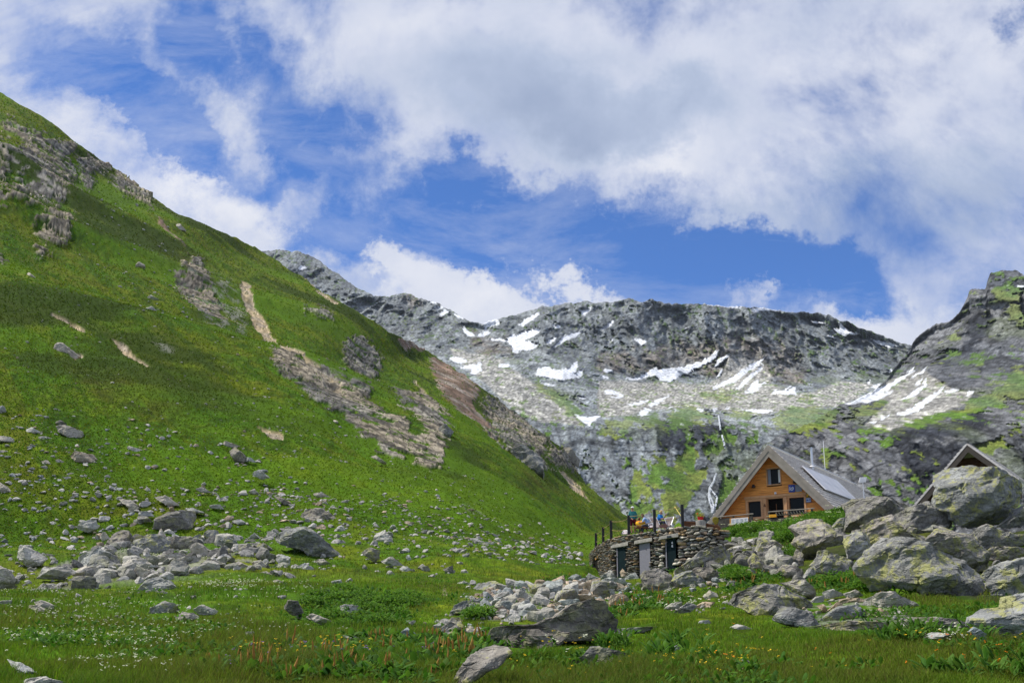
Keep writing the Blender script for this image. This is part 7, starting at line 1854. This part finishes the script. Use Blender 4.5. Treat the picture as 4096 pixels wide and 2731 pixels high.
n = 110; a = vr.uniform(0, 6.28, n); r_ = .2 * np.sqrt(vr.random(n)); L = vr.uniform(.05, .12, n)
V, q_, t_, c_ = leaves(np.stack([np.cos(a) * r_, np.sin(a) * r_, .22 + .22 * vr.random(n) ** 1.4], 1), L, L * .5, a, vr.uniform(0, 1.2, n), mix((.16, .22, .01), (.42, .40, .02), vr.random(n)))
link('plant', np_mesh('plant', V, q_, M_LEAF, c_), pot)
n = 14; a = vr.uniform(0, 6.28, n)
V, q_, t_, c_ = leaves(np.repeat([[-.22, -.05, .42]], n, 0) + vr.normal(0, .04, (n, 3)), np.full(n, .055), np.full(n, .05), a, vr.uniform(-.3, 1, n), np.repeat([[.65, .02, .04]], n, 0)); link('flower', np_mesh('flower', V, q_, M_FLOWER, c_), pot)
jb = at(*px('T1', [[1985, 600]])[0], 62.6)
jg = thing('dark_jug', 'dark brown jug beside the red flower pot', 'jug', jb)
m = MB(); m.tube([jb, jb + Vector((0, 0, .16)), jb + Vector((0, 0, .27)), jb + Vector((0, 0, .35))], [.08, .10, .075, .045], 14); m.build('body', plain('dark_glaze', (.03, .02, .018), .35, .5), jg, smooth=True); m = MB(); m.tube([jb + Vector((.07, 0, .26)), jb + Vector((.14, 0, .2)), jb + Vector((.1, 0, .1))], .012, 6); m.build('handle', plain('dark_glaze_handle', (.03, .02, .018), .35, .5), jg)
for (x0, y0, x1, y1, w_, lab) in ((1495, 622, 1785, 640, .5, 'brown plank bench left of the concrete block'), (2015, 672, 2345, 745, .4, 'brown plank bench right of the concrete block')):
    p0, p1 = at(*px('T1', [[x0, y0]])[0], 62.8), at(*px('T1', [[x1, y1]])[0], 62.6)
    o = thing('plank_bench', lab, 'bench', (p0 + p1) / 2 - Vector((0, 0, .4)), 'plank benches on the terrace edge')
    m = MB(); m.bar(p0, p1, .4, .10); m.build('seat', M_BROWNWOOD, o, bevel=.01)
    m = MB(); m.bar(p0 - Vector((0, .15, .2)), p1 - Vector((0, .15, .2)), .05, .3); m.build('apron', M_BROWNWOOD, o)
    for s_ in (.08, .92): m = MB(); p = p0.lerp(p1, s_); m.box(p - Vector((0, 0, .3)), Vector((.08, 0, 0)), Vector((0, .15, 0)), Vector((0, 0, .26))); m.build('leg', M_OLDWOOD, o)
pn = at(*px('T2', [[292, 470]])[0], 70.0)
pl_ = thing('olive_panel', 'rounded olive-yellow panel propped on brown wood before the left railing', 'panel', pn - Vector((0, 0, 1)))
V, Fc = ico(4); V = V * np.array([.22, .04, .27]); V[:, 0] *= (1 + .25 * V[:, 2] / .27)
o = link('disc', np_mesh('disc', V + np.array([0, 0, 1.0]), Fc, plain('olive_paint', (.25, .20, .02), .8, var=.25, scale=12)), pl_)
m = MB(); m.tube([pn + Vector((.06, .06, -.05)), pn + Vector((.2, 0, -.7))], [.04, .11], 8); m.tube([pn + Vector((-.06, .06, -.12)), pn + Vector((.1, 0, -.7))], .04, 8); m.build('stand', M_BROWNWOOD, pl_)

# ---------------------------------------------------------------- white water on the far cliff
def on_m1(fr, pts, lift=9.0):
    out = []
    for u, v in px(fr, pts):
        i = np.argmin((M1[0] - u) ** 2 + (M1[1] - v) ** 2); P = M1[2].reshape(-1, 3)[i]; out.append((u, v, P[1] - lift))
    return out
M_WATER, t, b = new_mat('falling_water', .5, .4)
tc = t.n('ShaderNodeTexCoord'); t.l(t.ramp(t.noise(tc.outputs['Object'], .35, 5, .7), [(.35, (.26, .29, .32)), (.66, (.62, .65, .68))]), b.inputs['Base Color'])
def cascade(paths, label):
    V, F_ = [], []
    for fr, pts, ws in paths:
        pts2 = []; ws2 = []
        for (a, b_), (w0, w1) in zip(zip(pts, pts[1:]), zip(ws, ws[1:])):
            for k in range(6): s_ = k / 6; pts2.append([a[0] + (b_[0] - a[0]) * s_ + vr.normal(0, 1.6), a[1] + (b_[1] - a[1]) * s_]); ws2.append((w0 + (w1 - w0) * s_) * vr.uniform(.55, 1.35))
        pr = on_m1(fr, pts2); ym = np.minimum.accumulate(np.array([p[2] for p in pr])); o0 = len(V)
        for (u, v, Y), w_ in zip(pr, ws2):
            wp_ = w_ * FR[fr][2] / 4 * .45
            for s_, dy in ((-1, 1.2), (-.5, -.6), (.5, -.6), (1, 1.2)): V.append(tuple(at(u + s_ * wp_ / 2, v, Y + dy)))
        for i in range(len(pr) - 1):
            for j in range(3): F_.append((o0 + i * 4 + j, o0 + i * 4 + j + 1, o0 + (i + 1) * 4 + j + 1, o0 + (i + 1) * 4 + j))
    me = bpy.data.meshes.new('waterfall'); me.from_pydata(V, [], F_); me.update(); me.materials.append(M_WATER)
    o = link('waterfall', me); sm_ = o.modifiers.new('solid', 'SOLIDIFY'); sm_.thickness = .6
    tag(o, label, 'waterfall', kind='structure')
cascade([('G1', [(2065, 515), (2040, 590), (2012, 640), (2002, 690), (2022, 740), (2040, 790), (2025, 870)], [6, 14, 24, 22, 20, 16, 18]), ('G1', [(2012, 650), (2045, 690), (2070, 720), (2060, 790), (2030, 850)], [6, 6, 7, 6, 6]), ('G1', [(2000, 700), (2004, 750), (2022, 800), (2036, 850)], [6, 8, 8, 7])], 'white waterfall splitting into strands down the far cliff left of the hut')
cascade([('G1', [(2085, 20), (2092, 90), (2100, 160)], [5, 7, 6]), ('G1', [(2112, 190), (2130, 260), (2142, 315)], [5, 5, 4])], 'thin upper waterfall thread dropping over the dark rock band')
# ---------------------------------------------------------------- the air between here and the head wall
m_h = bpy.data.materials.new('valley_air'); m_h.use_nodes = True
nt_ = m_h.node_tree
for n_ in list(nt_.nodes):
    if n_.type == 'BSDF_PRINCIPLED': nt_.nodes.remove(n_)
pv_ = nt_.nodes.new('ShaderNodeVolumePrincipled'); pv_.inputs['Color'].default_value = (.72, .83, 1.0, 1); pv_.inputs['Density'].default_value = 2.4e-5
nt_.links.new(pv_.outputs[0], [n_ for n_ in nt_.nodes if n_.type == 'OUTPUT_MATERIAL'][0].inputs['Volume'])
m = MB(); m.box((0, 1150, 250), (1950, 0, 0), (0, 1350, 0), (0, 0, 590)); hz_ = m.build('haze', m_h)
tag(hz_, 'faint bluish air veiling the far mountains', 'haze', kind='stuff')
# ---------------------------------------------------------------- words for the stones and plants: each told apart by what it lies next to
import collections
ROCKS.sort(key=lambda r: -r[3])
used = collections.Counter()
def size_word(a): return 'big' if a > 900 else 'fair-sized' if a > 260 else 'small' if a > 60 else 'tiny'
def shape_word(r): return 'flat' if r > 2.1 else 'long' if r > 1.6 else 'blocky' if r > 1.05 else 'upright'
def where(u, v, skip=None, k=0):
    L = sorted(((u - a) ** 2 + (v - b_) ** 2, s, a, b_) for a, b_, s, o in BIG if o is not skip)
    d2, s, a, b_ = L[k]
    ang = math.degrees(math.atan2(v - b_, u - a)) % 360
    w_ = ['right of', 'below and right of', 'below', 'below and left of', 'left of', 'above and left of', 'above', 'above and right of'][int((ang + 22.5) // 45) % 8]
    d = math.sqrt(d2)
    return w_, s, ('just ' if d < 22 else 'a little way ' if d < 60 else 'well ')
ORD = ['', 'second ', 'third ', 'fourth ', 'fifth ', 'sixth ', 'seventh ', 'eighth ', 'ninth ', 'tenth ']
seen = set(); pend = collections.defaultdict(list)
for o, u, v, a, kind, lab, asp in ROCKS:
    o['category'] = 'boulder' if o.name.startswith('boulder') else 'rock'
    o['group'] = 'boulders and rocks strewn over the meadow'
    if lab:
        o['label'] = lab; seen.add(lab)
    else:
        w_, s, d = where(u, v, o)
        pend[(size_word(a), WORD[kind], shape_word(asp), d, w_, s)].append((o, u, v))
for (sz, kw, sh, d, w_, s), l in pend.items():
    ref = [(a, b_) for a, b_, n_, o_ in BIG if n_ == s][0]
    l.sort(key=lambda q: (q[1] - ref[0]) ** 2 + (q[2] - ref[1]) ** 2)
    for i, (o, u, v) in enumerate(l):
        nm = 'rock' if not o.name.startswith('boulder') else 'boulder'
        body_ = f'{sz} {kw} {sh} {nm} {d}{w_} the {s}'
        if len(l) > 1: body_ = (['nearest', 'second-nearest', 'third-nearest', 'fourth-nearest', 'fifth-nearest', 'sixth-nearest', 'seventh-nearest'][i] if i < 7 else f'{i + 1}th-nearest') + ' ' + body_
        if len(body_.split()) > 16: body_ = body_.replace('a little way ', '').replace('well ', '').replace('just ', '')
        if len(body_.split()) > 16: body_ = body_.replace(f' {sh} ', ' ', 1)
        o['label'] = body_
grp = collections.defaultdict(list)
for o, u, v, nm in PLANTS:
    w_, s, d = where(u, v)
    grp[(nm, w_, s)].append((o, u, v))
PW = dict(dock_plant='broad-leaved dock with rusty spikes', hellebore_plant='hellebore with pleated upright leaves', leafy_bush='lush leafy bush')
for (nm, w_, s), l in grp.items():
    ref = [(a, b_) for a, b_, n_, o_ in BIG if n_ == s][0]
    l.sort(key=lambda q: (q[1] - ref[0]) ** 2 + (q[2] - ref[1]) ** 2)
    for i, (o, u, v) in enumerate(l):
        e = (['nearest ', 'second-nearest ', 'third-nearest ', 'fourth-nearest ', 'fifth-nearest ', 'sixth-nearest ', 'seventh-nearest ', 'eighth-nearest '][i] if i < 8 else f'{i + 1}th-nearest ') if len(l) > 1 else ''
        o['label'] = f'{e}{PW[nm]} {w_} the {s}'
for o in bpy.data.objects:
    if '_o' in o: del o['_o']
